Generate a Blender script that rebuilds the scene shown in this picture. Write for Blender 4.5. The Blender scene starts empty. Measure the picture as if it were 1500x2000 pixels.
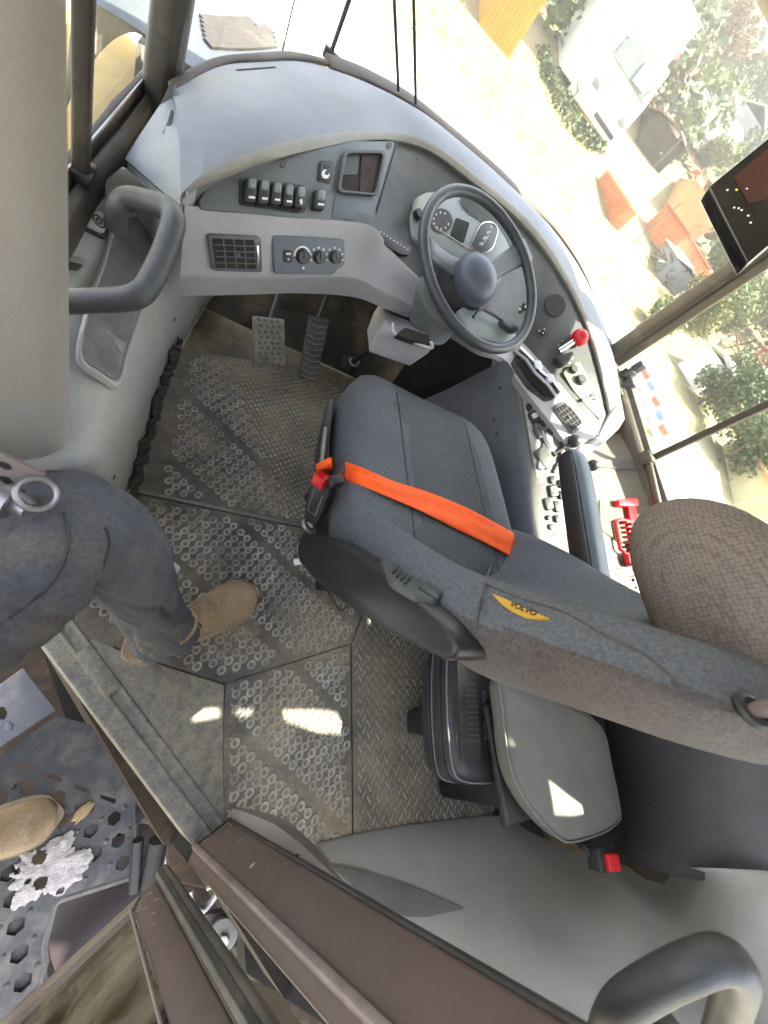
import bpy, bmesh, math, random
from math import radians, sin, cos, pi
from mathutils import Vector, Matrix, noise
from mathutils.bvhtree import BVHTree

random.seed(7)
S = bpy.context.scene
COL = S.collection
V = Vector

# ------------------------------------------------------------------ camera
CAMZ = 1.15
CAM = V((0, 0, CAMZ))
# rows: world X, Y, Z axes written in camera axes (image right, image down, forward)
BX = V((0.81273712, 0.20975474, 0.54356354))
BY = V((-0.0673415, -0.89287573, 0.44523932))
BZ = V((0.57872575, -0.39846691, -0.71154805))
FPX = 750.0
cd = bpy.data.cameras.new('camera')
cam = bpy.data.objects.new('camera', cd)
COL.objects.link(cam)
cd.sensor_fit = 'VERTICAL'
cd.sensor_height = 36.0
cd.sensor_width = 27.0
cd.lens = 36.0 * FPX / 2000.0
cd.clip_start = 0.02
cd.clip_end = 3000
cd.dof.use_dof = True
cd.dof.focus_distance = .80
cd.dof.aperture_fstop = 4.5
# camera columns: right, up, back
cam.matrix_world = Matrix(((BX[0], -BX[1], -BX[2], CAM[0]),
                           (BY[0], -BY[1], -BY[2], CAM[1]),
                           (BZ[0], -BZ[1], -BZ[2], CAM[2]), (0, 0, 0, 1)))
S.camera = cam

# ------------------------------------------------------------------ light
SUN_AZ, SUN_EL = 100.0, 59.0
SUN = V((sin(radians(SUN_AZ)) * cos(radians(SUN_EL)), cos(radians(SUN_AZ)) * cos(radians(SUN_EL)), sin(radians(SUN_EL))))
w = bpy.data.worlds.new('World')
S.world = w
w.use_nodes = True
nt = w.node_tree
sky = nt.nodes.new('ShaderNodeTexSky')
sky.sky_type = 'NISHITA'
sky.sun_disc = False
sky.sun_elevation = radians(SUN_EL)
sky.sun_rotation = radians(SUN_AZ)
sky.dust_density = 2.0
hs = nt.nodes.new('ShaderNodeHueSaturation')
hs.inputs['Saturation'].default_value = .5
nt.links.new(sky.outputs[0], hs.inputs['Color'])
nt.links.new(hs.outputs[0], nt.nodes['Background'].inputs[0])
nt.nodes['Background'].inputs[1].default_value = 0.15
sl = bpy.data.lights.new('sun', 'SUN')
sl.energy = 4.5
sl.angle = radians(0.5)
sl.color = (1.0, 0.92, 0.74)
so = bpy.data.objects.new('sun', sl)
so.rotation_euler = SUN.to_track_quat('Z', 'Y').to_euler()
so.location = (0, 0, 30)
COL.objects.link(so)
S.view_settings.view_transform = 'Standard'
S.view_settings.look = 'None'
S.view_settings.gamma = 1
S.view_settings.exposure = 3.0
try:
    S.cycles.use_denoising = True
    S.cycles.max_bounces = 10
    S.cycles.diffuse_bounces = 5
    S.cycles.transparent_max_bounces = 12
    S.cycles.caustics_reflective = False
    S.cycles.caustics_refractive = False
except Exception:
    pass

# ------------------------------------------------------------------ measuring helpers
def ray(px, py):
    v = V((px - 750, py - 1000, FPX))
    return V((BX.dot(v), BY.dot(v), BZ.dot(v)))

def P(px, py, x=None, y=None, z=None, t=None):
    """point of the place seen at a spot of the photograph, once one of its coordinates is known"""
    d = ray(px, py)
    if x is not None: t = x / d.x
    elif y is not None: t = y / d.y
    elif z is not None: t = (z - CAMZ) / d.z
    return CAM + d * t

class Plane:
    def __init__(s, a, b=None, c=None, n=None):
        s.o = V(a)
        s.n = V(n).normalized() if n is not None else (V(b) - V(a)).cross(V(c) - V(a)).normalized()
        if s.n.dot(CAM - s.o) < 0: s.n = -s.n
    def hit(s, px, py):
        d = ray(px, py)
        return CAM + d * ((s.o - CAM).dot(s.n) / d.dot(s.n))

class Surf:
    """ray hits on a built surface"""
    def __init__(s, ob):
        me = ob.data
        s.t = BVHTree.FromPolygons([ob.matrix_world @ v.co for v in me.vertices], [list(p.vertices) for p in me.polygons])
    def at(s, px, py):
        d = ray(px, py).normalized()
        h = s.t.ray_cast(CAM, d)
        if h[0] is None: return None, None
        n = h[1]
        if n.dot(d) > 0: n = -n
        return h[0], n
    def plane(s, *pxs):
        pts, ns = [], V((0, 0, 0))
        for p in pxs:
            h, n = s.at(*p)
            if h is not None:
                pts.append(h); ns += n
        c = V((0, 0, 0))
        for p in pts: c += p
        return Plane(c / len(pts), n=ns.normalized())

def lerp(a, b, f): return a + (b - a) * f

def catmull(pts, n=6, closed=False):
    pts = [V(p) for p in pts]
    out = []
    m = len(pts)
    rng = range(m if closed else m - 1)
    for i in rng:
        if closed:
            p0, p1, p2, p3 = pts[(i - 1) % m], pts[i], pts[(i + 1) % m], pts[(i + 2) % m]
        else:
            p0, p1, p2, p3 = pts[max(i - 1, 0)], pts[i], pts[i + 1], pts[min(i + 2, m - 1)]
        for k in range(n):
            t = k / n
            out.append(0.5 * ((2 * p1) + (p2 - p0) * t + (2 * p0 - 5 * p1 + 4 * p2 - p3) * t * t + (3 * p1 - p0 - 3 * p2 + p3) * t ** 3))
    if not closed: out.append(pts[-1])
    return out

def rpoly(pts, r, n=4):
    """round the corners of a pixel polygon"""
    out = []
    m = len(pts)
    for i in range(m):
        p, a, b = V(pts[i]).to_2d(), V(pts[i - 1]).to_2d(), V(pts[(i + 1) % m]).to_2d()
        ra = min(r, (a - p).length * .45); rb = min(r, (b - p).length * .45)
        s, e = p + (a - p).normalized() * ra, p + (b - p).normalized() * rb
        for k in range(n + 1):
            t = k / n
            out.append((s * (1 - t) ** 2 + p * 2 * t * (1 - t) + e * t * t)[:])
    return out

def rect(x0, y0, x1, y1): return [(x0, y0), (x1, y0), (x1, y1), (x0, y1)]
def oval(cx, cy, rx, ry, n=20, rot=0):
    return [(cx + rx * cos(a) * cos(rot) - ry * sin(a) * sin(rot), cy + rx * cos(a) * sin(rot) + ry * sin(a) * cos(rot)) for a in [2 * pi * k / n for k in range(n)]]

# ------------------------------------------------------------------ mesh builder
class MB:
    def __init__(s): s.v, s.f, s.m = [], [], []
    def add(s, vs, fs, mi=0):
        o = len(s.v)
        s.v += [V(p) for p in vs]
        s.f += [[o + i for i in f] for f in fs]
        s.m += [mi] * len(fs)
        return s
    def prism(s, pts, vec, mi=0, pts2=None):
        n = len(pts)
        top = [V(p) for p in pts]
        bot = [V(p) for p in pts2] if pts2 else [p + V(vec) for p in top]
        s.add(top + bot, [list(range(n)), list(range(2 * n - 1, n - 1, -1))] + [[i, n + i, n + (i + 1) % n, (i + 1) % n] for i in range(n)], mi)
        return s
    def ext(s, pl, px, a, b, mi=0, taper=0.0):
        """plate over a pixel outline on a plane, from height a to height b along its normal"""
        base = [pl.hit(*p) for p in px]
        top = [p + pl.n * b for p in base]
        if taper:
            c = V((0, 0, 0))
            for p in top: c += p
            c /= len(top)
            top = [p + (c - p) * taper for p in top]
        return s.prism(top, None, mi, [p + pl.n * a for p in base])
    def loft(s, rings, cap0=True, cap1=True, closed=True, mi=0):
        n = len(rings[0]); vs = []
        for r in rings: vs += [V(p) for p in r]
        fs = []
        for i in range(len(rings) - 1):
            for j in range(n if closed else n - 1):
                k = (j + 1) % n
                fs.append([i * n + j, i * n + k, (i + 1) * n + k, (i + 1) * n + j])
        if cap0 and closed: fs.append(list(range(n))[::-1])
        if cap1 and closed: fs.append([(len(rings) - 1) * n + j for j in range(n)])
        return s.add(vs, fs, mi)
    def tube(s, path, r, n=10, mi=0, closed=False):
        path = [V(p) for p in path]
        m = len(path)
        rr = r if isinstance(r, (list, tuple)) else [r] * m
        t0 = (path[1] - path[0]).normalized()
        up = V((0, 0, 1)) if abs(t0.z) < .9 else V((1, 0, 0))
        u = t0.cross(up).normalized()
        rings = []
        for i, p in enumerate(path):
            if closed: t = path[(i + 1) % m] - path[i - 1]
            else: t = path[min(i + 1, m - 1)] - path[max(i - 1, 0)]
            t.normalize()
            u = (u - t * u.dot(t)).normalized()
            v = t.cross(u)
            rings.append([p + (u * cos(2 * pi * k / n) + v * sin(2 * pi * k / n)) * rr[i] for k in range(n)])
        if closed: rings.append(rings[0])
        return s.loft(rings, not closed, not closed, True, mi)
    def strip(s, path, wid, nrm, thick, mi=0):
        """flat ribbon along a path"""
        path = [V(p) for p in path]
        rings = []
        for i, p in enumerate(path):
            t = (path[min(i + 1, len(path) - 1)] - path[max(i - 1, 0)]).normalized()
            nn = nrm[i] if isinstance(nrm, list) else V(nrm)
            sd = t.cross(nn).normalized() * wid / 2
            up = nn.normalized() * thick
            rings.append([p - sd, p + sd, p + sd + up, p - sd + up])
        return s.loft(rings, mi=mi)
    def box(s, c, h, rz=0, mi=0, ax=None):
        c = V(c)
        if ax is None: ax = [V((cos(rz), sin(rz), 0)), V((-sin(rz), cos(rz), 0)), V((0, 0, 1))]
        vs = [c + ax[0] * h[0] * a + ax[1] * h[1] * b + ax[2] * h[2] * d for d in (-1, 1) for a, b in ((-1, -1), (1, -1), (1, 1), (-1, 1))]
        return s.add(vs, [[3, 2, 1, 0], [4, 5, 6, 7], [0, 1, 5, 4], [1, 2, 6, 5], [2, 3, 7, 6], [3, 0, 4, 7]], mi)
    def disc(s, c, n, r, h, seg=20, mi=0, taper=1.0, dome=0.0):
        c, n = V(c), V(n).normalized()
        u = n.cross(V((0, 0, 1)) if abs(n.z) < .9 else V((1, 0, 0))).normalized(); v = n.cross(u)
        def ring(rr, hh): return [c + (u * cos(2 * pi * k / seg) + v * sin(2 * pi * k / seg)) * rr + n * hh for k in range(seg)]
        rings = [ring(r, 0), ring(r * taper, h)]
        if dome:
            for k in range(1, 6): rings.append(ring(r * taper * cos(k / 6 * pi / 2) , h + dome * sin(k / 6 * pi / 2)))
        return s.loft(rings, mi=mi)
    def torus(s, c, n, R, r, seg=48, k=10, mi=0):
        c, n = V(c), V(n).normalized()
        u = n.cross(V((0, 0, 1)) if abs(n.z) < .9 else V((1, 0, 0))).normalized(); v = n.cross(u)
        return s.tube([c + (u * cos(2 * pi * i / seg) + v * sin(2 * pi * i / seg)) * R for i in range(seg)], r, k, mi, True)
    def ball(s, c, r, n=14, sc=(1, 1, 1), mi=0):
        c = V(c); rings = []
        for i in range(1, n // 2 + 1):
            a = pi * i / (n // 2 + 1)
            rings.append([c + V((r * sin(a) * cos(2 * pi * j / n) * sc[0], r * sin(a) * sin(2 * pi * j / n) * sc[1], r * cos(a) * sc[2])) for j in range(n)])
        return s.loft(rings, mi=mi)
    def build(s, name, mat, parent=None, smooth=False, bevel=0, seg=2, sub=0, angle=40, wn=True):
        me = bpy.data.meshes.new(name)
        me.from_pydata([p[:] for p in s.v], [], s.f)
        mats = mat if isinstance(mat, (list, tuple)) else [mat]
        for m in mats: me.materials.append(m)
        for p, i in zip(me.polygons, s.m): p.material_index = i
        bm = bmesh.new(); bm.from_mesh(me)
        if smooth == 'merge': bmesh.ops.remove_doubles(bm, verts=bm.verts, dist=1e-5)
        bmesh.ops.recalc_face_normals(bm, faces=bm.faces)
        bm.to_mesh(me); bm.free()
        o = bpy.data.objects.new(name, me)
        COL.objects.link(o)
        if parent is not None: o.parent = parent
        if smooth or bevel or sub:
            me.polygons.foreach_set('use_smooth', [True] * len(me.polygons))
        if bevel:
            b = o.modifiers.new('bevel', 'BEVEL'); b.width = bevel; b.segments = seg; b.limit_method = 'ANGLE'; b.angle_limit = radians(angle)
            b.harden_normals = False
        if sub:
            b = o.modifiers.new('sub', 'SUBSURF'); b.levels = sub; b.render_levels = sub
        if smooth and not sub:
            me.set_sharp_from_angle(angle=radians(angle)) if not bevel else None
        return o

def tag(o, label=None, cat=None, group=None, kind=None):
    if label: o['label'] = label
    if cat: o['category'] = cat
    if group: o['group'] = group
    if kind: o['kind'] = kind
    return o

def thing(name, label, cat, group=None, loc=(0, 0, 0)):
    o = bpy.data.objects.new(name, None)
    COL.objects.link(o)
    o.empty_display_size = .1
    return tag(o, label, cat, group)

# ------------------------------------------------------------------ materials
def mat(name, col, rough=.6, col2=None, nscale=6, lo=.4, hi=.65, dust=None, dlo=.5, dhi=.75, dscale=3, bump=0, bscale=150, metal=0, spec=.35, weave=0, coat=0, rvar=.1, detail=6, grain=.05, gscale=300):
    m = bpy.data.materials.new(name)
    m.use_nodes = True
    n, l = m.node_tree.nodes, m.node_tree.links
    b = n['Principled BSDF']
    tc = n.new('ShaderNodeTexCoord')
    def noise_(sc, det=detail, dist=0):
        t = n.new('ShaderNodeTexNoise'); t.inputs['Scale'].default_value = sc; t.inputs['Detail'].default_value = det
        t.inputs['Roughness'].default_value = .65; t.inputs['Distortion'].default_value = dist
        l.new(tc.outputs['Object'], t.inputs['Vector'])
        return t
    def ramp(src, a, c):
        r = n.new('ShaderNodeMapRange'); r.inputs['From Min'].default_value = a; r.inputs['From Max'].default_value = c
        l.new(src, r.inputs['Value']); return r.outputs[0]
    def mix(f, a, c):
        x = n.new('ShaderNodeMix'); x.data_type = 'RGBA'
        l.new(f, x.inputs[0])
        for s, val in ((6, a), (7, c)):
            if isinstance(val, tuple): x.inputs[s].default_value = (*val, 1)
            else: l.new(val, x.inputs[s])
        return x.outputs[2]
    c2 = col2 or tuple(min(1, k * .78) for k in col)
    t1 = noise_(nscale)
    c = mix(ramp(t1.outputs[0], lo, hi), col, c2)
    if dust:
        t2 = noise_(dscale, 8, .4)
        c = mix(ramp(t2.outputs[0], dlo, dhi), c, dust)
    rr = n.new('ShaderNodeMapRange'); rr.inputs['To Min'].default_value = max(.05, rough - rvar); rr.inputs['To Max'].default_value = min(1, rough + rvar)
    l.new(t1.outputs[0], rr.inputs['Value']); l.new(rr.outputs[0], b.inputs['Roughness'])
    if weave:
        v = n.new('ShaderNodeTexVoronoi'); v.inputs['Scale'].default_value = weave; v.inputs['Randomness'].default_value = .35
        l.new(tc.outputs['Object'], v.inputs['Vector'])
        f = ramp(v.outputs['Distance'], .1, .75)
        c = mix(f, c, mix(f, c, tuple(k * .55 for k in col)))
        bp = n.new('ShaderNodeBump'); bp.inputs['Strength'].default_value = .5; bp.inputs['Distance'].default_value = .002; bp.invert = True
        l.new(v.outputs['Distance'], bp.inputs['Height']); l.new(bp.outputs[0], b.inputs['Normal'])
    elif bump:
        t3 = noise_(bscale, 4)
        bp = n.new('ShaderNodeBump'); bp.inputs['Strength'].default_value = bump; bp.inputs['Distance'].default_value = .003
        l.new(t3.outputs[0], bp.inputs['Height']); l.new(bp.outputs[0], b.inputs['Normal'])
    if grain:
        g = noise_(gscale, 3)
        gr = n.new('ShaderNodeMapRange'); gr.inputs['From Min'].default_value = .3; gr.inputs['From Max'].default_value = .7
        gr.inputs['To Min'].default_value = 1 - grain; gr.inputs['To Max'].default_value = 1 + grain
        l.new(g.outputs[0], gr.inputs['Value'])
        hm = n.new('ShaderNodeVectorMath'); hm.operation = 'SCALE'
        l.new(c, hm.inputs[0]); l.new(gr.outputs[0], hm.inputs['Scale']); c = hm.outputs[0]
    l.new(c, b.inputs['Base Color'])
    b.inputs['Metallic'].default_value = metal
    b.inputs['Specular IOR Level'].default_value = spec
    if coat: b.inputs['Coat Weight'].default_value = coat
    return m

def glass(name, tint=(.93, .97, .95), dirt=None, dlo=.5, dhi=.7, dsc=5, gloss=1.0):
    m = bpy.data.materials.new(name); m.use_nodes = True
    n, l = m.node_tree.nodes, m.node_tree.links
    n.remove(n['Principled BSDF'])
    out = n['Material Output']
    tr = n.new('ShaderNodeBsdfTransparent'); tr.inputs[0].default_value = (*tint, 1)
    gl = n.new('ShaderNodeBsdfGlossy'); gl.inputs['Roughness'].default_value = .03
    fr = n.new('ShaderNodeFresnel'); fr.inputs[0].default_value = 1.35
    mx = n.new('ShaderNodeMixShader')
    mu = n.new('ShaderNodeMath'); mu.operation = 'MULTIPLY'; mu.inputs[1].default_value = gloss
    l.new(fr.outputs[0], mu.inputs[0]); l.new(mu.outputs[0], mx.inputs[0]); l.new(tr.outputs[0], mx.inputs[1]); l.new(gl.outputs[0], mx.inputs[2])
    sh = mx.outputs[0]
    if dirt:
        df = n.new('ShaderNodeBsdfDiffuse'); df.inputs[0].default_value = (*dirt, 1)
        tc = n.new('ShaderNodeTexCoord'); t = n.new('ShaderNodeTexNoise'); t.inputs['Scale'].default_value = dsc; t.inputs['Detail'].default_value = 8
        l.new(tc.outputs['Object'], t.inputs['Vector'])
        r = n.new('ShaderNodeMapRange'); r.inputs['From Min'].default_value = dlo; r.inputs['From Max'].default_value = dhi; r.inputs['To Max'].default_value = .9
        l.new(t.outputs[0], r.inputs['Value'])
        m2 = n.new('ShaderNodeMixShader'); l.new(r.outputs[0], m2.inputs[0]); l.new(sh, m2.inputs[1]); l.new(df.outputs[0], m2.inputs[2]); sh = m2.outputs[0]
    l.new(sh, out.inputs[0])
    return m

TAN = (.36, .29, .18)
M = dict(
    dash=mat('dash_plastic', (.235, .255, .285), .55, (.205, .22, .245), 5, bump=.15, bscale=420, dust=(.27, .265, .255), dlo=.52, dhi=.8, dscale=4),
    lip=mat('lip_plastic', (.30, .285, .25), .5, bump=.12, bscale=420),
    band=mat('band_plastic', (.33, .32, .335), .5, (.29, .28, .29), 4, bump=.12, bscale=420),
    panel=mat('panel_plastic', (.068, .072, .072), .5, (.056, .059, .059), 7, bump=.12, bscale=500, dust=(.16, .15, .13), dlo=.55, dhi=.85),
    side=mat('side_plastic', (.31, .315, .305), .5, (.26, .265, .26), 5, bump=.1, bscale=420, dust=(.33, .29, .23), dlo=.5, dhi=.8),
    trough=mat('trough_plastic', (.25, .24, .23), .6, (.21, .2, .19), 9, bump=.15, bscale=300),
    console=mat('console_plastic', (.10, .108, .125), .5, (.085, .09, .105), 6, bump=.12, bscale=420),
    contop=mat('console_top', (.14, .14, .13), .5, (.115, .115, .105), 6, bump=.1, bscale=420),
    shelf=mat('shelf_plastic', (.20, .18, .145), .6, (.155, .14, .11), 5, dust=(.22, .18, .13), dlo=.5, dhi=.8),
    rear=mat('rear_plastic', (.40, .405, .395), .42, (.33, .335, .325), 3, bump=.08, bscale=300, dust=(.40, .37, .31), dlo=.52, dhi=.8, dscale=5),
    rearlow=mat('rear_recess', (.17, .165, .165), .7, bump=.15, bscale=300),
    black=mat('black_plastic', (.022, .022, .024), .45, (.03, .03, .03), 12, bump=.1, bscale=400),
    rubber=mat('black_rubber', (.03, .029, .028), .75, (.05, .045, .04), 10, dust=(.16, .13, .09), dlo=.55, dhi=.85, dscale=9, bump=.2, bscale=200),
    wheel=mat('wheel_rubber', (.040, .044, .050), .36, (.055, .06, .066), 10, bump=.1, bscale=500),
    spoke=mat('spoke_plastic', (.15, .16, .175), .35, (.12, .13, .14), 8),
    hub=mat('hub_plastic', (.085, .095, .125), .4, bump=.05, bscale=500),
    handle=mat('handle_rubber', (.066, .070, .080), .45, (.056, .06, .066), 9, bump=.2, bscale=350, dust=(.2, .17, .13), dlo=.55, dhi=.9, dscale=8),
    chrome=mat('chrome', (.75, .75, .74), .2, metal=1),
    steel=mat('dusty_steel', (.34, .34, .35), .4, (.25, .25, .26), 10, metal=.8, dust=(.3, .26, .2), dlo=.5, dhi=.8, dscale=12),
    white=mat('white_plastic', (.75, .76, .76), .5),
    mark=mat('white_marking', (.62, .64, .64), .6),
    red=mat('red_plastic', (.62, .02, .025), .35),
    orange=mat('orange_webbing', (.95, .12, .012), .7, (.9, .10, .01), 30, bump=.3, bscale=500),
    yellowtag=mat('yellow_fabric', (.72, .42, .06), .8, weave=900),
    ink=mat('dark_ink', (.02, .018, .015), .7),
    brown=mat('brown_paint', (.135, .098, .086), .5, (.11, .08, .07), 5, dust=(.17, .125, .095), dlo=.5, dhi=.8, dscale=5, bump=.1, bscale=120),
    trim=mat('brown_trim', (.25, .22, .215), .5, (.21, .185, .18), 5, bump=.15, bscale=300),
    beige=mat('beige_trim', (.345, .33, .30), .6, (.32, .30, .27), 3, bump=.1, bscale=400, dust=(.34, .26, .21), dlo=.6, dhi=.9, dscale=2),
    frame=mat('window_frame', (.042, .036, .030), .55, (.06, .05, .04), 8, dust=(.15, .115, .08), dlo=.55, dhi=.85, dscale=10),
    frame2=mat('right_window_frame', (.085, .068, .05), .55, (.07, .055, .04), 8, dust=(.2, .16, .11), dlo=.55, dhi=.85, dscale=8),
    floor=mat('cab_floor', (.13, .115, .085), .9, (.075, .068, .05), 6, dust=(.26, .215, .13), dlo=.42, dhi=.66, dscale=4, bump=.4, bscale=90),
    dark=mat('dark_void', (.018, .016, .014), .9, dust=(.06, .045, .03), dlo=.5, dhi=.8),
    sill=mat('sill_steel', (.185, .182, .17), .75, (.13, .127, .118), 60, dust=(.28, .255, .195), dlo=.4, dhi=.68, dscale=45, grain=.3, bump=.3, bscale=120),
    seat=mat('seat_fabric', (.078, .088, .092), .95, (.066, .073, .076), 4, bump=.5, bscale=520, dust=(.09, .085, .075), dlo=.55, dhi=.85, grain=.30, gscale=230),
    seat2=mat('seat_side_fabric', (.105, .112, .124), .95, (.09, .096, .106), 4, bump=.5, bscale=520, grain=.30, gscale=230),
    back=mat('backrest_fabric', (.105, .094, .092), .95, (.074, .064, .062), 3, bump=.6, bscale=420, dust=(.11, .085, .07), grain=.30, gscale=230, dlo=.5, dhi=.85),
    head=mat('headrest_fabric', (.20, .165, .145), .95, (.175, .142, .125), 4, weave=165),
    armr=mat('armrest_skylit', (.11, .15, .18), .45, (.10, .13, .155), 6, bump=.1, bscale=400),
    armd=mat('armrest_dark', (.022, .020, .020), .34, (.030, .027, .026), 5, bump=.08, bscale=400),
    jump=mat('jump_seat_vinyl', (.15, .145, .125), .75, (.12, .12, .106), 4, bump=.15, bscale=500),
    bag=mat('bag_vinyl', (.028, .027, .030), .4, (.05, .047, .05), 8, bump=.2, bscale=60),
    paper=mat('paper', (.6, .59, .55), .8, (.45, .43, .4), 25),
    grate=mat('step_steel', (.072, .071, .075), .55, (.052, .051, .054), 8, dust=(.19, .17, .145), dlo=.45, dhi=.8, dscale=14, metal=0, bump=.15, bscale=200),
    grate2=mat('step_light_steel', (.17, .175, .195), .5, (.14, .145, .16), 8, dust=(.3, .28, .26), dlo=.5, dhi=.75, dscale=12),
    splash=mat('white_splash', (.46, .42, .405), .95, (.33, .295, .28), 70, bump=.3, bscale=90),
    trousers=mat('work_trousers', (.088, .092, .104), .95, (.074, .078, .088), 6, bump=.4, grain=.22, gscale=200, bscale=700, dust=(.15, .125, .10), dlo=.52, dhi=.78, dscale=8),
    skin=mat('skin', (.45, .28, .2), .6),
    boot=mat('suede_boot', (.34, .245, .148), .9, (.24, .17, .10), 14, bump=.5, bscale=140, dust=(.40, .33, .24), dlo=.52, dhi=.78, dscale=22, grain=.18, gscale=260),
    sole=mat('boot_sole', (.36, .29, .20), .8, (.27, .21, .14), 20),
    lace=mat('boot_lace', (.03, .028, .028), .8),
    screen=mat('dark_screen', (.012, .010, .010), .15, spec=.6),
    glass=glass('window_glass', (.96, .98, .97), gloss=.18),
    dirty=glass('dirty_glass', (.60, .58, .50), (.25, .215, .16), .34, .66, 11),
    bottle=glass('clear_plastic', (.85, .88, .9), (.7, .7, .7), .5, .9, 40, 2.0),
    yellow=mat('yellow_paint', (.60, .36, .05), .5, (.5, .30, .05), 4, dust=(.45, .36, .22), dlo=.45, dhi=.75),
    hood=mat('hood_paint', (.085, .10, .115), .5, (.07, .08, .09), 3, dust=(.13, .125, .11), dlo=.5, dhi=.8),
)

# ------------------------------------------------------------------ terrain
GZ = -2.4
def hz(x, y):
    d = math.hypot(x - .7, y - .6)
    az = math.atan2(x, y)
    k = .5 + .5 * cos(az - radians(45))          # the hillside rises to the front and right
    h = 0.0
    if d > 14: h += (d - 14) * .075 * k
    if d > 34: h += (d - 34) * .10 * k
    if d > 70: h += (d - 70) * .12 * k
    return GZ + h + .12 * noise.noise(V((x * .08, y * .08, 3))) * min(1, max(0, (d - 8) / 10))

def G(px, py, dmax=300):
    d = ray(px, py).normalized(); t = 2.0
    while t < dmax:
        p = CAM + d * t
        if p.z < hz(p.x, p.y): return V((p.x, p.y, hz(p.x, p.y)))
        t += .1 + t * .01
    return CAM + d * dmax

def build_ground():
    mb = MB(); seg = 96; rad = [0]
    r = 1.5
    while r < 320: rad.append(r); r *= 1.12
    vs = [V((.7, .6, hz(.7, .6)))]; fs = []
    for i, r in enumerate(rad[1:]):
        for k in range(seg):
            a = 2 * pi * k / seg; x, y = .7 + r * sin(a), .6 + r * cos(a)
            vs.append(V((x, y, hz(x, y))))
    for k in range(seg): fs.append([0, 1 + k, 1 + (k + 1) % seg])
    for i in range(len(rad) - 2):
        for k in range(seg):
            a, b = 1 + i * seg + k, 1 + i * seg + (k + 1) % seg
            fs.append([a, b, b + seg, a + seg])
    mb.add(vs, fs)
    m = mat('sandy_ground', (.56, .50, .40), .95, (.48, .42, .32), .5, bump=.5, bscale=6, dust=(.30, .28, .11), dlo=.5, dhi=.62, dscale=.16, detail=8)
    n, l = m.node_tree.nodes, m.node_tree.links; b = n['Principled BSDF']
    src = b.inputs['Base Color'].links[0].from_socket
    tc = n.new('ShaderNodeTexCoord'); ln = n.new('ShaderNodeVectorMath'); ln.operation = 'LENGTH'; l.new(tc.outputs['Object'], ln.inputs[0])
    nz = n.new('ShaderNodeTexNoise'); nz.inputs['Scale'].default_value = .22; nz.inputs['Detail'].default_value = 9; nz.inputs['Roughness'].default_value = .7; l.new(tc.outputs['Object'], nz.inputs['Vector'])
    ma = n.new('ShaderNodeMath'); ma.operation = 'MULTIPLY_ADD'; ma.inputs[1].default_value = 22; l.new(nz.outputs[0], ma.inputs[0]); l.new(ln.outputs['Value'], ma.inputs[2])
    mr = n.new('ShaderNodeMapRange'); mr.inputs['From Min'].default_value = 27; mr.inputs['From Max'].default_value = 39; l.new(ma.outputs[0], mr.inputs['Value'])
    n2 = n.new('ShaderNodeTexNoise'); n2.inputs['Scale'].default_value = 1.4; n2.inputs['Detail'].default_value = 8; l.new(tc.outputs['Object'], n2.inputs['Vector'])
    r2 = n.new('ShaderNodeMapRange'); r2.inputs['From Min'].default_value = .38; r2.inputs['From Max'].default_value = .62; l.new(n2.outputs[0], r2.inputs['Value'])
    mg = n.new('ShaderNodeMix'); mg.data_type = 'RGBA'; mg.inputs[6].default_value = (.155, .145, .045, 1); mg.inputs[7].default_value = (.21, .155, .085, 1); l.new(r2.outputs[0], mg.inputs[0])
    mx = n.new('ShaderNodeMix'); mx.data_type = 'RGBA'; l.new(mr.outputs[0], mx.inputs[0]); l.new(src, mx.inputs[6]); l.new(mg.outputs[2], mx.inputs[7]); l.new(mx.outputs[2], b.inputs['Base Color'])
    o = mb.build('ground', m, smooth=True)
    tag(o, kind='structure')
build_ground()
# grey gravel strip along the truck's left side
def gravel():
    mb = MB()
    n = 24
    vs = []; fs = []
    for i in range(n + 1):
        for j in range(n + 1):
            x = -1.5 - 14 * i / n - .5 * sin(j * .9); y = -6 + 22 * j / n
            vs.append(V((x, y, hz(x, y) + .012 + .02 * random.random())))
    for i in range(n):
        for j in range(n):
            a = i * (n + 1) + j; fs.append([a, a + 1, a + n + 2, a + n + 1])
    mb.add(vs, fs)
    o = mb.build('gravel_strip', mat('grey_gravel', (.27, .29, .29), .95, (.16, .17, .17), 7, bump=1, bscale=14, detail=10))
    tag(o, kind='structure')
gravel()

# ================================================================== CAB
cab = thing('truck_cab', 'grey interior of a haul truck cab with its left doorway standing open', 'truck cab')
A = (.273, -.252)   # sill rear end, outer edge
B = (-.19, .28)     # sill front end
sd = (V((B[0], B[1], 0)) - V((A[0], A[1], 0))).normalized()     # along the sill, forward-left
sn = V((sd.y, -sd.x, 0))                                         # inward

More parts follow.
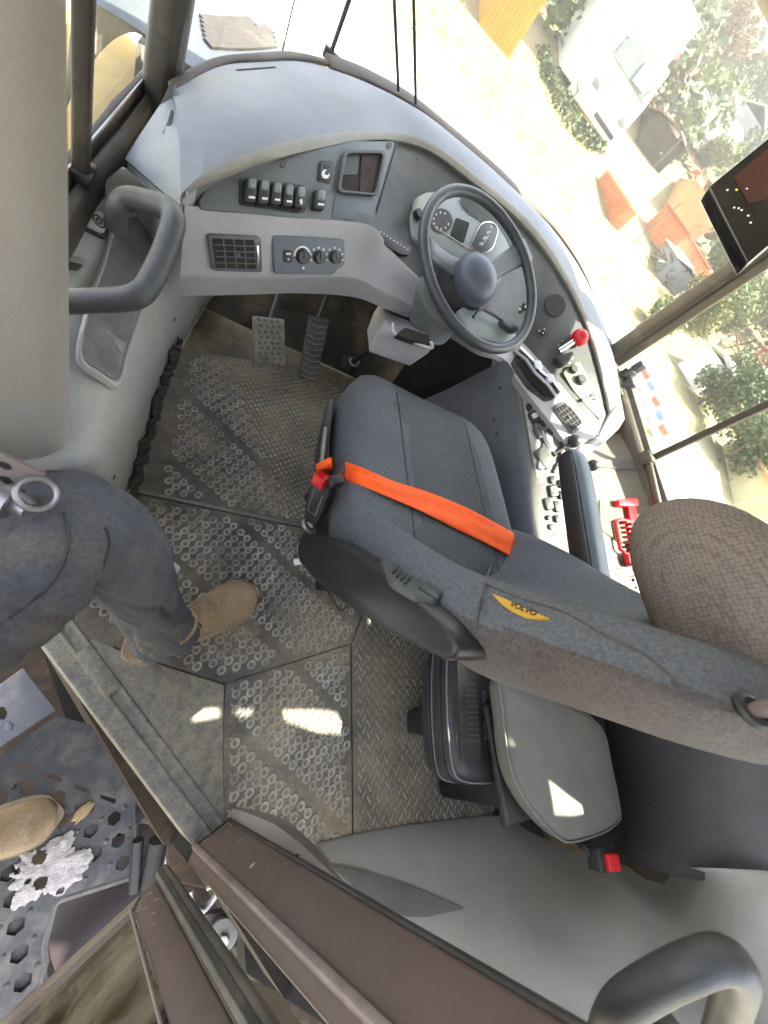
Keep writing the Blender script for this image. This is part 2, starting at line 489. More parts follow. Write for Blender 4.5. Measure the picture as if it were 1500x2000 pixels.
def cab_floor():
    mb = MB()
    pl = [(.285, -.235), (.40, -.34), (.55, -.5), (1.5, -.62), (1.58, -.3), (1.58, 1.2), (1.3, 1.75), (.75, 1.85), (.1, 1.75), (-.12, 1.3), (-.15, .5), (-.18, .30)]
    mb.prism([V((x, y, -.002)) for x, y in pl], (0, 0, -.12))
    mb.build('cab_floor', M['floor'], cab)
    # toe board sloping up to the firewall
    mb = MB()
    mb.add([V((-.05, 1.42, 0)), V((1.25, 1.42, 0)), V((1.2, 1.62, .34)), V((-.05, 1.50, .30)), V((1.2, 1.64, .74)), V((-.05, 1.52, .46))], [[0, 1, 2, 3], [3, 2, 4, 5]])
    mb.build('toe_board', mat('toe_dusty', (.045, .038, .028), .9, (.03, .025, .018), 5, dust=(.14, .11, .065), dlo=.45, dhi=.72, dscale=6, bump=.4, bscale=90), cab)
    mb = MB()
    mb.add([V((.95, 1.42, 0)), V((1.5, 1.2, 0)), V((1.5, 1.3, .74)), V((.95, 1.66, .74))], [[0, 1, 2, 3]])
    mb.build('firewall', M['dark'], cab)
cab_floor()

def mats_():
    rnd = random.Random(17)
    def inside(x, y, outline):
        r = False
        for i in range(len(outline)):
            x1, y1 = outline[i]; x2, y2 = outline[i - 1]
            if (y1 > y) != (y2 > y) and x < (x2 - x1) * (y - y1) / (y2 - y1) + x1: r = not r
        return r
    def bumps(mb, outline, z, ang, pitch, kind, part=None):
        c, s_ = cos(ang), sin(ang)
        for i in range(-90, 91):
            for j in range(-90, 91):
                if kind == 'rings' and i % 8 == 0: continue
                a, b = i * pitch, j * pitch * 1.02
                x, y = a * c - b * s_ + .5 + rnd.gauss(0, .0007), a * s_ + b * c + .4 + rnd.gauss(0, .0007)
                if part and not part(x, y): continue
                if not all(inside(x + dx, y + dy, outline) for dx, dy in ((.013, .013), (-.013, .013), (.013, -.013), (-.013, -.013))): continue
                hh = .0036 * rnd.uniform(.55, 1.1); n = 9
                if kind == 'rings':
                    el = 1.25
                    rings = []
                    for rr, h in ((.0122, 0), (.0100, hh), (.0066, hh), (.0044, .0006)):
                        ring = []
                        for k in range(n):
                            u, v_ = rr * el * cos(2 * pi * k / n), rr * sin(2 * pi * k / n)
                            ring.append(V((x + u * c - v_ * s_, y + u * s_ + v_ * c, z + h)))
                        rings.append(ring)
                    mb.loft(rings, False, True)
                    if (i + j) % 2 == 0:      # bridge between neighbouring rings
                        ux, uy = -s_ * pitch, c * pitch
                        mb.strip([V((x + ux * .3, y + uy * .3, z)), V((x + ux * .72, y + uy * .72, z))], .0045, V((0, 0, 1)), hh * .8)
                elif kind == 'dots':
                    mb.loft([[V((x + rr * cos(2 * pi * k / 6), y + rr * sin(2 * pi * k / 6), z + h)) for k in range(6)] for rr, h in ((.0072, 0), (.0058, hh * .9), (.003, hh))], False, True)
                else:
                    d = 1 if (i + j) % 2 else -1
                    for q in (d, ):
                        ux, uy = cos(ang + .78 + q * .62) * .0115, sin(ang + .78 + q * .62) * .0115
                        mb.strip([V((x - ux, y - uy, z - .0005)), V((x, y, z)), V((x + ux, y + uy, z - .0005))], .0046, V((0, 0, 1)), hh)
    m = bpy.data.materials.new('rubber_mat'); m.use_nodes = True
    n, l = m.node_tree.nodes, m.node_tree.links
    b = n['Principled BSDF']
    tc = n.new('ShaderNodeTexCoord')
    sep = n.new('ShaderNodeSeparateXYZ'); l.new(tc.outputs['Object'], sep.inputs[0])
    def nz(scale, det=8, dist=0):
        t = n.new('ShaderNodeTexNoise'); t.inputs['Scale'].default_value = scale; t.inputs['Detail'].default_value = det; t.inputs['Distortion'].default_value = dist
        t.inputs['Roughness'].default_value = .68
        l.new(tc.outputs['Object'], t.inputs['Vector']); return t.outputs[0]
    def mr(src, a, c, lo=0, hi=1):
        r = n.new('ShaderNodeMapRange'); r.inputs['From Min'].default_value = a; r.inputs['From Max'].default_value = c
        r.inputs['To Min'].default_value = lo; r.inputs['To Max'].default_value = hi
        l.new(src, r.inputs['Value']); return r.outputs[0]
    def mth(op, a, c):
        x = n.new('ShaderNodeMath'); x.operation = op
        for k, q in enumerate((a, c)):
            if isinstance(q, (int, float)): x.inputs[k].default_value = q
            else: l.new(q, x.inputs[k])
        return x.outputs[0]
    def mx(f, a, c):
        x = n.new('ShaderNodeMix'); x.data_type = 'RGBA'; l.new(f, x.inputs[0])
        for s, q in ((6, a), (7, c)):
            if isinstance(q, tuple): x.inputs[s].default_value = (*q, 1)
            else: l.new(q, x.inputs[s])
        return x.outputs[2]
    top = mr(sep.outputs[2], .0075, .0112)
    worn = mr(nz(9), .3, .6, .15, 1)
    fine = mr(nz(70, 4), .35, .7)
    c = mx(mr(nz(7), .36, .64), (.026, .026, .027), (.085, .081, .074))
    c = mx(mth('MULTIPLY', mth('MULTIPLY', top, worn), mr(nz(45, 4), .3, .6, .45, 1)), c, (.44, .425, .375))
    # tan dust gathers on the part nobody treads: towards the seat base and the pedals
    dust = mr(nz(3.4, 10, .5), .40, .66)
    def spot(cx, cy, r0, r1):
        vm = n.new('ShaderNodeVectorMath'); vm.operation = 'DISTANCE'; vm.inputs[1].default_value = (cx, cy, 0); l.new(tc.outputs['Object'], vm.inputs[0])
        return mr(mth('ADD', vm.outputs['Value'], mth('MULTIPLY', nz(9, 8), .16)), r1, r0)
    for q in ((.60, .22, .14, .30), (.30, -.22, .10, .18), (.28, 1.22, .16, .34), (.62, -.30, .12, .26), (.55, 1.15, .14, .32), (.85, .05, .14, .34)): dust = mth('MAXIMUM', dust, spot(*q))
    dust = mth('MULTIPLY', dust, mth('ADD', .45, mth('MULTIPLY', fine, .55)))
    c = mx(mth('MULTIPLY', dust, .80), c, (.33, .275, .185))
    l.new(c, b.inputs['Base Color'])
    l.new(mr(nz(14), .35, .65, .38, .72), b.inputs['Roughness'])
    b.inputs['Specular IOR Level'].default_value = .3
    bp = n.new('ShaderNodeBump'); bp.inputs['Strength'].default_value = .3; bp.inputs['Distance'].default_value = .002
    l.new(nz(140, 3), bp.inputs['Height']); l.new(bp.outputs[0], b.inputs['Normal'])
    M['mat'] = m
    def mk(px, z, label, specs):
        pts = [P(x, y, z=z) for x, y in px]
        mb = MB(); mb.prism(pts, (0, 0, -.0065))
        for ang, pitch, kind, part in specs: bumps(mb, [(p.x, p.y) for p in pts], z, ang, pitch, kind, part)
        o = mb.build('floor_mat', m, None, smooth=True, angle=50)
        tag(o, label, 'floor mat', 'rubber mats on the cab floor')
    zone = lambda x, y: x + .45 * (y - .8) > .36
    mk([(345, 700), (372, 684), (500, 706), (650, 742), (720, 800), (690, 1010), (590, 1024), (275, 959), (262, 957)], .0078, 'dark studded rubber floor mat lying below the pedals', [(.95, .0275, 'rings', lambda x, y: not zone(x, y) and x > .07), (.62, .0185, 'dots', zone)])
    mk([(272, 966), (588, 1031), (700, 1060), (720, 1160), (686, 1256), (440, 1334), (330, 1300), (150, 1236), (150, 1150), (252, 1000)], .0078, 'dark studded rubber floor mat under the tan boot, between console and seat', [(.95, .0275, 'rings', None)])
    mk([(440, 1336), (684, 1259), (688, 1650), (560, 1668), (440, 1615), (436, 1500)], .0078, 'dusty studded rubber floor mat with the sunlit patches, beside the door sill', [(.85, .0265, 'rings', None)])
    mk([(687, 1260), (721, 1165), (1020, 1165), (1080, 1600), (700, 1672), (691, 1650)], .0078, 'brownish studded rubber floor mat behind the driver seat, reaching under the bag', [(.72, .0225, 'chev', None)])
    mb = MB(); mb.strip([P(262, 957, z=.008), P(276, 961, z=.008), P(590, 1027, z=.008), P(640, 1040, z=.008)], .011, V((0, 0, 1)), .004); mb.build('seam_ridge', mat('ridge_dust', (.20, .18, .15), .8, (.12, .11, .1), 20), cab, bevel=.0015)
    # smooth worn plate along the sill
    mb = MB(); mb.prism([P(x, y, z=.0072) for x, y in [(150, 1240), (330, 1303), (438, 1338), (436, 1500), (440, 1612), (425, 1600), (160, 1265)]], (0, 0, -.007))
    mb.build('tread_plate', mat('worn_plate', (.19, .18, .152), .6, (.13, .125, .105), 40, dust=(.29, .262, .195), dlo=.38, dhi=.68, dscale=38, grain=.3, bump=.4, bscale=80), cab, bevel=.002)
mats_()

def sill():
    mb = MB()
    a, b = V((A[0], A[1], 0)), V((B[0], B[1], 0))
    prof = [(0, -.14), (0, .006), (.006, .0075), (.030, .0075), (.033, .0105), (.038, .0105), (.041, .007), (.058, .007), (.061, .0105), (.066, .0105), (.069, .0065), (.098, .0065), (.098, -.14)]
    a2 = a - sd * .025
    mb.loft([[a2.lerp(b, f) + sn * u + V((0, 0, z)) for u, z in prof] for f in (0, .3, .6, 1)])
    mb.build('door_sill', M['sill'], cab, bevel=.0015)
    mb = MB()
    q = a.lerp(b, .62)
    mb.box(q + sn * .050 + V((0, 0, .009)), (.016, .06, .003), math.atan2(sd.y, sd.x) - pi / 2)
    mb.build('sill_plate', M['sill'], cab, bevel=.001)
    mb = MB(); mb.box(a.lerp(b, .05) + sn * .02 + V((0, 0, .008)), (.016, .03, .002), math.atan2(sd.y, sd.x) - pi / 2)
    mb.build('sill_plate', M['sill'], cab, bevel=.002)
sill()

# ------------------------------------------------------------------ left console
def left_console():
    con = None
    # edge lines, each as (pixel, height)
    K = [P(60, 926, z=.50), P(170, 905, z=.50), P(225, 795, z=.505), P(290, 655, z=.51), P(322, 570, z=.515), P(348, 470, z=.535), P(352, 420, z=.56)]
    Bl = [P(225, 1030, z=.0), P(240, 985, z=.0), P(275, 895, z=.0), P(330, 730, z=.0), P(370, 650, z=.0), P(402, 600, z=.0), P(420, 585, z=.0)]
    Wl = [V((-.33, .42, .50)), V((-.26, .46, .52)), V((-.19, .55, .56)), V((-.165, .66, .60)), V((-.15, .78, .615)), V((-.14, .9, .625)), V((-.13, 1.0, .64))]
    n = 5
    K, Bl, Wl = catmull(K, n), catmull(Bl, n), catmull(Wl, n)
    rows = []
    # wall, rounded shoulder, side face bulging, toe
    rows.append([p for p in Wl])
    rows.append([lerp(w_, k, .5) + V((0, 0, .012)) for w_, k in zip(Wl, K)])
    rows.append([lerp(w_, k, .86) + V((0, 0, .012)) for w_, k in zip(Wl, K)])
    rows.append([k + V((-.006, 0, .004)) for k in K])
    rows.append([lerp(k, b, .06) + V((.006, 0, 0)) for k, b in zip(K, Bl)])
    rows.append([lerp(k, b, .3) + V((.004, 0, 0)) for k, b in zip(K, Bl)])
    rows.append([lerp(k, b, .7) + V((.008, 0, 0)) for k, b in zip(K, Bl)])
    rows.append(Bl)
    mb = MB()
    mb.loft([list(c) for c in zip(*rows)], closed=False)
    # rear end cap towards the doorway
    e = [r[0] for r in rows]
    mb.add(e + [V((-.20, .30, 0)), V((-.30, .36, .3))], [list(range(len(e) + 2))])
    con = mb.build('side_console', M['side'], cab, smooth='merge', angle=60)
    su = Surf(con)
    # storage trough: a bowl let into the top
    px = catmull([(232, 425, 0), (312, 428, 0), (300, 520, 0), (268, 612, 0), (240, 700, 0), (224, 752, 0), (190, 735, 0), (150, 700, 0), (162, 620, 0), (196, 520, 0)], 5, True)
    h, nn = su.at(230, 600)
    pl = su.plane((250, 520), (210, 640), (230, 580))
    def loop(k, dz, off=0):
        cx = sum(p.x for p in px) / len(px); cy = sum(p.y for p in px) / len(px)
        return [pl.hit(cx + (p.x - cx) * k, cy + (p.y - cy) * k) + pl.n * dz for p in px]
    mb = MB(); mb.loft([loop(1.06, .004), loop(1.03, .011), loop(.98, .011), loop(.95, .006), loop(.80, .0045)], False, True)
    mb.build('storage_trough', [M['side']], con, smooth=True, angle=80)
    mb = MB(); mb.loft([loop(.94, .0075), loop(.90, .0075)], True, True)
    mb.build('trough_liner', M['trough'], con, smooth=True, angle=80)
    # switch with a pictogram, speaker slot
    pl2 = su.plane((190, 440))
    mb = MB(); mb.ext(pl2, rpoly([(178, 415), (206, 425), (196, 462), (160, 445)], 6), 0, .012, taper=.06)
    sw = mb.build('door_switch', mat('switch_face', (.42, .42, .40), .5), con, bevel=.002)
    mb = MB(); mb.ext(pl2, rpoly([(176, 410), (215, 424), (204, 470), (156, 448)], 8), 0, .006)
    mb.build('switch_bezel', M['black'], con, bevel=.002)
    mb = MB()
    c = pl2.hit(184, 438) + pl2.n * .0125
    mb.torus(c, pl2.n, .009, .0012, 20, 5); mb.torus(c, pl2.n, .004, .0012, 14, 5)
    mb.build('pictogram', M['ink'], sw, smooth=True)
    pl3 = su.plane((148, 520))
    mb = MB(); mb.ext(pl3, rpoly([(125, 498), (172, 510), (160, 532), (120, 535)], 9), 0, .004)
    mb.build('lamp_recess', M['trough'], con, bevel=.003)
    mb = MB(); mb.ext(pl3, rpoly([(125, 512), (160, 520), (150, 532), (120, 530)], 6), .003, .007)
    mb.build('marker_lamp', M['black'], con, bevel=.002)
    # two slots in the rear bracket and screw holes
    for x, y in ((340, 624), (222, 932), (355, 700)):
        hh, n2 = su.at(x, y)
        if hh is not None:
            mb = MB(); mb.disc(hh - n2 * .001, n2, .005, .003, 10); mb.build('screw', M['black'], con, smooth=True)
    # torn black sealing strip along the foot of the console
    mb = MB(); rnd = random.Random(3)
    path = [(253, 985), (262, 930), (280, 870), (300, 805), (322, 740), (340, 690), (350, 655)]
    pts = []
    for i in range(len(path) - 1):
        for k in range(7):
            f = k / 7
            pts.append((lerp(path[i][0], path[i + 1][0], f), lerp(path[i][1], path[i + 1][1], f)))
    prev = None; vs = []; fs = []
    for i, (x, y) in enumerate(pts):
        wd = 9 * (.6 + .8 * rnd.random()) * (1 if 2 < i < len(pts) - 3 else .5)
        a_, n1 = su.at(x - wd + rnd.uniform(-4, 4), y + rnd.uniform(-3, 3)); b_, n2 = su.at(x + wd * .4, y + wd * .25)
        if a_ is None: continue
        if b_ is None: b_, n2 = P(x + wd * .5, y + 3, z=.012), n1
        vs += [a_ + n1 * (.004 + .006 * rnd.random()), lerp(a_, b_, .5) + n1 * (.012 + .012 * rnd.random()), b_ + n1 * .004]
    for i in range(len(vs) // 3 - 1):
        for k in (0, 1): fs.append([3 * i + k, 3 * i + k + 1, 3 * i + k + 4, 3 * i + k + 3])
    mb.add(vs, fs)
    o = mb.build('torn_seal', M['rubber'], con)
    sm = o.modifiers.new('solid', 'SOLIDIFY'); sm.thickness = .004
    return con
CON = left_console()

def tube_handle(name, pts, r, parent, mt='handle', n=14, seg=7):
    mb = MB(); mb.tube(catmull(pts, seg), r, n)
    return mb.build(name, M[mt], parent, smooth=True, angle=60)

def left_handle():
    t = .00072
    pts = [P(226, 446, t=.00083), P(230, 406, t=.0008), P(256, 388, t=.00079), P(320, 404, t=.00076), P(336, 418, t=.00075), P(338, 440, t=.00074),
           P(318, 500, t=.00073), P(290, 556, t=.00071), P(272, 575, t=.0007), P(245, 584, t=.0007), P(190, 587, t=.0007), P(100, 590, t=.0007), P(20, 592, t=.0007)]
    tube_handle('grab_handle', pts, .0160, cab)
left_handle()

# ------------------------------------------------------------------ posts, left window, roof
def posts():
    # beige post in front of the doorway
    def ring(z, k=1.0):
        pl = [(-.093, .388), (-.098, .360), (-.115, .345), (-.33, .225), (-.42, .27), (-.40, .44), (-.14, .47), (-.105, .43)]
        pl = [(-.10 + (x + .10) * k, .40 + (y - .40) * k) for x, y in pl]
        return [V((x, y, z)) for x, y in pl]
    mb = MB()
    low = ring(.53)
    drop = [.0, -.012, -.03, -.05, -.05, -.02, 0, 0]
    low2 = []
    for i, p in enumerate(ring(.50)):
        f = max(0, min(1, (-.095 - p.x) / .12))
        low2.append(V((p.x, p.y, .50 - .055 * f ** .6)))
    mb.loft([low2, [p + V((0, 0, .03)) for p in low2], ring(.60), ring(.8), ring(1.2), ring(1.62)])
    po = mb.build('door_post', M['beige'], cab, bevel=.012, seg=3, angle=25)
    po['label'] = 'beige front door post'
    # pinkish latch bracket at its foot with two slots, and the latch pin with its ring
    plb = Plane(P(30, 930, t=.00062), n=(.35, -.75, .55))
    mb = MB(); mb.ext(plb, rpoly([(-40, 860), (40, 905), (110, 935), (125, 990), (60, 1010), (-40, 1000)], 18), -.01, .004)
    br = mb.build('latch_bracket', mat('bracket_paint', (.24, .2, .185), .5, (.2, .165, .15), 8, dust=(.3, .24, .2), dlo=.5, dhi=.8), cab, bevel=.003)
    mb = MB()
    for x, y in ((8, 906), (10, 934)): mb.ext(plb, oval(x, y, 14, 6, 12, .4), .003, .0055)
    mb.build('bracket_slot', M['black'], br)
    mb = MB()
    mb.tube([P(5, 968, t=.00055), P(22, 976, t=.00055), P(62, 1000, t=.00055)], [.014, .013, .011], 14)
    mb.tube([P(2, 975, t=.00054), P(24, 984, t=.000545)], [.019, .019], 14)
    mb.build('latch_pin', M['steel'], br, smooth=True, angle=40)
    mb = MB()
    c = P(72, 965, t=.00054)
    mb.torus(c, (CAM - c).normalized() + V((.2, 0, 0)), .0165, .0032, 24, 8)
    mb.build('latch_ring', M['steel'], br, smooth=True)
    # rear post of the doorway (brown)
    mb = MB()
    pl = [(.273, -.252), (.34, -.219), (.372, -.232), (.36, -.262), (.30, -.30), (.262, -.275)]
    mb.prism([V((x, y, 1.62)) for x, y in pl], (0, 0, -1.60))
    rp = mb.build('door_post', M['brown'], cab, bevel=.004)
    rp['label'] = 'brown rear door post'
    mb = MB(); mb.prism([V((x, y, .015)) for x, y in [(.275, -.254), (.338, -.221), (.372, -.234), (.56, -.50), (.50, -.56), (.30, -.30), (.264, -.277)]], (0, 0, -.62)); mb.build('added_dark_skirt', M['dark'], rp)  # dark skirt added to darken the bright gap below the post
    # lip along its outer edge and scratches
    mb = MB()
    mb.prism([V((x, y, 1.6)) for x, y in [(.266, -.248), (.276, -.244), (.280, -.250), (.270, -.258)]], (0, 0, -1.58))
    mb.build('weather_lip', mat('worn_lip', (.27, .22, .20), .5, (.18, .14, .125), 14), rp, bevel=.002)
    rnd = random.Random(5); bare = mat('bare_metal', (.42, .37, .34), .6)
    f0, f1 = V((.273, -.252, 0)), V((.34, -.219, 0)); fn = (f1 - f0).cross(V((0, 0, 1))).normalized()
    if fn.dot(CAM - f0) < 0: fn = -fn
    for k in range(40):
        z = .03 + .35 * rnd.random() ** 2; u = rnd.random()
        c = f0.lerp(f1, u) + V((0, 0, z)) + fn * .0006
        a = rnd.uniform(-.5, .5); ln = rnd.uniform(.0008, .004)
        e = ((f1 - f0).normalized() * sin(a) + V((0, 0, 1)) * cos(a)) * ln
        sd2 = e.cross(fn).normalized() * .0007
        mb = MB(); mb.prism([c - e - sd2, c + e - sd2, c + e + sd2, c - e + sd2], fn * .0004); mb.build('paint_scratch', bare, rp)
    # chipped bolt hole
    c = f0.lerp(f1, .48) + V((0, 0, .30)) + fn * .0005
    mb = MB(); mb.disc(c, fn, .0055, .001, 8); mb.build('bolt_hole', bare, rp)
    mb = MB()
    # inner trim strip with rubber seal next to the post
    q = [(452, 1597), (520, 1628), (640, 1672), (760, 1745), (825, 1795), (885, 1872)]
    q2 = [(470, 1594), (560, 1622), (650, 1655), (775, 1735), (840, 1800), (905, 1890)]
    zs = [.0, .08, .19, .32, .4, .5]
    L = [V((.348, -.222, z)) for z in (.0, .1, .25, .36, .50, 1.0, 1.6)]
    R_ = [V((.362, -.198, .0)), V((.385, -.198, .1)), V((.40, -.20, .22)), V((.405, -.222, .34)), V((.372, -.236, .50)), V((.362, -.245, 1.0)), V((.362, -.245, 1.6))]
    Bk = [V((.40, -.26, p.z)) for p in L]
    mb.loft([[a, lerp(a, b, .5) + V((-.006, .012, 0)), b, c] for a, b, c in zip(L, R_, Bk)])
    tr = mb.build('post_trim', M['trim'], cab, smooth=True, angle=50)
    su = Surf(tr)
    mb = MB()
    for x, y in ((478, 1630), (578, 1675)):
        h, n_ = su.at(x, y)
        if h is not None: mb.disc(h - n_ * .002, n_, .006, .004, 12)
    if mb.v: mb.build('trim_clip', M['rubber'], tr, smooth=True)
    mb = MB(); mb.tube([V((.344, -.2185, .01)), V((.346, -.219, .5)), V((.346, -.219, 1.6))], .004, 8)
    mb.build('door_seal', M['rubber'], cab, smooth=True)
posts()

def left_window():
    # bottom rail, corner post, sliding window bar, catch
    inn = [P(118, 482, z=.655), P(132, 459, z=.655), P(189, 360, z=.655), P(246, 300, z=.655), P(318, 182, z=.655), P(326, 168, z=.655)]
    out = [P(100, 375, z=.675), P(130, 337, z=.675), P(176, 282, z=.675), P(225, 222, z=.675), P(285, 153, z=.675), P(296, 140, z=.675)]
    a, b = lerp(out[0], out[1], .5), out[-1]
    d = (b - a).normalized()
    rows = []
    for i_, o_ in zip(inn, out):
        e_ = (o_ - i_)
        rows.append([i_ + V((0, 0, -.05)), i_ + V((0, 0, .002)), lerp(i_, o_, .12) + V((0, 0, .008)), lerp(i_, o_, .55) + V((0, 0, .006)), lerp(i_, o_, .60) + V((0, 0, -.006)), lerp(i_, o_, .76) + V((0, 0, -.006)), lerp(i_, o_, .80) + V((0, 0, .010)), o_ + V((0, 0, .010)), o_ + e_ * .3 + V((0, 0, .004)), o_ + e_ * .3 + V((0, 0, -.08))])
    mb = MB(); mb.loft(rows)
    fr = mb.build('window_frame', M['frame'], cab, bevel=.002)
    fr['label'] = 'dark left window frame'
    mb = MB(); mb.tube([lerp(i_, o_, .9) + V((0, 0, .0115)) for i_, o_ in zip(inn, out)], .0022, 6)
    mb.build('frame_trim', M['steel'], fr, smooth=True)
    # upright bar of the sliding pane
    base = P(157, 340, z=.675)
    mb = MB(); mb.loft([[base + V((u, v_, z)) for u, v_ in ((-.010, -.010), (.011, -.010), (.011, .010), (.004, .013), (-.010, .010))] for z in (-.01, 1.0)])
    mb.build('sliding_window_bar', M['frame'], cab, bevel=.004)
    mb = MB(); mb.box(base + V((.0, .003, .0)), (.016, .02, .010)); mb.box(base + V((.012, .012, .010)), (.005, .008, .005))
    mb.build('window_catch', M['black'], cab, bevel=.003)
    # corner post
    c = P(338, 172, z=.70)
    c2 = P(300, 172, z=.66)
    mb = MB()
    ring = [(-.052, .0), (-.046, -.018), (-.014, -.020), (.008, .0), (.01, .035), (-.045, .04)]
    mb.loft([[c + V((u, v_, z)) for u, v_ in ring] for z in (-.10, .0, .93)])
    po = mb.build('corner_post', M['frame'], cab, bevel=.006)
    mb = MB(); h = P(300, 150, x=c.x - .06)
    mb.box(h + V((-.01, -.02, 0)), (.022, .02, .055)); mb.tube([h + V((.0, -.04, -.04)), h + V((.0, -.04, .05))], .01, 10)
    mb.build('window_latch', M['black'], po, bevel=.005)
    # pane
    mb = MB(); mb.prism([a + V((-.006, 0, .005)), b + V((-.006, 0, .005)), b + V((-.006, 0, .93)), a + V((-.006, 0, .93))], (-.004, 0, 0))
    mb.build('left_pane', M['glass'], cab)
left_window()

RIGHTX = 1.56
def right_side():
    # corner post (front right), window rail, divider bar
    base = P(1192, 700, x=1.55)
    mb = MB()
    ring = [(-.035, -.02), (.02, -.05), (.06, -.02), (.05, .05), (-.02, .045)]
    mb.loft([[base + V((u, v_, z)) for u, v_ in ring] for z in (-.06, .85)])
    po = mb.build('corner_post', M['frame2'], cab, bevel=.008, seg=3)
    mb = MB(); mb.tube([base + V((-.012, -.03, -.02)), base + V((-.012, -.03, .85))], .006, 8)
    mb.build('post_seal', M['rubber'], po, smooth=True)
    e = P(1292, 1010, x=1.56)
    p0 = P(1204, 725, x=1.55); p1 = P(1250, 880, x=1.555)
    path = [p0, p1, e, V((1.56, .1, e.z)), V((1.56, -.4, e.z - .03))]
    mb = MB(); prof = [(-.018, -.06), (-.022, .0), (-.008, .012), (.01, .012), (.014, .03), (.03, .03), (.035, -.06)]
    mb.loft([[p + V((u, 0, z)) for u, z in prof] for p in path])
    fr = mb.build('window_rail', M['frame2'], cab, bevel=.003)
    mb = MB()
    for px in ((1222, 735), (1240, 722), (1222, 758)):
        q = P(*px, x=1.565); mb.box(q + V((.0, 0, .015)), (.02, .012, .02))
    q = P(1228, 740, x=1.57); mb.box(q, (.012, .05, .012))
    mb.build('window_hinge', M['black'], fr, bevel=.003)
    mb = MB()
    q = P(1265, 900, x=1.54); mb.tube([q, q + V((.0, -.20, -.03))], .013, 10); mb.box(q + V((0, .01, 0)), (.02, .025, .02))
    mb.build('window_latch', M['frame2'], fr, bevel=.003, smooth=False)
    d0 = P(1278, 893, x=1.575)
    mb = MB(); mb.loft([[d0 + V((u, v_, z)) for u, v_ in ((-.008, -.012), (.01, -.012), (.01, .012), (-.008, .012))] for z in (-.02, .85)])
    mb.build('divider_bar', M['frame'], cab, bevel=.003)
    # panes
    mb = MB(); mb.prism([V((1.575, base.y, base.z - .02)), V((1.575, .17, .72)), V((1.575, .11, 1.6)), V((1.575, base.y, 1.6))], (.004, 0, 0))
    mb.build('right_pane', M['glass'], cab)
    # unseen panel added to block sun, its holes shaped for the seat's sun patches
    cu = bpy.data.curves.new('quarter_sun_block', 'CURVE'); cu.dimensions = '2D'; cu.fill_mode = 'BOTH'; cu.extrude = .006
    def side_hit(px, zt):
        p = P(*px, z=zt); f = (1.585 - p.x) / SUN.x; q = p + SUN * f
        return (q.y, q.z)
    loops = [[(.16, .68), (-.46, .64), (-.46, 1.50), (.10, 1.50)]]
    for px, zt in (([(1057, 1512), (1105, 1550), (1155, 1586), (1110, 1594), (1050, 1590), (1010, 1545)], .42), ([(1098, 1397), (1112, 1396), (1116, 1412), (1104, 1416)], .42)):
        loops.append([side_hit(p, zt) for p in px])
    for pts in loops:
        sp = cu.splines.new('POLY'); sp.points.add(len(pts) - 1); sp.use_cyclic_u = True
        for i, (x, y) in enumerate(pts): sp.points[i].co = (x, y, 0, 1)
    t = bpy.data.objects.new('tmp', cu); COL.objects.link(t)
    me = bpy.data.meshes.new_from_object(t.evaluated_get(bpy.context.evaluated_depsgraph_get())); bpy.data.objects.remove(t)
    me.transform(Matrix(((0, 0, 1, 1.585), (1, 0, 0, 0), (0, 1, 0, 0), (0, 0, 0, 1))))
    me.name = 'quarter_sun_block'; me.materials.clear(); me.materials.append(M['side'])
    o = bpy.data.objects.new('quarter_sun_block', me); COL.objects.link(o); o.parent = cab
    # rear right post
    mb = MB(); mb.loft([[V((x, y, z)) for x, y in ((1.50, -.42), (1.60, -.42), (1.60, -.56), (1.48, -.56))] for z in (.0, 1.62)])
    mb.build('rear_corner_post', M['frame2'], cab, bevel=.008)
    # lower right wall and the quarter panel by the jump seat
    mb = MB(); mb.prism([V((1.60, 1.25, .80)), V((1.60, -.5, .64)), V((1.60, -.5, -.1)), V((1.60, 1.25, -.1))], (.02, 0, 0))
    mb.build('right_wall', M['console'], cab)
    top = [P(1180, 1405, x=1.47), P(1340, 1420, x=1.41), P(1560, 1430, x=1.36)]
    bot = [P(1205, 1660, x=1.40), P(1340, 1700, x=1.37), P(1560, 1722, x=1.34)]
    rows = []
    for a_, b_ in zip(top, bot): rows.append([a_ + V((.02, .06, .0)), a_, lerp(a_, b_, .5) + V((.015, 0, 0)), lerp(a_, b_, .94), b_ + V((0, -.02, -.03))])
    mb = MB(); mb.loft(rows, closed=False)
    o = mb.build('quarter_panel', mat('quarter_plastic', (.075, .07, .075), .5, (.06, .055, .06), 4, bump=.15, bscale=300, dust=(.12, .1, .08), dlo=.55, dhi=.85), cab, smooth=True, angle=60)
    sm = o.modifiers.new('solid', 'SOLIDIFY'); sm.thickness = .02; sm.offset = 1
right_side()

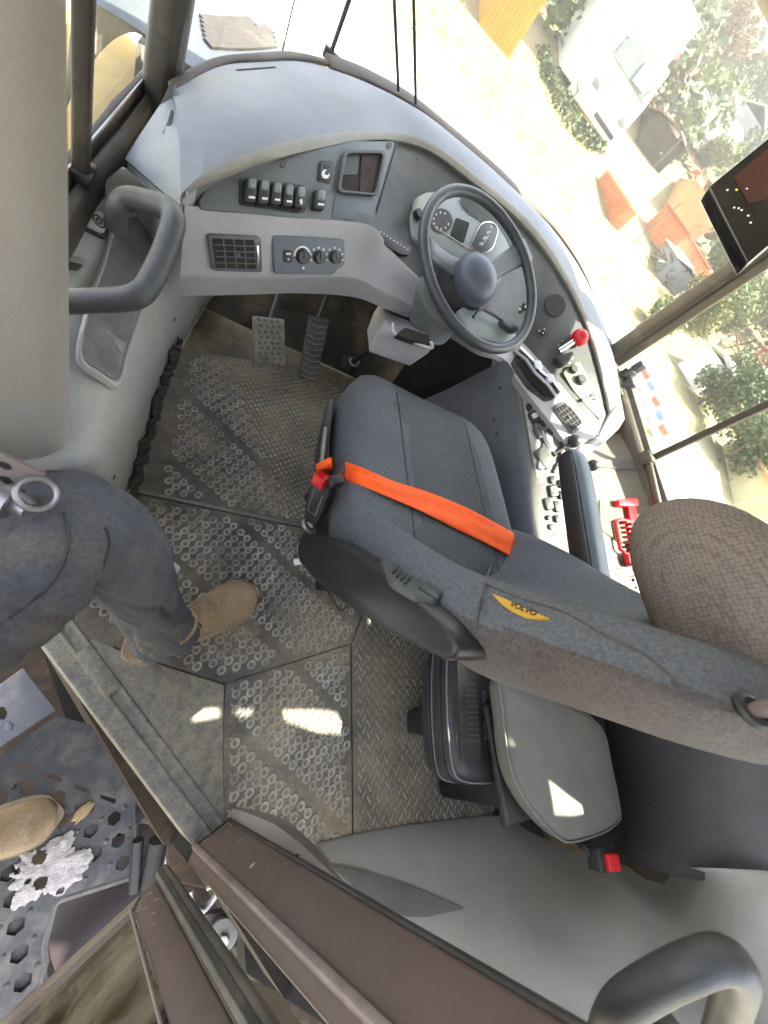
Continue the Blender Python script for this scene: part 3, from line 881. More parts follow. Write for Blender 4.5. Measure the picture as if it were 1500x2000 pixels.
def rear_cover():
    # moulded shelf at the back: rows front edge -> rear
    F_ = [P(620, 1650, z=.02), P(760, 1620, z=.02), P(880, 1604, z=.02), P(985, 1596, z=.03), P(1030, 1622, z=.08), P(1100, 1655, z=.16), P(1180, 1685, z=.26), P(1290, 1702, z=.38), P(1400, 1705, x=1.33), P(1530, 1712, x=1.33)]
    Md = [P(680, 1730, z=.08), P(790, 1725, z=.10), P(900, 1720, z=.12), P(1000, 1735, z=.16), P(1070, 1750, z=.22), P(1140, 1770, z=.29), P(1220, 1790, z=.36), P(1310, 1790, z=.44), P(1410, 1780, x=1.30), P(1530, 1770, x=1.30)]
    Rr = [P(800, 1870, z=.14), P(900, 1880, z=.18), P(980, 1890, z=.22), P(1040, 1900, z=.26), P(1100, 1910, z=.31), P(1180, 1910, z=.36), P(1260, 1900, z=.42), P(1340, 1880, z=.49), P(1430, 1850, x=1.26), P(1530, 1820, x=1.30)]
    Re = [P(980, 2010, z=.20), P(1060, 2020, z=.25), P(1130, 2030, z=.30), P(1180, 2040, z=.34), P(1230, 2040, z=.38), P(1290, 2030, z=.43), P(1350, 2010, z=.50), P(1410, 1990, z=.56), P(1460, 1970, x=1.22), P(1530, 1930, x=1.26)]
    rows = []
    for a_, b_, c_, d_ in zip(F_, Md, Rr, Re):
        rows.append([a_ + V((0, .004, -.03)), a_ + V((0, .002, -.006)), a_, lerp(a_, b_, .5), b_, lerp(b_, c_, .5), c_, lerp(c_, d_, .55) + V((0, 0, .01)), d_ + V((0, -.0, .04)), d_ + V((0, -.15, .18))])
    rows2 = []
    for i in range(len(rows[0])): rows2.append(catmull([r[i] for r in rows], 3))
    mb = MB(); mb.loft([list(c) for c in zip(*rows2)], closed=False)
    o = mb.build('rear_cover', M['rear'], cab, smooth=True, angle=60)
    su = Surf(o)
    pl = su.plane((760, 1730), (800, 1740), (840, 1760))
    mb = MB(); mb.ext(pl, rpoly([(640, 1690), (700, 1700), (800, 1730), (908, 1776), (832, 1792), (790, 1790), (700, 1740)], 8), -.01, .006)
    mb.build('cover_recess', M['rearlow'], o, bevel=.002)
    # skirt between cover and trim
    # rear wall
    mb = MB(); mb.prism([V((.40, -.45, .2)), V((.62, -.78, .2)), V((1.4, -.85, .3)), V((1.6, -.55, .4)), V((1.6, -.57, .3)), V((1.4, -.88, .2)), V((.6, -.81, .1)), V((.38, -.46, .1))], (0, 0, .48))
    mb.build('rear_wall', M['side'], cab)
    mb = MB(); mb.prism([V((.45, -.50, .92)), V((.62, -.79, .92)), V((1.4, -.86, .92)), V((1.4, -.86, 1.55)), V((.62, -.79, 1.55)), V((.45, -.5, 1.55))][1:5], (0, -.004, 0))
    mb.build('rear_pane', M['glass'], cab)
rear_cover()

def right_handle():
    pts = [P(1180, 2070, t=.00044), P(1195, 2005, t=.00043), P(1225, 1962, t=.00042), P(1285, 1922, t=.00041), P(1350, 1890, t=.0004), P(1402, 1872, t=.0004), P(1436, 1876, t=.0004), P(1450, 1905, t=.00041),
           P(1440, 1950, t=.00044), P(1420, 2010, t=.00048), P(1405, 2060, t=.0005)]
    o = tube_handle('grab_handle', [p + V((.006, -.004, -.006)) for p in pts], .0148, cab)
    mb = MB(); c = P(1290, 2030, t=.0006)
    mb.ball(c, .03, 12, (1.2, .8, .8))
    mb.build('handle_foot', M['handle'], o, smooth=True)
right_handle()

def roof():
    # roof panel with made-up slots, shaped to drop sun patches on the floor
    Z = 1.62
    outline = [(-.42, .22), (.30, -.32), (.42, -.62), (1.50, -.78), (1.72, -.75), (1.72, 1.25), (1.35, 1.62), (.75, 1.72), (.1, 1.6), (-.2, 1.25)]
    k = (Z - .008) / SUN.z
    def up(px, zt):
        p = P(*px, z=zt); f = (Z - zt) / SUN.z; q = p + SUN * f
        return (q.x, q.y)
    slots = []
    for px, zt in (([(368, 1388), (430, 1383), (432, 1400), (380, 1409)], .01), ([(462, 1385), (495, 1386), (492, 1398), (462, 1398)], .01),
                   ([(550, 1388), (618, 1386), (660, 1392), (680, 1434), (620, 1430), (560, 1408)], .01)):
        slots.append([up(p, zt) for p in px])
    cu = bpy.data.curves.new('roof_panel', 'CURVE'); cu.dimensions = '2D'; cu.fill_mode = 'BOTH'
    for pts in [outline] + slots:
        sp = cu.splines.new('POLY'); sp.points.add(len(pts) - 1); sp.use_cyclic_u = True
        for i, (x, y) in enumerate(pts): sp.points[i].co = (x, y, 0, 1)
    cu.extrude = .004
    t = bpy.data.objects.new('tmp', cu); COL.objects.link(t)
    me = bpy.data.meshes.new_from_object(t.evaluated_get(bpy.context.evaluated_depsgraph_get()))
    bpy.data.objects.remove(t)
    me.name = 'roof_panel'
    me.materials.clear(); me.materials.append(mat('roof_lining', (.30, .29, .27), .9))
    o = bpy.data.objects.new('roof_panel', me); o.location = (0, 0, Z); COL.objects.link(o); o.parent = cab
    mb = MB(); mb.prism([V((1.515, -.563, .3)), V((1.485, -.563, .3)), V((1.39, -.845, .3)), V((1.42, -.855, .3))], (0, 0, 1.3)); mb.build('rear_sun_block', M['side'], cab)  # unseen panel added to keep sun off the rear cover
    # drip rail above the right window
    mb = MB(); mb.box((1.625, .68, 1.58), (.03, .56, .04)); mb.build('roof_rail', M['frame2'], cab, bevel=.01)
    # sun visor at the upper right corner of the windscreen
roof()

# ================================================================== DASHBOARD
dash = thing('dashboard', 'grey wraparound dashboard with switch panel, vents and gauges beneath the windscreen', 'dashboard')
def build_dash():
    cols = [
     ((335,175,'x',-.10), (352,385,'z',.74), (362,402,'y',.745), (352,540,'y',.73), (357,578,'y',.76)),
     ((420,130,'z',.74), (400,342,'z',.75), (386,410,'y',.77), (410,541,'y',.76), (420,577,'y',.79)),
     ((500,120,'z',.77), (500,298,'z',.775), (480,419,'y',.83), (500,541,'y',.82), (500,575,'y',.85)),
     ((580,118,'z',.79), (600,272,'z',.795), (600,434,'y',.93), (590,541,'y',.89), (590,573,'y',.92)),
     ((650,135,'z',.81), (700,258,'z',.815), (725,447,'y',1.05), (690,543,'y',.96), (690,580,'y',.99)),
     ((720,162,'z',.83), (780,261,'z',.835), (760,490,'y',1.08), (740,565,'y',1.0), (750,602,'y',1.02)),
     ((800,205,'z',.85), (850,285,'y',1.45), (810,540,'y',1.1), (790,590,'y',1.03), (800,622,'y',1.05)),
     ((880,268,'z',.865), (930,345,'y',1.45), (880,600,'y',1.08), (870,640,'y',1.03), (870,655,'y',1.05)),
     ((960,335,'z',.88), (1000,402,'y',1.47), (950,645,'y',1.06), (935,680,'y',1.0), (930,692,'y',1.03)),
     ((1040,410,'y',1.66), (1060,465,'x',1.0), (1012,668,'x',1.05), (985,702,'x',.99), (978,712,'x',1.0)),
     ((1100,475,'y',1.58), (1110,545,'x',1.17), (1058,715,'x',1.13), (1012,745,'x',1.05), None),
     ((1150,560,'x',1.35), (1150,630,'x',1.3), (1100,762,'x',1.2), (1047,790,'x',1.1), None),
     ((1193,690,'x',1.54), (1181,740,'x',1.38), (1142,815,'x',1.28), (1087,840,'x',1.17), None),
     ((1213,780,'x',1.53), (1193,800,'x',1.41), (1168,850,'x',1.34), (1117,880,'x',1.24), None)]
    rows = [[] for _ in range(5)]
    for c in cols:
        for r in range(5):
            if c[r] is None: rows[r].append(rows[3][-1] + V((.03, .02, -.10)))
            else: rows[r].append(P(c[r][0], c[r][1], **{c[r][2]: c[r][3]}))
    n = 6
    F, R, Mm, L, U = [catmull(r, n) for r in rows]
    N = len(F)
    def inw(i):
        f = i / (N - 1)
        a, b = V((0, .6, -.55)), V((.6, .25, -.55))
        return lerp(a, b, max(0, min(1, (f - .55) / .35))).normalized()
    top = [[], [], [], [], []]
    shell = []; panel = []
    for i in range(N):
        d = inw(i)
        up = V((0, 0, 1))
        wd = (F[i] - R[i]).length
        crown = .02 * min(1, wd / .25)
        frame_edge = F[i] + V((0, 0, -.06))
        f_top = F[i]
        m1, m2 = lerp(F[i], R[i], .33) + up * crown, lerp(F[i], R[i], .7) + up * crown * 1.1
        r0 = R[i] + up * .004
        hR = (Mm[i] - R[i]).length
        lipw = min(.022, hR * .25)
        e = (Mm[i] - R[i]).normalized()
        r1 = R[i] + e * lipw * .45 - d * .006
        r2 = R[i] + e * lipw
        r3 = r2 + d * .012
        m0 = Mm[i] - e * min(.008, hR * .1)
        m3 = m0 + d * .010
        shell.append(([frame_edge, f_top, m1, m2, r0, r1, r2, r3], [m3, m0, lerp(m0, L[i], .12) - d * .004, lerp(m0, L[i], .5), lerp(m0, L[i], .92), L[i] - d * .0, lerp(L[i], U[i], .15) , lerp(L[i], U[i], .9), U[i], U[i] + V((.0, .10, -.02))]))
        panel.append([r3, lerp(r3, m3, .33), lerp(r3, m3, .66), m3])
    mb = MB()
    ring_a = [s[0] for s in shell]; ring_b = [s[1] for s in shell]
    # top cover: frame edge .. ridge (material 0), lip (1)
    mb.loft([r[1:5] for r in ring_a], closed=False, mi=0)
    mb.loft([r[4:8] for r in ring_a], closed=False, mi=1)
    mb.loft(ring_b, closed=False, mi=2)
    body = mb.build('dash_shell', [M['dash'], M['lip'], M['band']], dash, smooth='merge', angle=50)
    k0 = n - 1
    mb = MB(); mb.loft(panel[k0:], closed=False)
    pan = mb.build('dash_panel', M['panel'], dash, smooth=True, angle=50)
    # filler left of the panel
    mb = MB(); mb.loft(panel[:k0 + 1], closed=False)
    mb.build('dash_corner', M['band'], dash, smooth=True, angle=50)
    # dark seal and frame bar where the windscreen sits
    mb = MB()
    path = [p + V((0, .006, -.004)) for p in F]
    path = [p + V((0, .012 * min(1, i / 30), .004 * min(1, i / 30))) for i, p in enumerate(path)]
    mb.strip(path[:24], .020, V((0, 0, 1)), .010)
    mb.strip(path[23:], .042, V((0, -.25, 1)), .014)
    mb.build('windscreen_frame', M['frame2'], cab, bevel=.004)
    # windscreen
    mb = MB()
    step = F[::3]
    mb.loft([[p + V((0, .015, 0)), V((p.x * .98 + .02, p.y - .02, 1.6))] for p in step], closed=False)
    mb.build('windscreen_pane', M['glass'], cab)
    return body, pan, F
BODY, PAN, FROW = build_dash()
SB, SP = Surf(BODY), Surf(PAN)

def dash_details():
    # ---- left switch panel: carrier plate, six rockers, socket, pocket
    pl = SP.plane((470, 370), (560, 380), (640, 360), (640, 410), (700, 330))
    mb = MB(); mb.ext(pl, rpoly([(384, 398), (400, 372), (480, 338), (590, 300), (690, 279), (768, 279), (721, 441), (560, 427), (388, 411)], 8), .001, .0075)
    sp = mb.build('switch_panel', mat('switch_panel_plastic', (.125, .14, .138), .5, (.11, .122, .12), 6, bump=.1, bscale=500), dash, bevel=.0015)
    mb = MB(); mb.ext(pl, rpoly([(463, 352), (590, 366), (592, 418), (575, 420), (462, 404)], 5), .007, .009)
    mb.build('switch_carrier', M['black'], sp)
    for i, (x0, y0, x1, y1) in enumerate([(469, 355, 492, 406), (495, 358, 517, 408), (520, 362, 541, 410), (543, 366, 564, 413), (566, 370, 587, 415), (604, 376, 627, 418)]):
        sk = -3
        mb = MB()
        q = [(x0 + 2, y0), (x1, y0 + 2), (x1 + sk, y1), (x0 + sk, y1 - 2)]
        mb.ext(pl, rpoly(q, 5), .008, .020, taper=.08)
        r = mb.build('rocker_switch', M['black'], sp, bevel=.002)
        mb = MB(); mb.ext(pl, rpoly([(x0 + 5, y0 + 3), (x1 - 2, y0 + 4), (x1 - 4, y0 + 26), (x0 + 3, y0 + 24)], 5), .019, .0225, taper=.25)
        mb.build('rocker_cap', mat('rocker_cap', (.20, .24, .23), .35, (.12, .14, .14), 60) if i == 0 else bpy.data.materials['rocker_cap'], r, bevel=.001)
        if i != 4:
            mb = MB(); mb.ext(pl, [(x0 + 5, y1 - 13), (x1 - 6, y1 - 12), (x1 - 6, y1 - 8), (x0 + 5, y1 - 9)], .0195, .0208)
            mb.build('rocker_mark', M['white'], r)
        else:
            mb = MB(); mb.ext(pl, [(x0 + 7, y1 - 16), (x0 + 12, y1 - 18), (x0 + 13, y1 - 8), (x0 + 9, y1 - 6)], .0195, .0208)
            mb.build('rocker_mark', M['mark'], r)
    mb = MB(); mb.ext(pl, rpoly([(618, 318), (645, 318), (641, 362), (614, 358)], 5), .007, .010)
    so_ = mb.build('socket_plate', M['black'], sp, bevel=.001)
    mb = MB(); mb.ext(pl, rpoly([(622, 322), (641, 323), (638, 358), (618, 355)], 4), .0095, .0115)
    mb.build('socket_face', M['panel'], so_)
    mb = MB(); mb.ext(pl, rect(627, 326, 637, 333), .0112, .013); mb.build('socket_button', M['black'], so_)
    mb = MB(); mb.ext(pl, oval(628, 346, 8, 9, 14), .0112, .0135); mb.build('socket_ring', M['chrome'], so_, smooth=True)
    mb = MB(); mb.ext(pl, oval(631, 343, 4, 5, 10), .0135, .014); mb.build('socket_hole', M['black'], so_)
    mb = MB()
    mb.ext(pl, oval(548, 324, 6, 8, 12), .007, .009); mb.build('panel_plug', M['panel'], sp)
    mb = MB(); mb.ext(pl, oval(756, 287, 5, 7, 12), .007, .009); mb.build('panel_plug', M['black'], sp)
    # pocket: rim, dark inside, reddish back, lower lid
    def frame(name, outer, inner, a, b, mt, par):
        mb = MB(); no = len(outer)
        o0 = [pl.hit(*p) + pl.n * a for p in outer]; o1 = [pl.hit(*p) + pl.n * b for p in outer]
        i1 = [pl.hit(*p) + pl.n * b for p in inner]; i0 = [pl.hit(*p) + pl.n * a for p in inner]
        mb.loft([o0, o1, i1, i0], False, False); return mb.build(name, mt, par, bevel=.0008)
    op = rpoly([(662, 300), (747, 300), (730, 388), (650, 382)], 12); ip = rpoly([(668, 306), (740, 306), (724, 384), (655, 377)], 10)
    pk = frame('storage_pocket', op, ip, .004, .017, M['panel'], sp)
    mb = MB(); mb.ext(pl, ip, .0068, .0078); mb.build('pocket_inside', mat('pocket_dark', (.02, .012, .009), .8), pk)
    mb = MB(); mb.ext(pl, rpoly([(700, 308), (738, 308), (724, 383), (697, 380)], 5), .0086, .0094); mb.build('pocket_back', mat('pocket_brown', (.040, .018, .010), .7, (.012, .006, .004), 14), pk)
    mb = MB(); mb.ext(pl, rpoly([(669, 308), (697, 308), (692, 345), (662, 345)], 4), .0086, .0094); mb.build('pocket_shelf', M['black'], pk)
    mb = MB(); mb.ext(pl, rpoly([(650, 382), (732, 390), (721, 437), (643, 428)], 6), .007, .0095); mb.build('pocket_lid', mat('lid_grey', (.15, .17, .19), .5), pk, bevel=.001)
    # seam between switch panel and gauge panel
    mb = MB(); mb.tube([pl.hit(773, 280) + pl.n * .004, pl.hit(725, 442) + pl.n * .004], .0025, 6); mb.build('panel_seam', M['black'], dash)
    # ---- left air vent
    pv = SB.plane((410, 470), (500, 470), (500, 530), (420, 530), (455, 500))
    def vent(pvn, quad, nb, nr, lever, lab=None):
        (ax, ay), (bx, by), (cx, cy), (dx, dy) = quad
        def q(u, v_): 
            x = (ax * (1 - u) + bx * u) * (1 - v_) + (dx * (1 - u) + cx * u) * v_; y = (ay * (1 - u) + by * u) * (1 - v_) + (dy * (1 - u) + cy * u) * v_
            return (x, y)
        mb = MB(); mb.ext(pvn, rpoly([q(0, 0), q(1, 0), q(1, 1), q(0, 1)], 8), 0, .006)
        v0 = mb.build('air_vent', mat('vent_grey', (.11, .115, .12), .45) if 'vent_grey' not in bpy.data.materials else bpy.data.materials['vent_grey'], dash, bevel=.0015)
        mb = MB(); mb.ext(pvn, [q(.07, .1), q(lever - .02, .1), q(lever - .02, .9), q(.07, .9)], .005, .0066); mb.build('vent_throat', M['dark'], v0)
        for k in range(nb):
            f = .1 + .8 * (k + 1) / (nb + 1)
            mb = MB(); mb.ext(pvn, [q(.07, f - .012), q(lever - .02, f - .012), q(lever - .02, f + .012), q(.07, f + .012)], .0066, .010); mb.build('vent_slat', bpy.data.materials['vent_grey'], v0)
        for k in range(nr):
            f = .07 + (lever - .09) * (k + 1) / (nr + 1)
            mb = MB(); mb.ext(pvn, [q(f - .012, .1), q(f + .012, .1), q(f + .012, .9), q(f - .012, .9)], .0066, .0086); mb.build('vent_fin', bpy.data.materials['vent_grey'], v0)
        mb = MB(); mb.ext(pvn, [q(.42, .46), q(.55, .46), q(.55, .56), q(.42, .56)], .0095, .012); mb.build('vent_tab', M['panel'], v0, bevel=.001)
        mb = MB(); mb.ext(pvn, [q(lever + .015, .22), q(lever + .06, .25), q(lever + .06, .82), q(lever + .015, .85)], .0055, .0085); mb.build('vent_thumbwheel', M['chrome'] if lever < .95 else M['panel'], v0, bevel=.001)
    vent(pv, [(402, 455), (506, 460), (510, 530), (412, 527)], 4, 3, .88)
    # ---- climate panel with three dials
    pc = SB.plane((540, 470), (660, 475), (660, 525), (545, 525), (600, 500))
    mb = MB(); mb.ext(pc, rpoly([(528, 458), (670, 467), (670, 536), (534, 534)], 6), 0, .006)
    cp = mb.build('climate_panel', mat('climate_grey', (.13, .15, .17), .45), dash, bevel=.002)
    mb = MB(); mb.ext(pc, rpoly([(549, 487), (567, 487), (567, 512), (550, 511)], 4), .0055, .0085); bt = mb.build('climate_button', M['black'], cp, bevel=.001)
    mb = MB(); mb.ext(pc, rect(554, 492, 563, 496), .0083, .0092); mb.build('button_mark', M['mark'], bt)
    mb = MB(); mb.ext(pc, rect(557, 503, 561, 506), .0083, .0092); mb.build('button_lamp', M['mark'], bt)
    for cx, cy, r in ((587, 499, 13), (619, 501, 11), (650, 501, 11)):
        mb = MB(); mb.ext(pc, oval(cx, cy, r, r * 1.2, 24), .0055, .016, taper=.15); d_ = mb.build('dial', M['black'], cp, smooth=True, angle=40)
        mb = MB(); mb.ext(pc, [(cx - 2, cy - r), (cx + 2, cy - r), (cx + 2, cy + 2), (cx - 2, cy + 2)], .0155, .018); mb.build('dial_pointer', M['panel'], d_)
        if r == 13:
            outer = [(cx + 17 * cos(a), cy + 20 * sin(a)) for a in [pi * 1.0 + k * pi / 14 for k in range(15)]]; inner = [(cx + 13.5 * cos(a), cy + 16.5 * sin(a)) for a in [pi * 2 - k * pi / 14 for k in range(15)]]
            mb = MB(); mb.ext(pc, outer + inner, .0055, .0068); mb.build('dial_scale', M['white'], d_)
            mb = MB(); mb.ext(pc, oval(cx + 2, cy + 23, 2.4, 3, 8), .0055, .0068); mb.build('dial_mark', M['white'], d_)
        else:
            for k in range(7):
                a = pi * .9 + k * pi * 1.2 / 6
                x, y = cx + (r + 5) * cos(a), cy + (r * 1.2 + 5) * sin(a)
                mb = MB(); mb.ext(pc, oval(x, y, 1.9, 2.2, 6), .0055, .0068); mb.build('dial_mark', M['white'], d_)
    # ---- gauge cluster behind the wheel
    pg = SP.plane((860, 400), (930, 420), (960, 480), (860, 470), (900, 520))
    mb = MB(); mb.ext(pg, rpoly([(795, 428), (812, 384), (840, 376), (893, 382), (905, 420), (935, 436), (962, 436), (985, 470), (1000, 505), (970, 560), (900, 545), (850, 500), (800, 470)], 10), .0, .012, taper=.03)
    cl = mb.build('gauge_cluster', mat('cluster_grey', (.30, .33, .33), .45, (.24, .27, .27), 6), dash, bevel=.003)
    mb = MB(); mb.tube([pg.hit(x, y) + pg.n * .0135 for x, y in [(838, 440), (846, 452), (862, 460), (880, 472), (914, 493)]], .0022, 6); mb.build('cluster_outline', M['chrome'], cl, smooth=True)
    mb = MB(); mb.tube([pg.hit(x, y) + pg.n * .0135 for x, y in [(893, 395), (900, 412), (918, 424), (936, 438)]], .0022, 6); mb.build('cluster_outline', M['chrome'], cl, smooth=True)
    mb = MB(); mb.ext(pg, oval(856, 437, 22, 24, 24), .011, .0145); g1 = mb.build('gauge', M['panel'], cl, smooth=True, angle=40)
    for k in range(9):
        a = .4 + k * .6
        mb = MB(); mb.ext(pg, oval(856 + 15 * cos(a), 437 + 16 * sin(a), 1.7, 2.2, 6), .0142, .0152); mb.build('gauge_mark', M['mark'], g1)
    mb = MB(); mb.ext(pg, rpoly([(885, 430), (912, 440), (900, 480), (872, 470)], 4), .011, .0135); mb.build('display', mat('display_dark', (.03, .035, .035), .25), cl)
    st = [(936, 440), (952, 438), (964, 447), (965, 462), (956, 490), (940, 500), (920, 496), (913, 486), (925, 455)]
    mb = MB(); mb.ext(pg, rpoly(st, 8), .011, .0155); g2 = mb.build('gauge', mat('gauge_face', (.10, .115, .12), .35, (.08, .09, .09), 30), cl, bevel=.001)
    mb = MB(); mb.tube([pg.hit(x, y) + pg.n * .0155 for x, y in rpoly(st, 8)], .0018, 6, closed=True); mb.build('gauge_rim', M['chrome'], g2, smooth=True)
    for k in range(7):
        mb = MB(); mb.ext(pg, oval(931 + 3.6 * k, 484 - 5.5 * k + (2 if k % 2 else -2), 1.6, 3, 6), .0153, .0163); mb.build('gauge_mark', M['mark'], g2)
    mb = MB(); mb.tube([pg.hit(934, 486) + pg.n * .0165, pg.hit(947, 466) + pg.n * .0165], .0012, 6); mb.build('gauge_needle', M['mark'], g2)
    # housing with ignition knob left of the wheel
    pk2 = SP.plane((800, 400), (800, 430), (780, 420))
    mb = MB(); mb.ext(pk2, rpoly([(800, 432), (805, 392), (822, 380), (850, 378), (850, 400), (838, 440), (822, 446)], 8), 0, .020, taper=.12)
    hs = mb.build('ignition_housing', mat('housing_cream', (.36, .35, .30), .45), dash, bevel=.004)
    mb = MB(); mb.disc(pk2.hit(805, 428) + pk2.n * .016, pk2.n, .014, .016, 16, taper=.85); mb.build('ignition_knob', M['black'], hs, smooth=True, angle=40)
    mb = MB(); mb.ext(pk2, oval(767, 440, 6, 7, 12), 0, .003); mb.build('panel_plug', M['black'], dash)
    mb = MB(); mb.ext(pk2, oval(817, 312, 5, 4, 10), 0, .003); mb.build('panel_plug', M['black'], dash)
    # strip of dark warning symbols under the panel edge
    ps = SP.plane((750, 470), (780, 478), (790, 490))
    mb = MB(); mb.ext(ps, rpoly([(722, 447), (740, 448), (798, 486), (794, 502), (775, 500), (722, 468)], 4), .0, .012)
    st_ = mb.build('symbol_strip', M['black'], dash, bevel=.002)
    for k in range(9):
        x, y = 736 + 6.6 * k, 457 + 4.2 * k
        mb = MB(); mb.ext(ps, oval(x, y, 2.0, 1.5, 6, k * .5) if k % 2 else rect(x - 2, y - 1, x + 2, y + 1), .012, .0128); mb.build('symbol', M['mark'], st_)
    # ---- right wing: buttons, loudspeaker, labels, red knob, tray, vent
    pr = SP.plane((1020, 600), (1080, 620), (1100, 690), (1050, 650))
    for x, y in ((1013, 606), (1024, 601)):
        mb = MB(); mb.ext(pr, rpoly(rect(x - 6, y - 7, x + 6, y + 7), 3), 0, .008, taper=.1); b_ = mb.build('push_button', M['black'], dash, bevel=.001)
        mb = MB(); mb.ext(pr, oval(x, y, 2, 2.5, 8), .0078, .0088); mb.build('button_mark', M['mark'], b_)
    mb = MB(); mb.ext(pr, oval(1084, 597, 20, 22, 20), 0, .003); ls = mb.build('loudspeaker', M['black'], dash, smooth=True, angle=40)
    for k in range(22):
        a = k * 2.399; r = 3.4 * math.sqrt(k + .5)
        mb = MB(); mb.ext(pr, oval(1084 + r * cos(a), 597 + r * 1.1 * sin(a), 1.4, 1.4, 6), .003, .0045); mb.build('grille_stud', M['panel'], ls)
    for x, y in ((1053, 648), (1060, 652), (1063, 645), (1072, 690), (1080, 684), (1090, 676), (1098, 668)):
        mb = MB(); mb.ext(pr, oval(x, y, 3.2, 3.6, 8), 0, .004); b_ = mb.build('toggle', M['black'], dash)
        mb = MB(); mb.ext(pr, oval(x - 1, y - 1, 1.4, 1.4, 6), .004, .005); mb.build('toggle_mark', M['mark'], b_)
    p2 = SP.plane((1110, 660), (1130, 690), (1100, 690))
    # parking brake: chrome plunger with red knob
    c = p2.hit(1112, 676)
    ax = (P(1126, 662, z=c.z + .05) - c).normalized()
    mb = MB(); mb.tube([p2.hit(1086, 690) + p2.n * .012, p2.hit(1112, 673) + p2.n * .02], .011, 12); kn = mb.build('brake_plunger', M['chrome'], dash, smooth=True, angle=40)
    mb = MB(); mb.ball(p2.hit(1122, 667) + p2.n * .026, .032, 16, (1, 1, .95)); mb.build('brake_knob', M['red'], kn, smooth=True)
    mb = MB(); mb.ext(p2, rpoly([(1076, 702), (1112, 690), (1118, 704), (1092, 722)], 6), .0, .022, taper=.1); mb.build('plunger_boot', M['black'], dash, bevel=.003)
    # sunlit sub-panel with round switch, key hook
    p3 = SP.plane((1120, 730), (1150, 760), (1140, 745), (1165, 790))
    mb = MB(); mb.ext(p3, rpoly([(1098, 728), (1130, 705), (1160, 765), (1182, 808), (1172, 822), (1150, 800), (1118, 762)], 6), 0, .004); sub = mb.build('control_plate', mat('plate_cream', (.30, .28, .22), .5), dash, bevel=.001)
    mb = MB(); mb.disc(p3.hit(1116, 724) + p3.n * .004, p3.n, .017, .014, 16, taper=.85); mb.build('round_switch', M['black'], sub, smooth=True, angle=40)
    mb = MB(); mb.disc(p3.hit(1130, 744) + p3.n * .004, p3.n, .021, .016, 18, taper=.8); rs = mb.build('round_switch', M['black'], sub, smooth=True, angle=40)
    mb = MB(); mb.torus(p3.hit(1132, 746) + p3.n * .016, p3.n, .016, .002, 20, 6); mb.build('switch_ring', mat('green_ring', (.08, .2, .07), .4), rs, smooth=True)
    mb = MB(); mb.ext(p3, rect(1106, 706, 1112, 711), .004, .006); mb.build('plate_mark', M['white'], sub)
    mb = MB(); c = p3.hit(1160, 776) + p3.n * .012; mb.torus(c, p3.n, .012, .003, 20, 7); rg = mb.build('tie_ring', M['chrome'], sub, smooth=True)
    mb = MB(); mb.tube([p3.hit(1132, 784) + p3.n * .008, c], .006, 8); mb.build('tie_stem', M['black'], rg, smooth=True)
    # deep dark tray along the lower edge of the right wing
    pt = SB.plane((1030, 740), (1060, 760), (1020, 720))
    mb = MB(); tr_o = rpoly([(986, 697), (1012, 682), (1050, 710), (1098, 764), (1078, 782), (1062, 786), (1030, 760)], 8)
    mb.ext(pt, tr_o, -.01, .004); ty = mb.build('dash_tray', M['black'], dash, bevel=.002)
    mb = MB(); mb.ext(pt, rpoly([(1006, 705), (1022, 700), (1060, 744), (1078, 774), (1064, 778), (1035, 748)], 6), .004, .007); mb.build('tray_liner', M['screen'], ty)
    mb = MB(); mb.tube([pt.hit(x, y) + pt.n * .012 for x, y in [(1014, 684), (1034, 704), (1054, 730), (1076, 748), (1090, 766)]], .006, 8); mb.build('tray_rail', M['chrome'], ty, smooth=True)
    mb = MB(); mb.tube([pt.hit(x, y) + pt.n * .010 for x, y in [(1002, 690), (1024, 706), (1042, 732), (1068, 756), (1082, 776)]], .007, 8); mb.build('tray_rail', M['steel'], ty, smooth=True)
    for (x, y) in ((1046, 716), (1070, 742)):
        mb = MB(); mb.ext(pt, rpoly([(x - 9, y - 8), (x + 6, y - 6), (x + 12, y + 10), (x - 4, y + 8)], 3), .008, .018, taper=.1); mb.build('tray_clip', M['white'], ty, bevel=.001)
    pv2 = SB.plane((1100, 810), (1115, 820), (1090, 800))
    vent(pv2, [(1076, 797), (1099, 783), (1140, 833), (1116, 850)], 4, 3, .97)
dash_details()

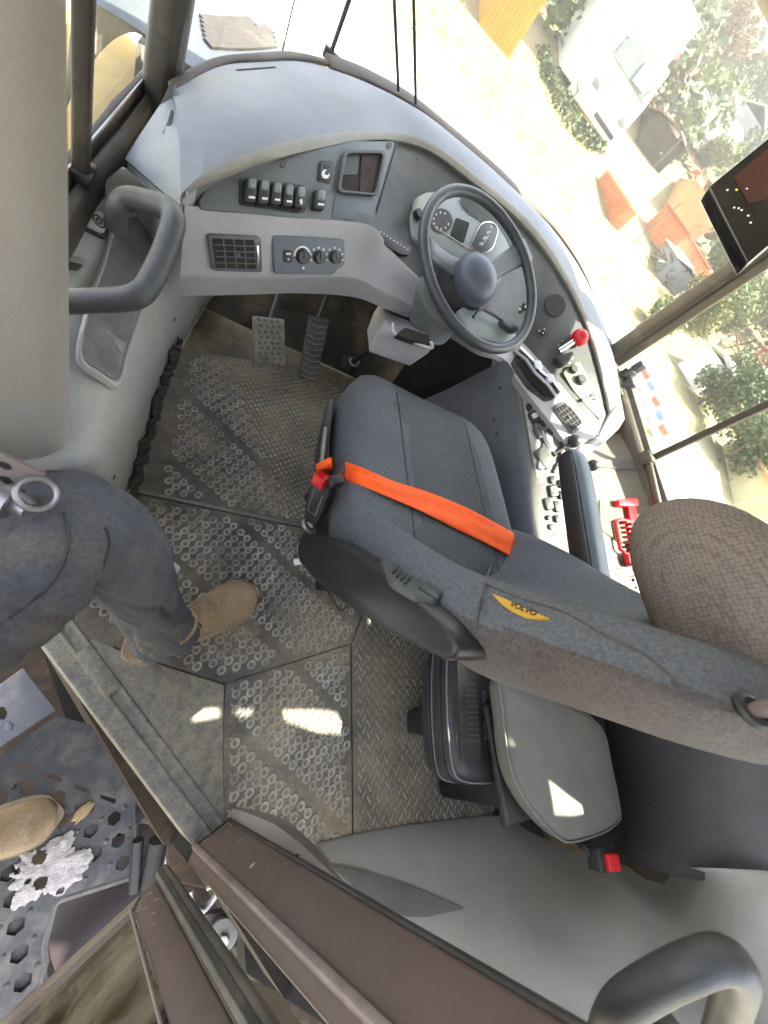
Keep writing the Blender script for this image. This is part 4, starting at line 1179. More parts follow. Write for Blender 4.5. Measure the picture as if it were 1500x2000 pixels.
def dash_top_details():
    # flap plate: light pad between window rail and console
    a = [P(240, 318, x=-.125), P(300, 372, z=.66), P(345, 412, z=.675), P(350, 470, z=.6), P(290, 420, z=.60), P(225, 372, z=.62), P(205, 350, x=-.14)]
    mb = MB(); mb.prism(a, (0, 0, -.03))
    mb.build('corner_flap', M['side'], dash, bevel=.006)
    # dash flank left of the ridge, down to the window rail
    b = [P(330, 168, x=-.10), P(312, 205, x=-.11), P(278, 255, x=-.12), P(244, 310, z=.655), P(290, 350, z=.67), P(352, 405, z=.715), P(352, 385, z=.738)]
    f = [P(335, 175, x=-.10), P(338, 195, z=.725), P(342, 240, z=.732), P(346, 290, z=.742), P(349, 330, z=.744), P(351, 362, z=.743), P(352, 385, z=.738)]
    f = [p + V((.012, 0, .001)) for p in f]
    mb = MB(); mb.loft([b, [lerp(p, q, .5) + V((0, 0, .010)) for p, q in zip(b, f)], f], closed=False)
    o = mb.build('dash_flank', M['dash'], dash, smooth=True, angle=60)
    SF = Surf(o)
    mb = MB(); mb.box(P(360, 416, y=.785), (.012, .010, .030), -.3); mb.build('corner_filler', M['band'], dash, bevel=.002)
    mb = MB(); mb.loft([[p + V((.004, 0, -.004)) for p in b[2:]] + [P(352, 420, y=.73)], [p + V((.004, .02, -.16)) for p in b[2:]] + [P(352, 420, y=.73) + V((0, .02, -.14))]], closed=False); mb.build('flank_skirt', M['side'], dash)
    for surf, c in ((SF, [(338, 218), (332, 240), (322, 264)]), (SB, [(462, 138), (500, 135), (537, 132)])):
        hs = [surf.at(*p) for p in c]
        hs = [h for h in hs if h[0] is not None]
        if len(hs) < 2: continue
        mb = MB(); mb.strip([h[0] + h[1] * .001 for h in hs], .006, hs[0][1], .001)
        mb.build('defrost_slot', M['black'], dash)
dash_top_details()

# ================================================================== STEERING WHEEL
WC = V((.685, 1.085, .806)); WN = V((sin(radians(22)) * sin(radians(-4)), -sin(radians(22)), cos(radians(22)))).normalized()
def steering():
    t = thing('steering_wheel', 'dark two spoke steering wheel with domed bluish hub before the gauges', 'steering wheel')
    mb = MB(); mb.torus(WC, WN, .218, .0150, 72, 14)
    mb.build('rim', M['wheel'], t, smooth=True)
    pw = Plane(WC, n=WN)
    hubc = P(932, 537, t=(WC - CAM).length / ray(942, 525).length) if False else pw.hit(930, 545)
    # spokes
    for (a, b, wa, wb) in (((838, 478), (918, 522), .028, .034), ((1032, 486), (955, 530), .040, .036)):
        pa, pb = pw.hit(*a), pw.hit(*b)
        d = (pb - pa).normalized(); s_ = WN.cross(d)
        rings = []
        for k in range(7):
            f = k / 6; c = lerp(pa, pb, f) - WN * (.006 + .018 * math.sin(f * pi / 2)); wd = lerp(wa, wb, f) * (1 - .25 * sin(f * pi)); th = .009
            rings.append([c - s_ * wd - WN * th, c - s_ * wd * 1.02, c - s_ * wd * .7 + WN * th, c + s_ * wd * .7 + WN * th, c + s_ * wd * 1.02, c + s_ * wd * 1.0 - WN * th])
        mb = MB(); mb.loft(rings); mb.build('spoke', M['spoke'], t, bevel=.003, seg=3)
    # hub: dome on a dark housing
    u = V((1, 0, 0)); u = (u - WN * u.dot(WN)).normalized(); v_ = WN.cross(u)
    def ring(r, h, kx=1.0): return [hubc + (u * cos(2 * pi * k / 28) * kx + v_ * sin(2 * pi * k / 28)) * r + WN * h for k in range(28)]
    mb = MB(); mb.loft([ring(.063, -.04), ring(.068, -.015), ring(.069, .0), ring(.067, .012), ring(.060, .024), ring(.046, .034), ring(.028, .040), ring(.010, .042)])
    mb.build('hub', M['hub'], t, smooth=True, angle=60)
    mb = MB(); mb.loft([ring(.082, -.10), ring(.085, -.06), ring(.072, -.038), ring(.066, -.02)])
    mb.build('hub_housing', M['black'], t, smooth=True, angle=50)
    col = thing('steering_column', 'ribbed rubber gaiter and grey plastic trim box of the steering column below the wheel', 'steering column')
    # shaft and gaiter
    base = V((.66, 1.30, .42))
    mb = MB(); mb.tube([hubc - WN * .09, lerp(hubc - WN * .09, base, .5), base], [.07, .055, .06], 18); mb.build('column_shaft', M['black'], col, smooth=True, angle=60)
    pa, pb = P(838, 590, t=.00125), P(900, 690, t=.00112)
    top_l, top_r = P(815, 545, y=1.02), P(900, 640, y=.98)
    rings = []
    n = 22
    for k in range(15):
        f = k / 14
        c = lerp(P(868, 585, y=1.04), P(838, 632, y=1.05), f)
        r = .088 + (.008 if k % 2 else -.007) - .012 * f
        axn = V((.0, -.35, .94)).normalized(); uu = V((1, 0, 0)); vv = axn.cross(uu)
        rings.append([c + uu * cos(2 * pi * j / n) * r * 1.0 + vv * sin(2 * pi * j / n) * r * .8 for j in range(n)])
    mb = MB(); mb.loft(rings); mb.build('gaiter', mat('gaiter_rubber', (.13, .135, .13), .5, (.1, .1, .1), 8), col, smooth=True, angle=25)
    # lilac grey trim box below, with its bright open edge
    q = [P(752, 625, y=.98), P(775, 655, y=.92), P(842, 678, y=.90), P(838, 690, y=.895), P(800, 716, y=.90), P(720, 688, y=.93), P(735, 650, y=.96)]
    mb = MB(); mb.prism(q, V((.02, .14, -.03)))
    bx = mb.build('column_trim', M['band'], col, bevel=.006, seg=3)
    mb = MB(); mb.tube(catmull([P(768, 632, y=.955), P(772, 652, y=.915), P(806, 668, y=.90), P(842, 680, y=.885), P(842, 668, y=.885)], 5), .0045, 8); mb.build('trim_edge', mat('edge_pale', (.5, .5, .5), .5), bx, smooth=True)
    mb = MB(); mb.ext(Plane(q[2], n=(0, -.4, .9)), rpoly([(776, 655), (790, 640), (835, 655), (840, 676), (806, 666)], 4), -.02, .002); mb.build('trim_inside', M['dark'], bx)
    # linkage rod with a pale joint by the pedals
    mb = MB(); mb.tube([P(690, 705, z=.10), P(705, 695, z=.16), P(722, 684, z=.22)], [.014, .011, .011], 10); rod = mb.build('linkage_rod', M['black'], col, smooth=True)
    mb = MB(); mb.torus(P(692, 706, z=.10), (-.3, -.4, .85), .019, .006, 20, 8); mb.build('rod_joint', M['steel'], rod, smooth=True)
    mb = MB(); mb.tube([P(683, 712, z=.05), P(692, 706, z=.10)], [.045, .02], 16); mb.build('rod_boot', M['rubber'], rod, smooth=True)
    # stalk: black bent rod with a paddle, over a grey cowl
    mb = MB(); pc = Plane(P(950, 630, y=1.0), n=(0, -.3, .95)); mb.ext(pc, rpoly([(895, 605), (925, 588), (1000, 640), (1012, 660), (985, 672), (920, 655)], 8), -.02, .0)
    mb.build('column_cowl', mat('cowl_grey', (.25, .28, .29), .5), col, bevel=.004)
    mb = MB(); mb.tube([pc.hit(x, y) + pc.n * .014 for x, y in [(917, 624), (928, 611), (937, 609), (960, 622), (975, 632)]], .0045, 8); sk = mb.build('stalk', M['black'], col, smooth=True)
    mb = MB(); mb.ext(pc, rpoly([(968, 630), (982, 628), (1005, 646), (1004, 654), (992, 656), (970, 640)], 5), .006, .024, taper=.1); mb.build('stalk_paddle', M['wheel'], sk, bevel=.003)
steering()

# ================================================================== PEDALS
def pedal(name, label, top, bot, w_px, mt, slats):
    t = thing(name, label, 'pedal')
    (tl, tr), (bl, br) = top, bot
    q = [P(*tl, z=.21), P(*tr, z=.21), P(*br, z=.09), P(*bl, z=.09)]
    nrm = (q[1] - q[0]).cross(q[3] - q[0]).normalized()
    if nrm.z < 0: nrm = -nrm
    mb = MB(); mb.prism(q, -nrm * .014)
    pad = mb.build('pedal_pad', mt, t, bevel=.004)
    mb = MB()
    for r in range(slats):
        f = (r + .5) / slats
        a, b = lerp(q[0], q[3], f), lerp(q[1], q[2], f)
        if name == 'brake_pedal':
            for k in range(4):
                c = lerp(a, b, .16 + .68 * (k + .5 * (r % 2) * .6) / 3.4)
                mb.box(c + nrm * .002, (.006, .0028, .003), .7 if (r + k) % 2 else -.7)
        else:
            d1, d2 = lerp(a, b, .08), lerp(a, b, .5) + (q[3] - q[0]) * .04
            mb.strip([d1, d2, lerp(a, b, .92)], .004, nrm, .003)
    mb.build('pedal_tread', M['pedtread'], pad)
    mb = MB(); c = lerp(lerp(q[0], q[1], .5), lerp(q[2], q[3], .5), .35) - nrm * .014
    mb.tube([c, c + V((0, .07, .02)), c + V((0, .16, .14))], .012, 10); mb.build('pedal_arm', M['black'], t, smooth=True)
M['pedtread'] = mat('pedal_tread', (.16, .155, .14), .7, (.09, .09, .085), 30, dust=(.26, .23, .18), dlo=.45, dhi=.7, dscale=30)
pedal('brake_pedal', 'wide dusty grey brake pedal with small raised treads', ((496, 617), (556, 624)), ((497, 716), (558, 716)), 60, mat('pedal_grey', (.24, .235, .21), .7, (.16, .155, .14), 22, dust=(.33, .29, .22), dlo=.4, dhi=.7, dscale=25), 9)
pedal('accelerator_pedal', 'narrow dark ribbed accelerator pedal to the right of the brake pedal', ((606, 616), (645, 622)), ((584, 736), (618, 746)), 40, mat('pedal_dark', (.06, .06, .058), .7, (.04, .04, .04), 20, dust=(.15, .13, .1), dlo=.5, dhi=.75, dscale=18), 11)

# ================================================================== RIGHT CONSOLE
def right_console():
    t = thing('operator_console', 'grey console with rocker switches and black ball lever, right of the driver seat', 'console')
    # inner upper edge (seat side) and outer edge
    I_ = [P(984, 705, x=.985), P(1003, 760, x=1.06), P(1018, 850, x=1.075), P(1032, 950, x=1.08), P(1050, 1060, x=1.08), V((1.08, .05, .52)), ]
    O_ = [P(1010, 742, x=1.06), P(1030, 772, x=1.11), P(1112, 885, x=1.25), P(1120, 950, x=1.25), P(1120, 1060, x=1.25), V((1.25, .05, .53))]
    I2, O2 = catmull(I_, 6), catmull(O_, 6)
    lowp = [V((.915, 1.22, .05)), V((.96, 1.05, .05)), V((1.03, .85, .05)), V((1.05, .6, .05)), V((1.06, .4, .05)), V((1.06, .05, .05))]
    up2 = [V((.955, 1.12, .40)), V((1.03, .98, .50)), V((1.06, .80, .50)), V((1.07, .6, .50)), V((1.07, .4, .48)), V((1.07, .05, .46))]
    L2, U2 = catmull(lowp, 6), catmull(up2, 6)
    mb = MB()
    mb.loft([[l, lerp(l, u, .5), u, lerp(u, i, .7) + V((-.004, 0, 0)), i + V((-.002, 0, -.002)), i + V((.006, 0, .004))] for l, u, i in zip(L2, U2, I2)], closed=False)
    sd_ = mb.build('console_side', M['console'], t, smooth=True, angle=60)
    sus = Surf(sd_)
    mb = MB(); mb.loft([[i + V((.006, 0, .004)), lerp(i, o, .12) + V((0, 0, .008)), lerp(i, o, .9) + V((0, 0, .008)), o] for i, o in zip(I2, O2)], closed=False)
    tp = mb.build('console_top', M['contop'], t, smooth=True, angle=40)
    su = Surf(tp)
    for x, y in ((965, 820), (970, 848), (976, 757)):
        h, n_ = sus.at(x, y)
        if h is not None:
            mb = MB(); mb.disc(h - n_ * .002, n_, .006, .003, 10); mb.build('screw', M['black'], sd_)
    pl = su.plane((1040, 830), (1060, 880), (1070, 920), (1080, 980))
    mb = MB(); mb.ext(pl, rpoly([(1020, 778), (1032, 782), (1108, 880), (1112, 1040), (1085, 1048), (1062, 1020), (1040, 900)], 10), 0, .003); fp = mb.build('switch_plate', mat('console_plate', (.15, .15, .142), .45, (.30, .30, .28), 8), t, bevel=.001)
    for (x, y, w_, h_, r, mt) in ((1042, 818, 9, 14, .5, 'black'), (1050, 846, 8, 13, .5, 'panel'), (1062, 862, 5, 26, .45, 'black'), (1046, 836, 5, 9, .5, 'panel'), (1078, 960, 9, 13, .2, 'black'), (1069, 985, 8, 13, .25, 'panel'), (1086, 990, 7, 12, .2, 'panel'), (1068, 1012, 4, 5, 0, 'black'), (1062, 895, 14, 22, .6, 'panel'), (1031, 797, 5, 7, .5, 'black'), (1036, 808, 5, 6, .5, 'panel'), (1060, 828, 5, 8, .5, 'black'), (1071, 846, 5, 8, .5, 'black'), (1076, 938, 6, 8, .2, 'black'), (1094, 946, 6, 9, .2, 'panel'), (1094, 968, 6, 9, .2, 'black'), (1085, 1014, 5, 8, .2, 'black'), (1074, 1030, 6, 6, .1, 'panel')):
        c, s_ = cos(-r), sin(-r)
        q = [(x + u * c - v_ * s_, y + u * s_ + v_ * c) for u, v_ in rect(-w_, -h_, w_, h_)]
        mb = MB(); mb.ext(pl, rpoly(q, 5), .003, .011, taper=.12); b_ = mb.build('console_switch', M[mt], fp, bevel=.0015)
        if w_ > 6 and mt == 'black':
            q2 = [(x + u * c - v_ * s_, y + u * s_ + v_ * c) for u, v_ in rect(-w_ * .55, -h_ * .6, w_ * .65, h_ * .1)]
            mb = MB(); mb.ext(pl, rpoly(q2, 3), .0108, .0122); mb.build('switch_cap', M['mark'], b_)
    # curved lever gate and the ball lever
    mb = MB(); mb.ext(pl, rpoly([(1052, 890), (1066, 842), (1074, 828), (1077, 860), (1072, 892), (1060, 920), (1046, 916)], 6), .003, .009); gate = mb.build('lever_gate', mat('gate_grey', (.13, .16, .18), .45), t, bevel=.001)
    mb = MB(); mb.tube([pl.hit(x, y) + pl.n * .006 for x, y in [(1090, 850), (1094, 866), (1092, 890), (1084, 912), (1078, 924)]], .005, 8); mb.build('lever_slot', M['black'], t, smooth=True)
    a = pl.hit(1080, 888); b = P(1118, 864, x=a.x + .055)
    mb = MB(); mb.disc(a, pl.n, .012, .012, 12, taper=.6); mb.tube([a, b], .0055, 8); lv = mb.build('ball_lever', M['black'], t, smooth=True, angle=50)
    mb = MB(); mb.ball(P(1121, 862, x=a.x + .058), .024, 16); mb.build('lever_ball', M['black'], lv, smooth=True)
    for px in ((1098, 912), (1158, 909)):
        mb = MB(); c = P(*px, x=1.24 if px[0] < 1120 else 1.30); mb.ball(c, .021, 14); mb.tube([c, c + V((-.02, 0, -.10))], .005, 8); mb.build('ball_lever', M['black'], t, smooth=True, angle=60)
    return t
right_console()

def right_shelf():
    # light shelf between console and window, with strap, red bracket and papers on it
    mb = MB()
    a = [P(1118, 884, x=1.27), P(1160, 855, x=1.38), P(1200, 822, x=1.49), P(1212, 800, x=1.535), V((1.56, .95, .735)), V((1.56, .2, .68)), V((1.27, .2, .60))]
    rows = []
    ys = [(.90, .655), (.80, .66), (.6, .65), (.4, .63), (.2, .61)]
    for y, z in ys: rows.append([V((1.245, y, z - .20)), V((1.25, y, z - .015)), V((1.265, y, z)), V((1.40, y, z + .012)), V((1.49, y, z + .03)), V((1.535, y, z + .075)), V((1.56, y, z + .08))])
    mb = MB(); mb.loft(rows, closed=False)
    o = mb.build('window_shelf', M['shelf'], cab, smooth=True, angle=70)
    su = Surf(o)
    # dash end cap joining the shelf
    mb = MB()
    mb.loft([[P(1117, 880, x=1.245), P(1140, 862, x=1.30), P(1170, 852, x=1.35), P(1195, 805, x=1.41), P(1214, 782, x=1.53)],
             [P(1124, 905, x=1.255), P(1145, 890, x=1.31), P(1178, 866, x=1.38), P(1208, 838, x=1.45), P(1222, 815, x=1.54)]], closed=False)
    oc = mb.build('dash_end_cap', M['band'], dash, smooth=True)
    sm = oc.modifiers.new('solid', 'SOLIDIFY'); sm.thickness = .02
    # strap across
    q = [su.at(x, y) for x, y in ((1128, 902), (1160, 905), (1190, 907), (1215, 908), (1238, 910))]
    q = [h for h in q if h[0] is not None]
    mb = MB(); mb.strip([h[0] + h[1] * .001 for h in q], .036, [h[1] for h in q], .004)
    tag(mb.build('webbing_strap', mat('grey_webbing', (.14, .13, .12), .8), None), 'grey webbing strap across the pale shelf by the right window', 'strap')
    # red bracket lying on a dark cloth
    pl = su.plane((1200, 1000), (1220, 1040), (1210, 980), (1180, 1040))
    mb = MB(); mb.ext(pl, rpoly([(1166, 975), (1206, 978), (1225, 1000), (1262, 1018), (1250, 1068), (1205, 1060), (1168, 1035)], 8), .001, .008, taper=.03)
    tag(mb.build('dark_cloth', mat('brown_cloth', (.16, .14, .12), .95, (.22, .18, .13), 14), None, bevel=.003), 'folded greyish brown cloth under the red plastic bracket on the shelf', 'cloth')
    t = thing('red_bracket', 'bright red plastic bracket with toothed rail lying on the shelf behind the right armrest', 'bracket')
    mb = MB(); mb.ext(pl, rpoly([(1192, 981), (1230, 979), (1232, 993), (1222, 995), (1194, 993)], 3), .008, .03); mb.build('bracket_head', M['red'], t, bevel=.002)
    mb = MB(); mb.ext(pl, rpoly([(1214, 990), (1228, 990), (1250, 1090), (1238, 1098), (1226, 1060)], 3), .008, .024); rail = mb.build('bracket_rail', M['red'], t, bevel=.002)
    for k in range(8):
        f = k / 7; x, y = lerp(1224, 1240, f), lerp(1024, 1088, f)
        mb = MB(); mb.ext(pl, [(x - 15, y - 2), (x + 6, y - 3), (x + 6, y + 1), (x - 15, y + 2)], .010, .028); mb.build('rail_tooth', M['red'], rail)
    mb = MB(); mb.tube([pl.hit(x, y) + pl.n * .016 for x, y in [(1222, 1020), (1202, 1018), (1193, 1022), (1196, 1040), (1202, 1075), (1212, 1084), (1240, 1086)]], .006, 8); mb.build('bracket_loop', M['red'], t, smooth=True)
    mb = MB(); mb.ext(pl, rpoly([(1210, 1086), (1250, 1082), (1256, 1096), (1232, 1112), (1216, 1106)], 5), .008, .028); mb.build('bracket_foot', M['red'], t, bevel=.003)
    # crumpled paper and clear film next to the backrest
    rnd = random.Random(11)
    def crumple(name, px, label, cat, mt, h, seed):
        rnd = random.Random(seed)
        p0 = su.plane((1190, 1040), (1210, 1060))
        n = 9; vs = []; fs = []
        (ax, ay), (bx, by), (cx, cy), (dx, dy) = px
        for i in range(n):
            for j in range(n):
                u, v_ = i / (n - 1), j / (n - 1)
                x = (ax * (1 - u) + bx * u) * (1 - v_) + (dx * (1 - u) + cx * u) * v_; y = (ay * (1 - u) + by * u) * (1 - v_) + (dy * (1 - u) + cy * u) * v_
                vs.append(p0.hit(x + rnd.uniform(-2, 2), y + rnd.uniform(-2, 2)) + p0.n * (.004 + h * rnd.random()))
        for i in range(n - 1):
            for j in range(n - 1):
                a = i * n + j; fs.append([a, a + 1, a + n + 1, a + n])
        mb = MB(); mb.add(vs, fs); o = mb.build(name, mt, None)
        sm = o.modifiers.new('solid', 'SOLIDIFY'); sm.thickness = .001
        tag(o, label, cat)
    crumple('plastic_wrap', [(1170, 1112), (1222, 1108), (1230, 1160), (1190, 1165)], 'crumpled clear plastic wrap behind the backrest, below the red bracket', 'wrap', M['paper'], .03, 4)
    crumple('paper_slip', [(1228, 1118), (1268, 1116), (1272, 1150), (1238, 1152)], 'small white paper slip tucked beside the headrest', 'paper', M['white'], .012, 9)
right_shelf()

# ================================================================== DRIVER SEAT
def driver_seat():
    t = thing('driver_seat', 'grey fabric driver seat with orange belt laid across its cushion and a big padded headrest', 'seat')
    # cushion: two-tone by panels
    m = M['seat']
    def outline_pt(a, hx, hy, e=5.5):
        c, s_ = cos(a), sin(a)
        return (abs(c) ** (2 / e) * (1 if c > 0 else -1) * hx, abs(s_) ** (2 / e) * (1 if s_ > 0 else -1) * hy)
    cx, cy, hx, hy = .683, .530, .276, .340
    n = 64
    def ring(k, z, kz=0):
        r = []
        for i in range(n):
            x, y = outline_pt(2 * pi * i / n, hx - k, hy - k)
            if y > 0: x *= 1 - .04 * (y / hy) ** 2
            zz = z + kz * ((x / hx) ** 2 * .022 - (y / hy) * .006)
            if y > .2: zz -= .012 * ((y - .2) / .13) ** 2
            r.append(V((cx + x, cy + y, zz)))
        return r
    rings = [ring(.03, .36), ring(.008, .375), ring(0, .41), ring(0, .46, .5), ring(.006, .495, 1), ring(.020, .516, 1), ring(.045, .527, 1), ring(.10, .529, 1), ring(.17, .527, .9), ring(.23, .525, .6), ring(.262, .525, .3)]
    mb = MB(); mb.loft(rings)
    # material index per face: side panels vs middle
    me_o = mb.build('seat_cushion', [M['seat'], M['seat2']], t, smooth=True, angle=80)
    for p in me_o.data.polygons:
        c = p.center
        if c.x < .555 or c.x > .83 or c.z < .49: p.material_index = 1
    # crisp seams
    su = Surf(me_o)
    def seam(pxs, par, r=.0022, mt='black'):
        pts = [su.at(*p) for p in pxs]; pts = [h[0] + h[1] * .0003 for h in pts if h[0] is not None]
        if len(pts) > 1:
            mb = MB(); mb.tube(catmull(pts, 4), r, 6); mb.build('seam', M[mt], par, smooth=True)
    mb = MB()
    for sx in (.553, .832):
        pts = []
        for k in range(24):
            y = .13 + .66 * k / 23
            h = su.t.ray_cast(V((sx, y, 1)), V((0, 0, -1)))
            if h[0] is not None: pts.append(h[0] + V((0, 0, .0002)))
        mb = MB(); mb.tube(pts, .0020, 6); mb.build('seam', M['black'], me_o, smooth=True)
    # base: suspension box, side covers, rails, tall lever
    mb = MB(); mb.box((.70, .50, .31), (.215, .22, .05)); mb.box((.71, .52, .13), (.15, .17, .13)); b_ = mb.build('seat_base', M['black'], t, bevel=.012)
    mb = MB(); mb.tube(catmull([V((.50, .66, .06)), V((.48, .66, .24)), V((.43, .60, .36))], 4), .012, 8); mb.build('base_lever', M['black'], b_, smooth=True)
    mb = MB(); mb.prism([P(620, 868, z=.42), P(640, 776, z=.44), P(655, 775, z=.45), P(640, 890, z=.45), P(628, 935, z=.42)], (.02, 0, -.06)); mb.build('side_cover', M['black'], t, bevel=.006)
    mb = MB(); mb.tube([P(636, 836, z=.46), P(632, 872, z=.45), P(627, 920, z=.44)], .0065, 8); mb.build('lever_rod', M['steel'], t, smooth=True)
    # orange belt
    T = [(640, 897), (700, 917), (760, 940), (820, 959), (880, 984), (940, 1011), (1000, 1042)]
    Bm = [(643, 931), (700, 950), (760, 976), (820, 1003), (880, 1031), (940, 1060), (997, 1092)]
    T = [tuple(p.xy) for p in catmull([(x, y, 0) for x, y in T], 6)]; Bm = [tuple(p.xy) for p in catmull([(x, y, 0) for x, y in Bm], 6)]
    rows = []
    for a, b in zip(T, Bm):
        r = []
        for f in (0, .25, .5, .75, 1):
            h, n_ = su.at(lerp(a[0], b[0], f), lerp(a[1], b[1], f))
            if h is None:
                h = P(lerp(a[0], b[0], f), lerp(a[1], b[1], f), z=.525); n_ = V((0, 0, 1))
            hh = h + V((0, 0, 1)) * (.009 + .003 * sin(f * 9 + a[0] * .03))
            r.append(hh)
        rows.append(r)
    first = [p + V((-.018, .004, -.03)) for p in rows[0]]; first = [lerp(first[2], p, .55) for p in first]
    rows = [first] + rows
    mb = MB(); mb.loft([catmull(r, 2) for r in zip(*[list(c) for c in zip(*rows)])], closed=False)
    be = mb.build('seat_belt', M['orange'], t, smooth=True, angle=70)
    sm = be.modifiers.new('solid', 'SOLIDIFY'); sm.thickness = .0022
    # buckle: black sleeve and red button
    mb = MB()
    a, b = P(636, 945, z=.46), P(606, 1022, z=.34)
    ax = (b - a).normalized(); s_ = ax.cross(V((-.4, .1, .9))).normalized(); u = s_.cross(ax)
    mb.loft([[a + ax * l + s_ * w_ * c + u * th * d for c, d in ((-1, -1), (1, -1), (1, 1), (-1, 1))] for l, w_, th in ((-.004, .020, .012), (.012, .026, .017), (.07, .026, .016), (.10, .020, .011), (.125, .016, .008))])
    bk = mb.build('belt_buckle', M['black'], t, bevel=.005, seg=3)
    mb = MB(); c = P(627, 938, z=.475); mb.box(c, (.017, .014, .017), ax=[s_, ax, u]); mb.build('buckle_button', M['red'], bk, bevel=.006, seg=3)
    mb = MB()
    c = a + ax * .05 + u * .0165
    mb.tube([c - ax * .03 - s_ * .012, c + ax * .035 - s_ * .012, c + ax * .035 + s_ * .012, c - ax * .03 + s_ * .012], .0014, 6); mb.build('buckle_ridge', M['steel'], bk, smooth=True)
    mb = MB(); mb.torus(P(601, 1026, z=.32), (.3, .2, .9), .014, .006, 16, 8); mb.build('buckle_anchor', M['steel'], bk, smooth=True)
    mb = MB(); mb.box(P(655, 940, z=.50), (.016, .012, .012), .4); mb.build('belt_tongue', M['black'], be, bevel=.004)
    # backrest: sections from the bottom to the top
    secs = [(.43, .262, .43, .33, .17, .215), (.50, .268, .40, .29, .125, .225), (.60, .272, .33, .235, .075, .24), (.70, .270, .235, .175, .015, .25), (.78, .266, .170, .13, -.015, .25),
            (.86, .255, .120, .095, -.045, .24), (.94, .238, .075, .06, -.075, .22), (1.0, .205, .035, .03, -.09, .19), (1.03, .150, .005, .0, -.08, .14)]
    rings = []
    N = 40
    for z, hw, bol, cen, back, hb in secs:
        hb *= .86
        ctrl = [(-hb, back + .03), (-hw * 1.05, (back + bol) / 2 + .0), (-hw * 1.03, bol - .045), (-hw * .90, bol + .004), (-hw * .72, lerp(bol, cen, .45)), (-hw * .42, cen + .004), (0, cen), (hw * .42, cen + .004), (hw * .72, lerp(bol, cen, .45)), (hw * .90, bol + .004), (hw * 1.03, bol - .045), (hw * 1.05, (back + bol) / 2 + .0),
                (hb, back + .03), (hb * .6, back + .004), (0, back), (-hb * .6, back + .004)]
        ctrl = [(x * (1.07 if x > 0 else 1), y + ((.075 if z < .72 else .045 if z < .8 else .02) if x > hw * .6 and y > back + .04 else (.02 if x > hw * .3 and y > back + .06 else 0))) for x, y in ctrl]
        rr = catmull([V((x, y, 0)) for x, y in ctrl], 4, True)
        rings.append([V((.70 + p.x, p.y, z + .15 * (back - p.y) * .5)) for p in rr])
    # cap rings
    c0 = rings[-1]; cen = V((0, 0, 0))
    for p in c0: cen += p
    cen /= len(c0)
    rings.append([lerp(p, cen, .35) + V((0, 0, .012)) for p in c0]); rings.append([lerp(p, cen, .75) + V((0, 0, .016)) for p in c0])
    smooth = []
    cols = [catmull([r[j] for r in rings], 3) for j in range(len(rings[0]))]
    mb = MB(); mb.loft([list(r) for r in zip(*cols)])
    br = mb.build('backrest', [M['back'], M['seat2']], t, smooth=True, angle=80)
    for p in br.data.polygons:
        x, z = p.center.x - .70, p.center.z
        k_ = 0
        while k_ < len(secs) - 2 and secs[k_ + 1][0] < z: k_ += 1
        f_ = max(0, min(1, (z - secs[k_][0]) / (secs[k_ + 1][0] - secs[k_][0])))
        bo_, bk_ = lerp(secs[k_][2], secs[k_ + 1][2], f_), lerp(secs[k_][4], secs[k_ + 1][4], f_)
        if (p.center.y - bk_) / (bo_ - bk_) > (.42 if z < .6 else .62): p.material_index = 1
    sub_ = Surf(br)
    pts = [sub_.at(*p) for p in [(960, 1100), (948, 1140), (936, 1190), (930, 1230), (934, 1290)]]
    pts = [h[0] for h in pts if h[0] is not None]
    if len(pts) > 2:
        mb = MB(); mb.tube(catmull(pts, 4), .0022, 6); mb.build('seam', M['back'], br, smooth=True)
    pts = [sub_.at(*p) for p in [(948, 1140), (1020, 1170), (1100, 1195), (1180, 1240), (1260, 1280), (1330, 1340)]]
    pts = [h[0] for h in pts if h[0] is not None]
    if len(pts) > 2:
        mb = MB(); mb.tube(catmull(pts, 4), .0018, 6); mb.build('seam', M['back'], br, smooth=True)
    # sewn yellow tag with the maker's letters
    pl = sub_.plane((1000, 1185), (1030, 1195), (1015, 1195))
    outl = [(962, 1162), (985, 1171), (1040, 1196), (1076, 1212), (1050, 1212), (1028, 1209), (1000, 1196), (980, 1182)]
    vs = []
    def on(px, off):
        h, n_ = sub_.at(*px); return (h + n_ * off) if h is not None else pl.hit(*px) + pl.n * off
    mb = MB(); mb.prism([on(p, .0035) for p in outl], None, 0, [on(p, -.002) for p in outl])
    tg = mb.build('sewn_tag', M['yellowtag'], br)
    text_on('VOLVO', pl, (996, 1186), (1046, 1207), 9, .0042, M['ink'], tg, 'tag_lettering')
    # raised left armrest
    A0, A1 = V((.384, .325, .405)), V((.416, .065, .762))
    ax = (A1 - A0).normalized(); sx = V((1, 0, .05)).normalized(); up = sx.cross(ax).normalized()
    if up.y > 0: up = -up
    L = (A1 - A0).length
    prof = [(-.035, -.016), (-.02, -.030), (.06, -.042), (.20, -.046), (.34, -.040), (.43, -.026), (.462, -.012), (.466, .006), (.452, .020), (.34, .036), (.20, .046), (.06, .046), (-.01, .038), (-.035, .015)]
    pts0 = [A0 + ax * u_ + up * w_ - sx * (.046 - .012 * max(0, u_ - .2) / .26) for u_, w_ in prof]
    pts1 = [A0 + ax * u_ + up * w_ + sx * (.044 - .010 * max(0, u_ - .2) / .26) for u_, w_ in prof]
    mb = MB(); mb.prism(pts0, None, 0, pts1); la = mb.build('armrest', M['armd'], t, bevel=.008, seg=3, angle=35)
    la['label'] = 'dark left armrest folded up'
    sua = Surf(la)
    # soft pad with the adjuster on it
    pa = sua.plane((780, 1125), (800, 1140), (770, 1118), (820, 1155))
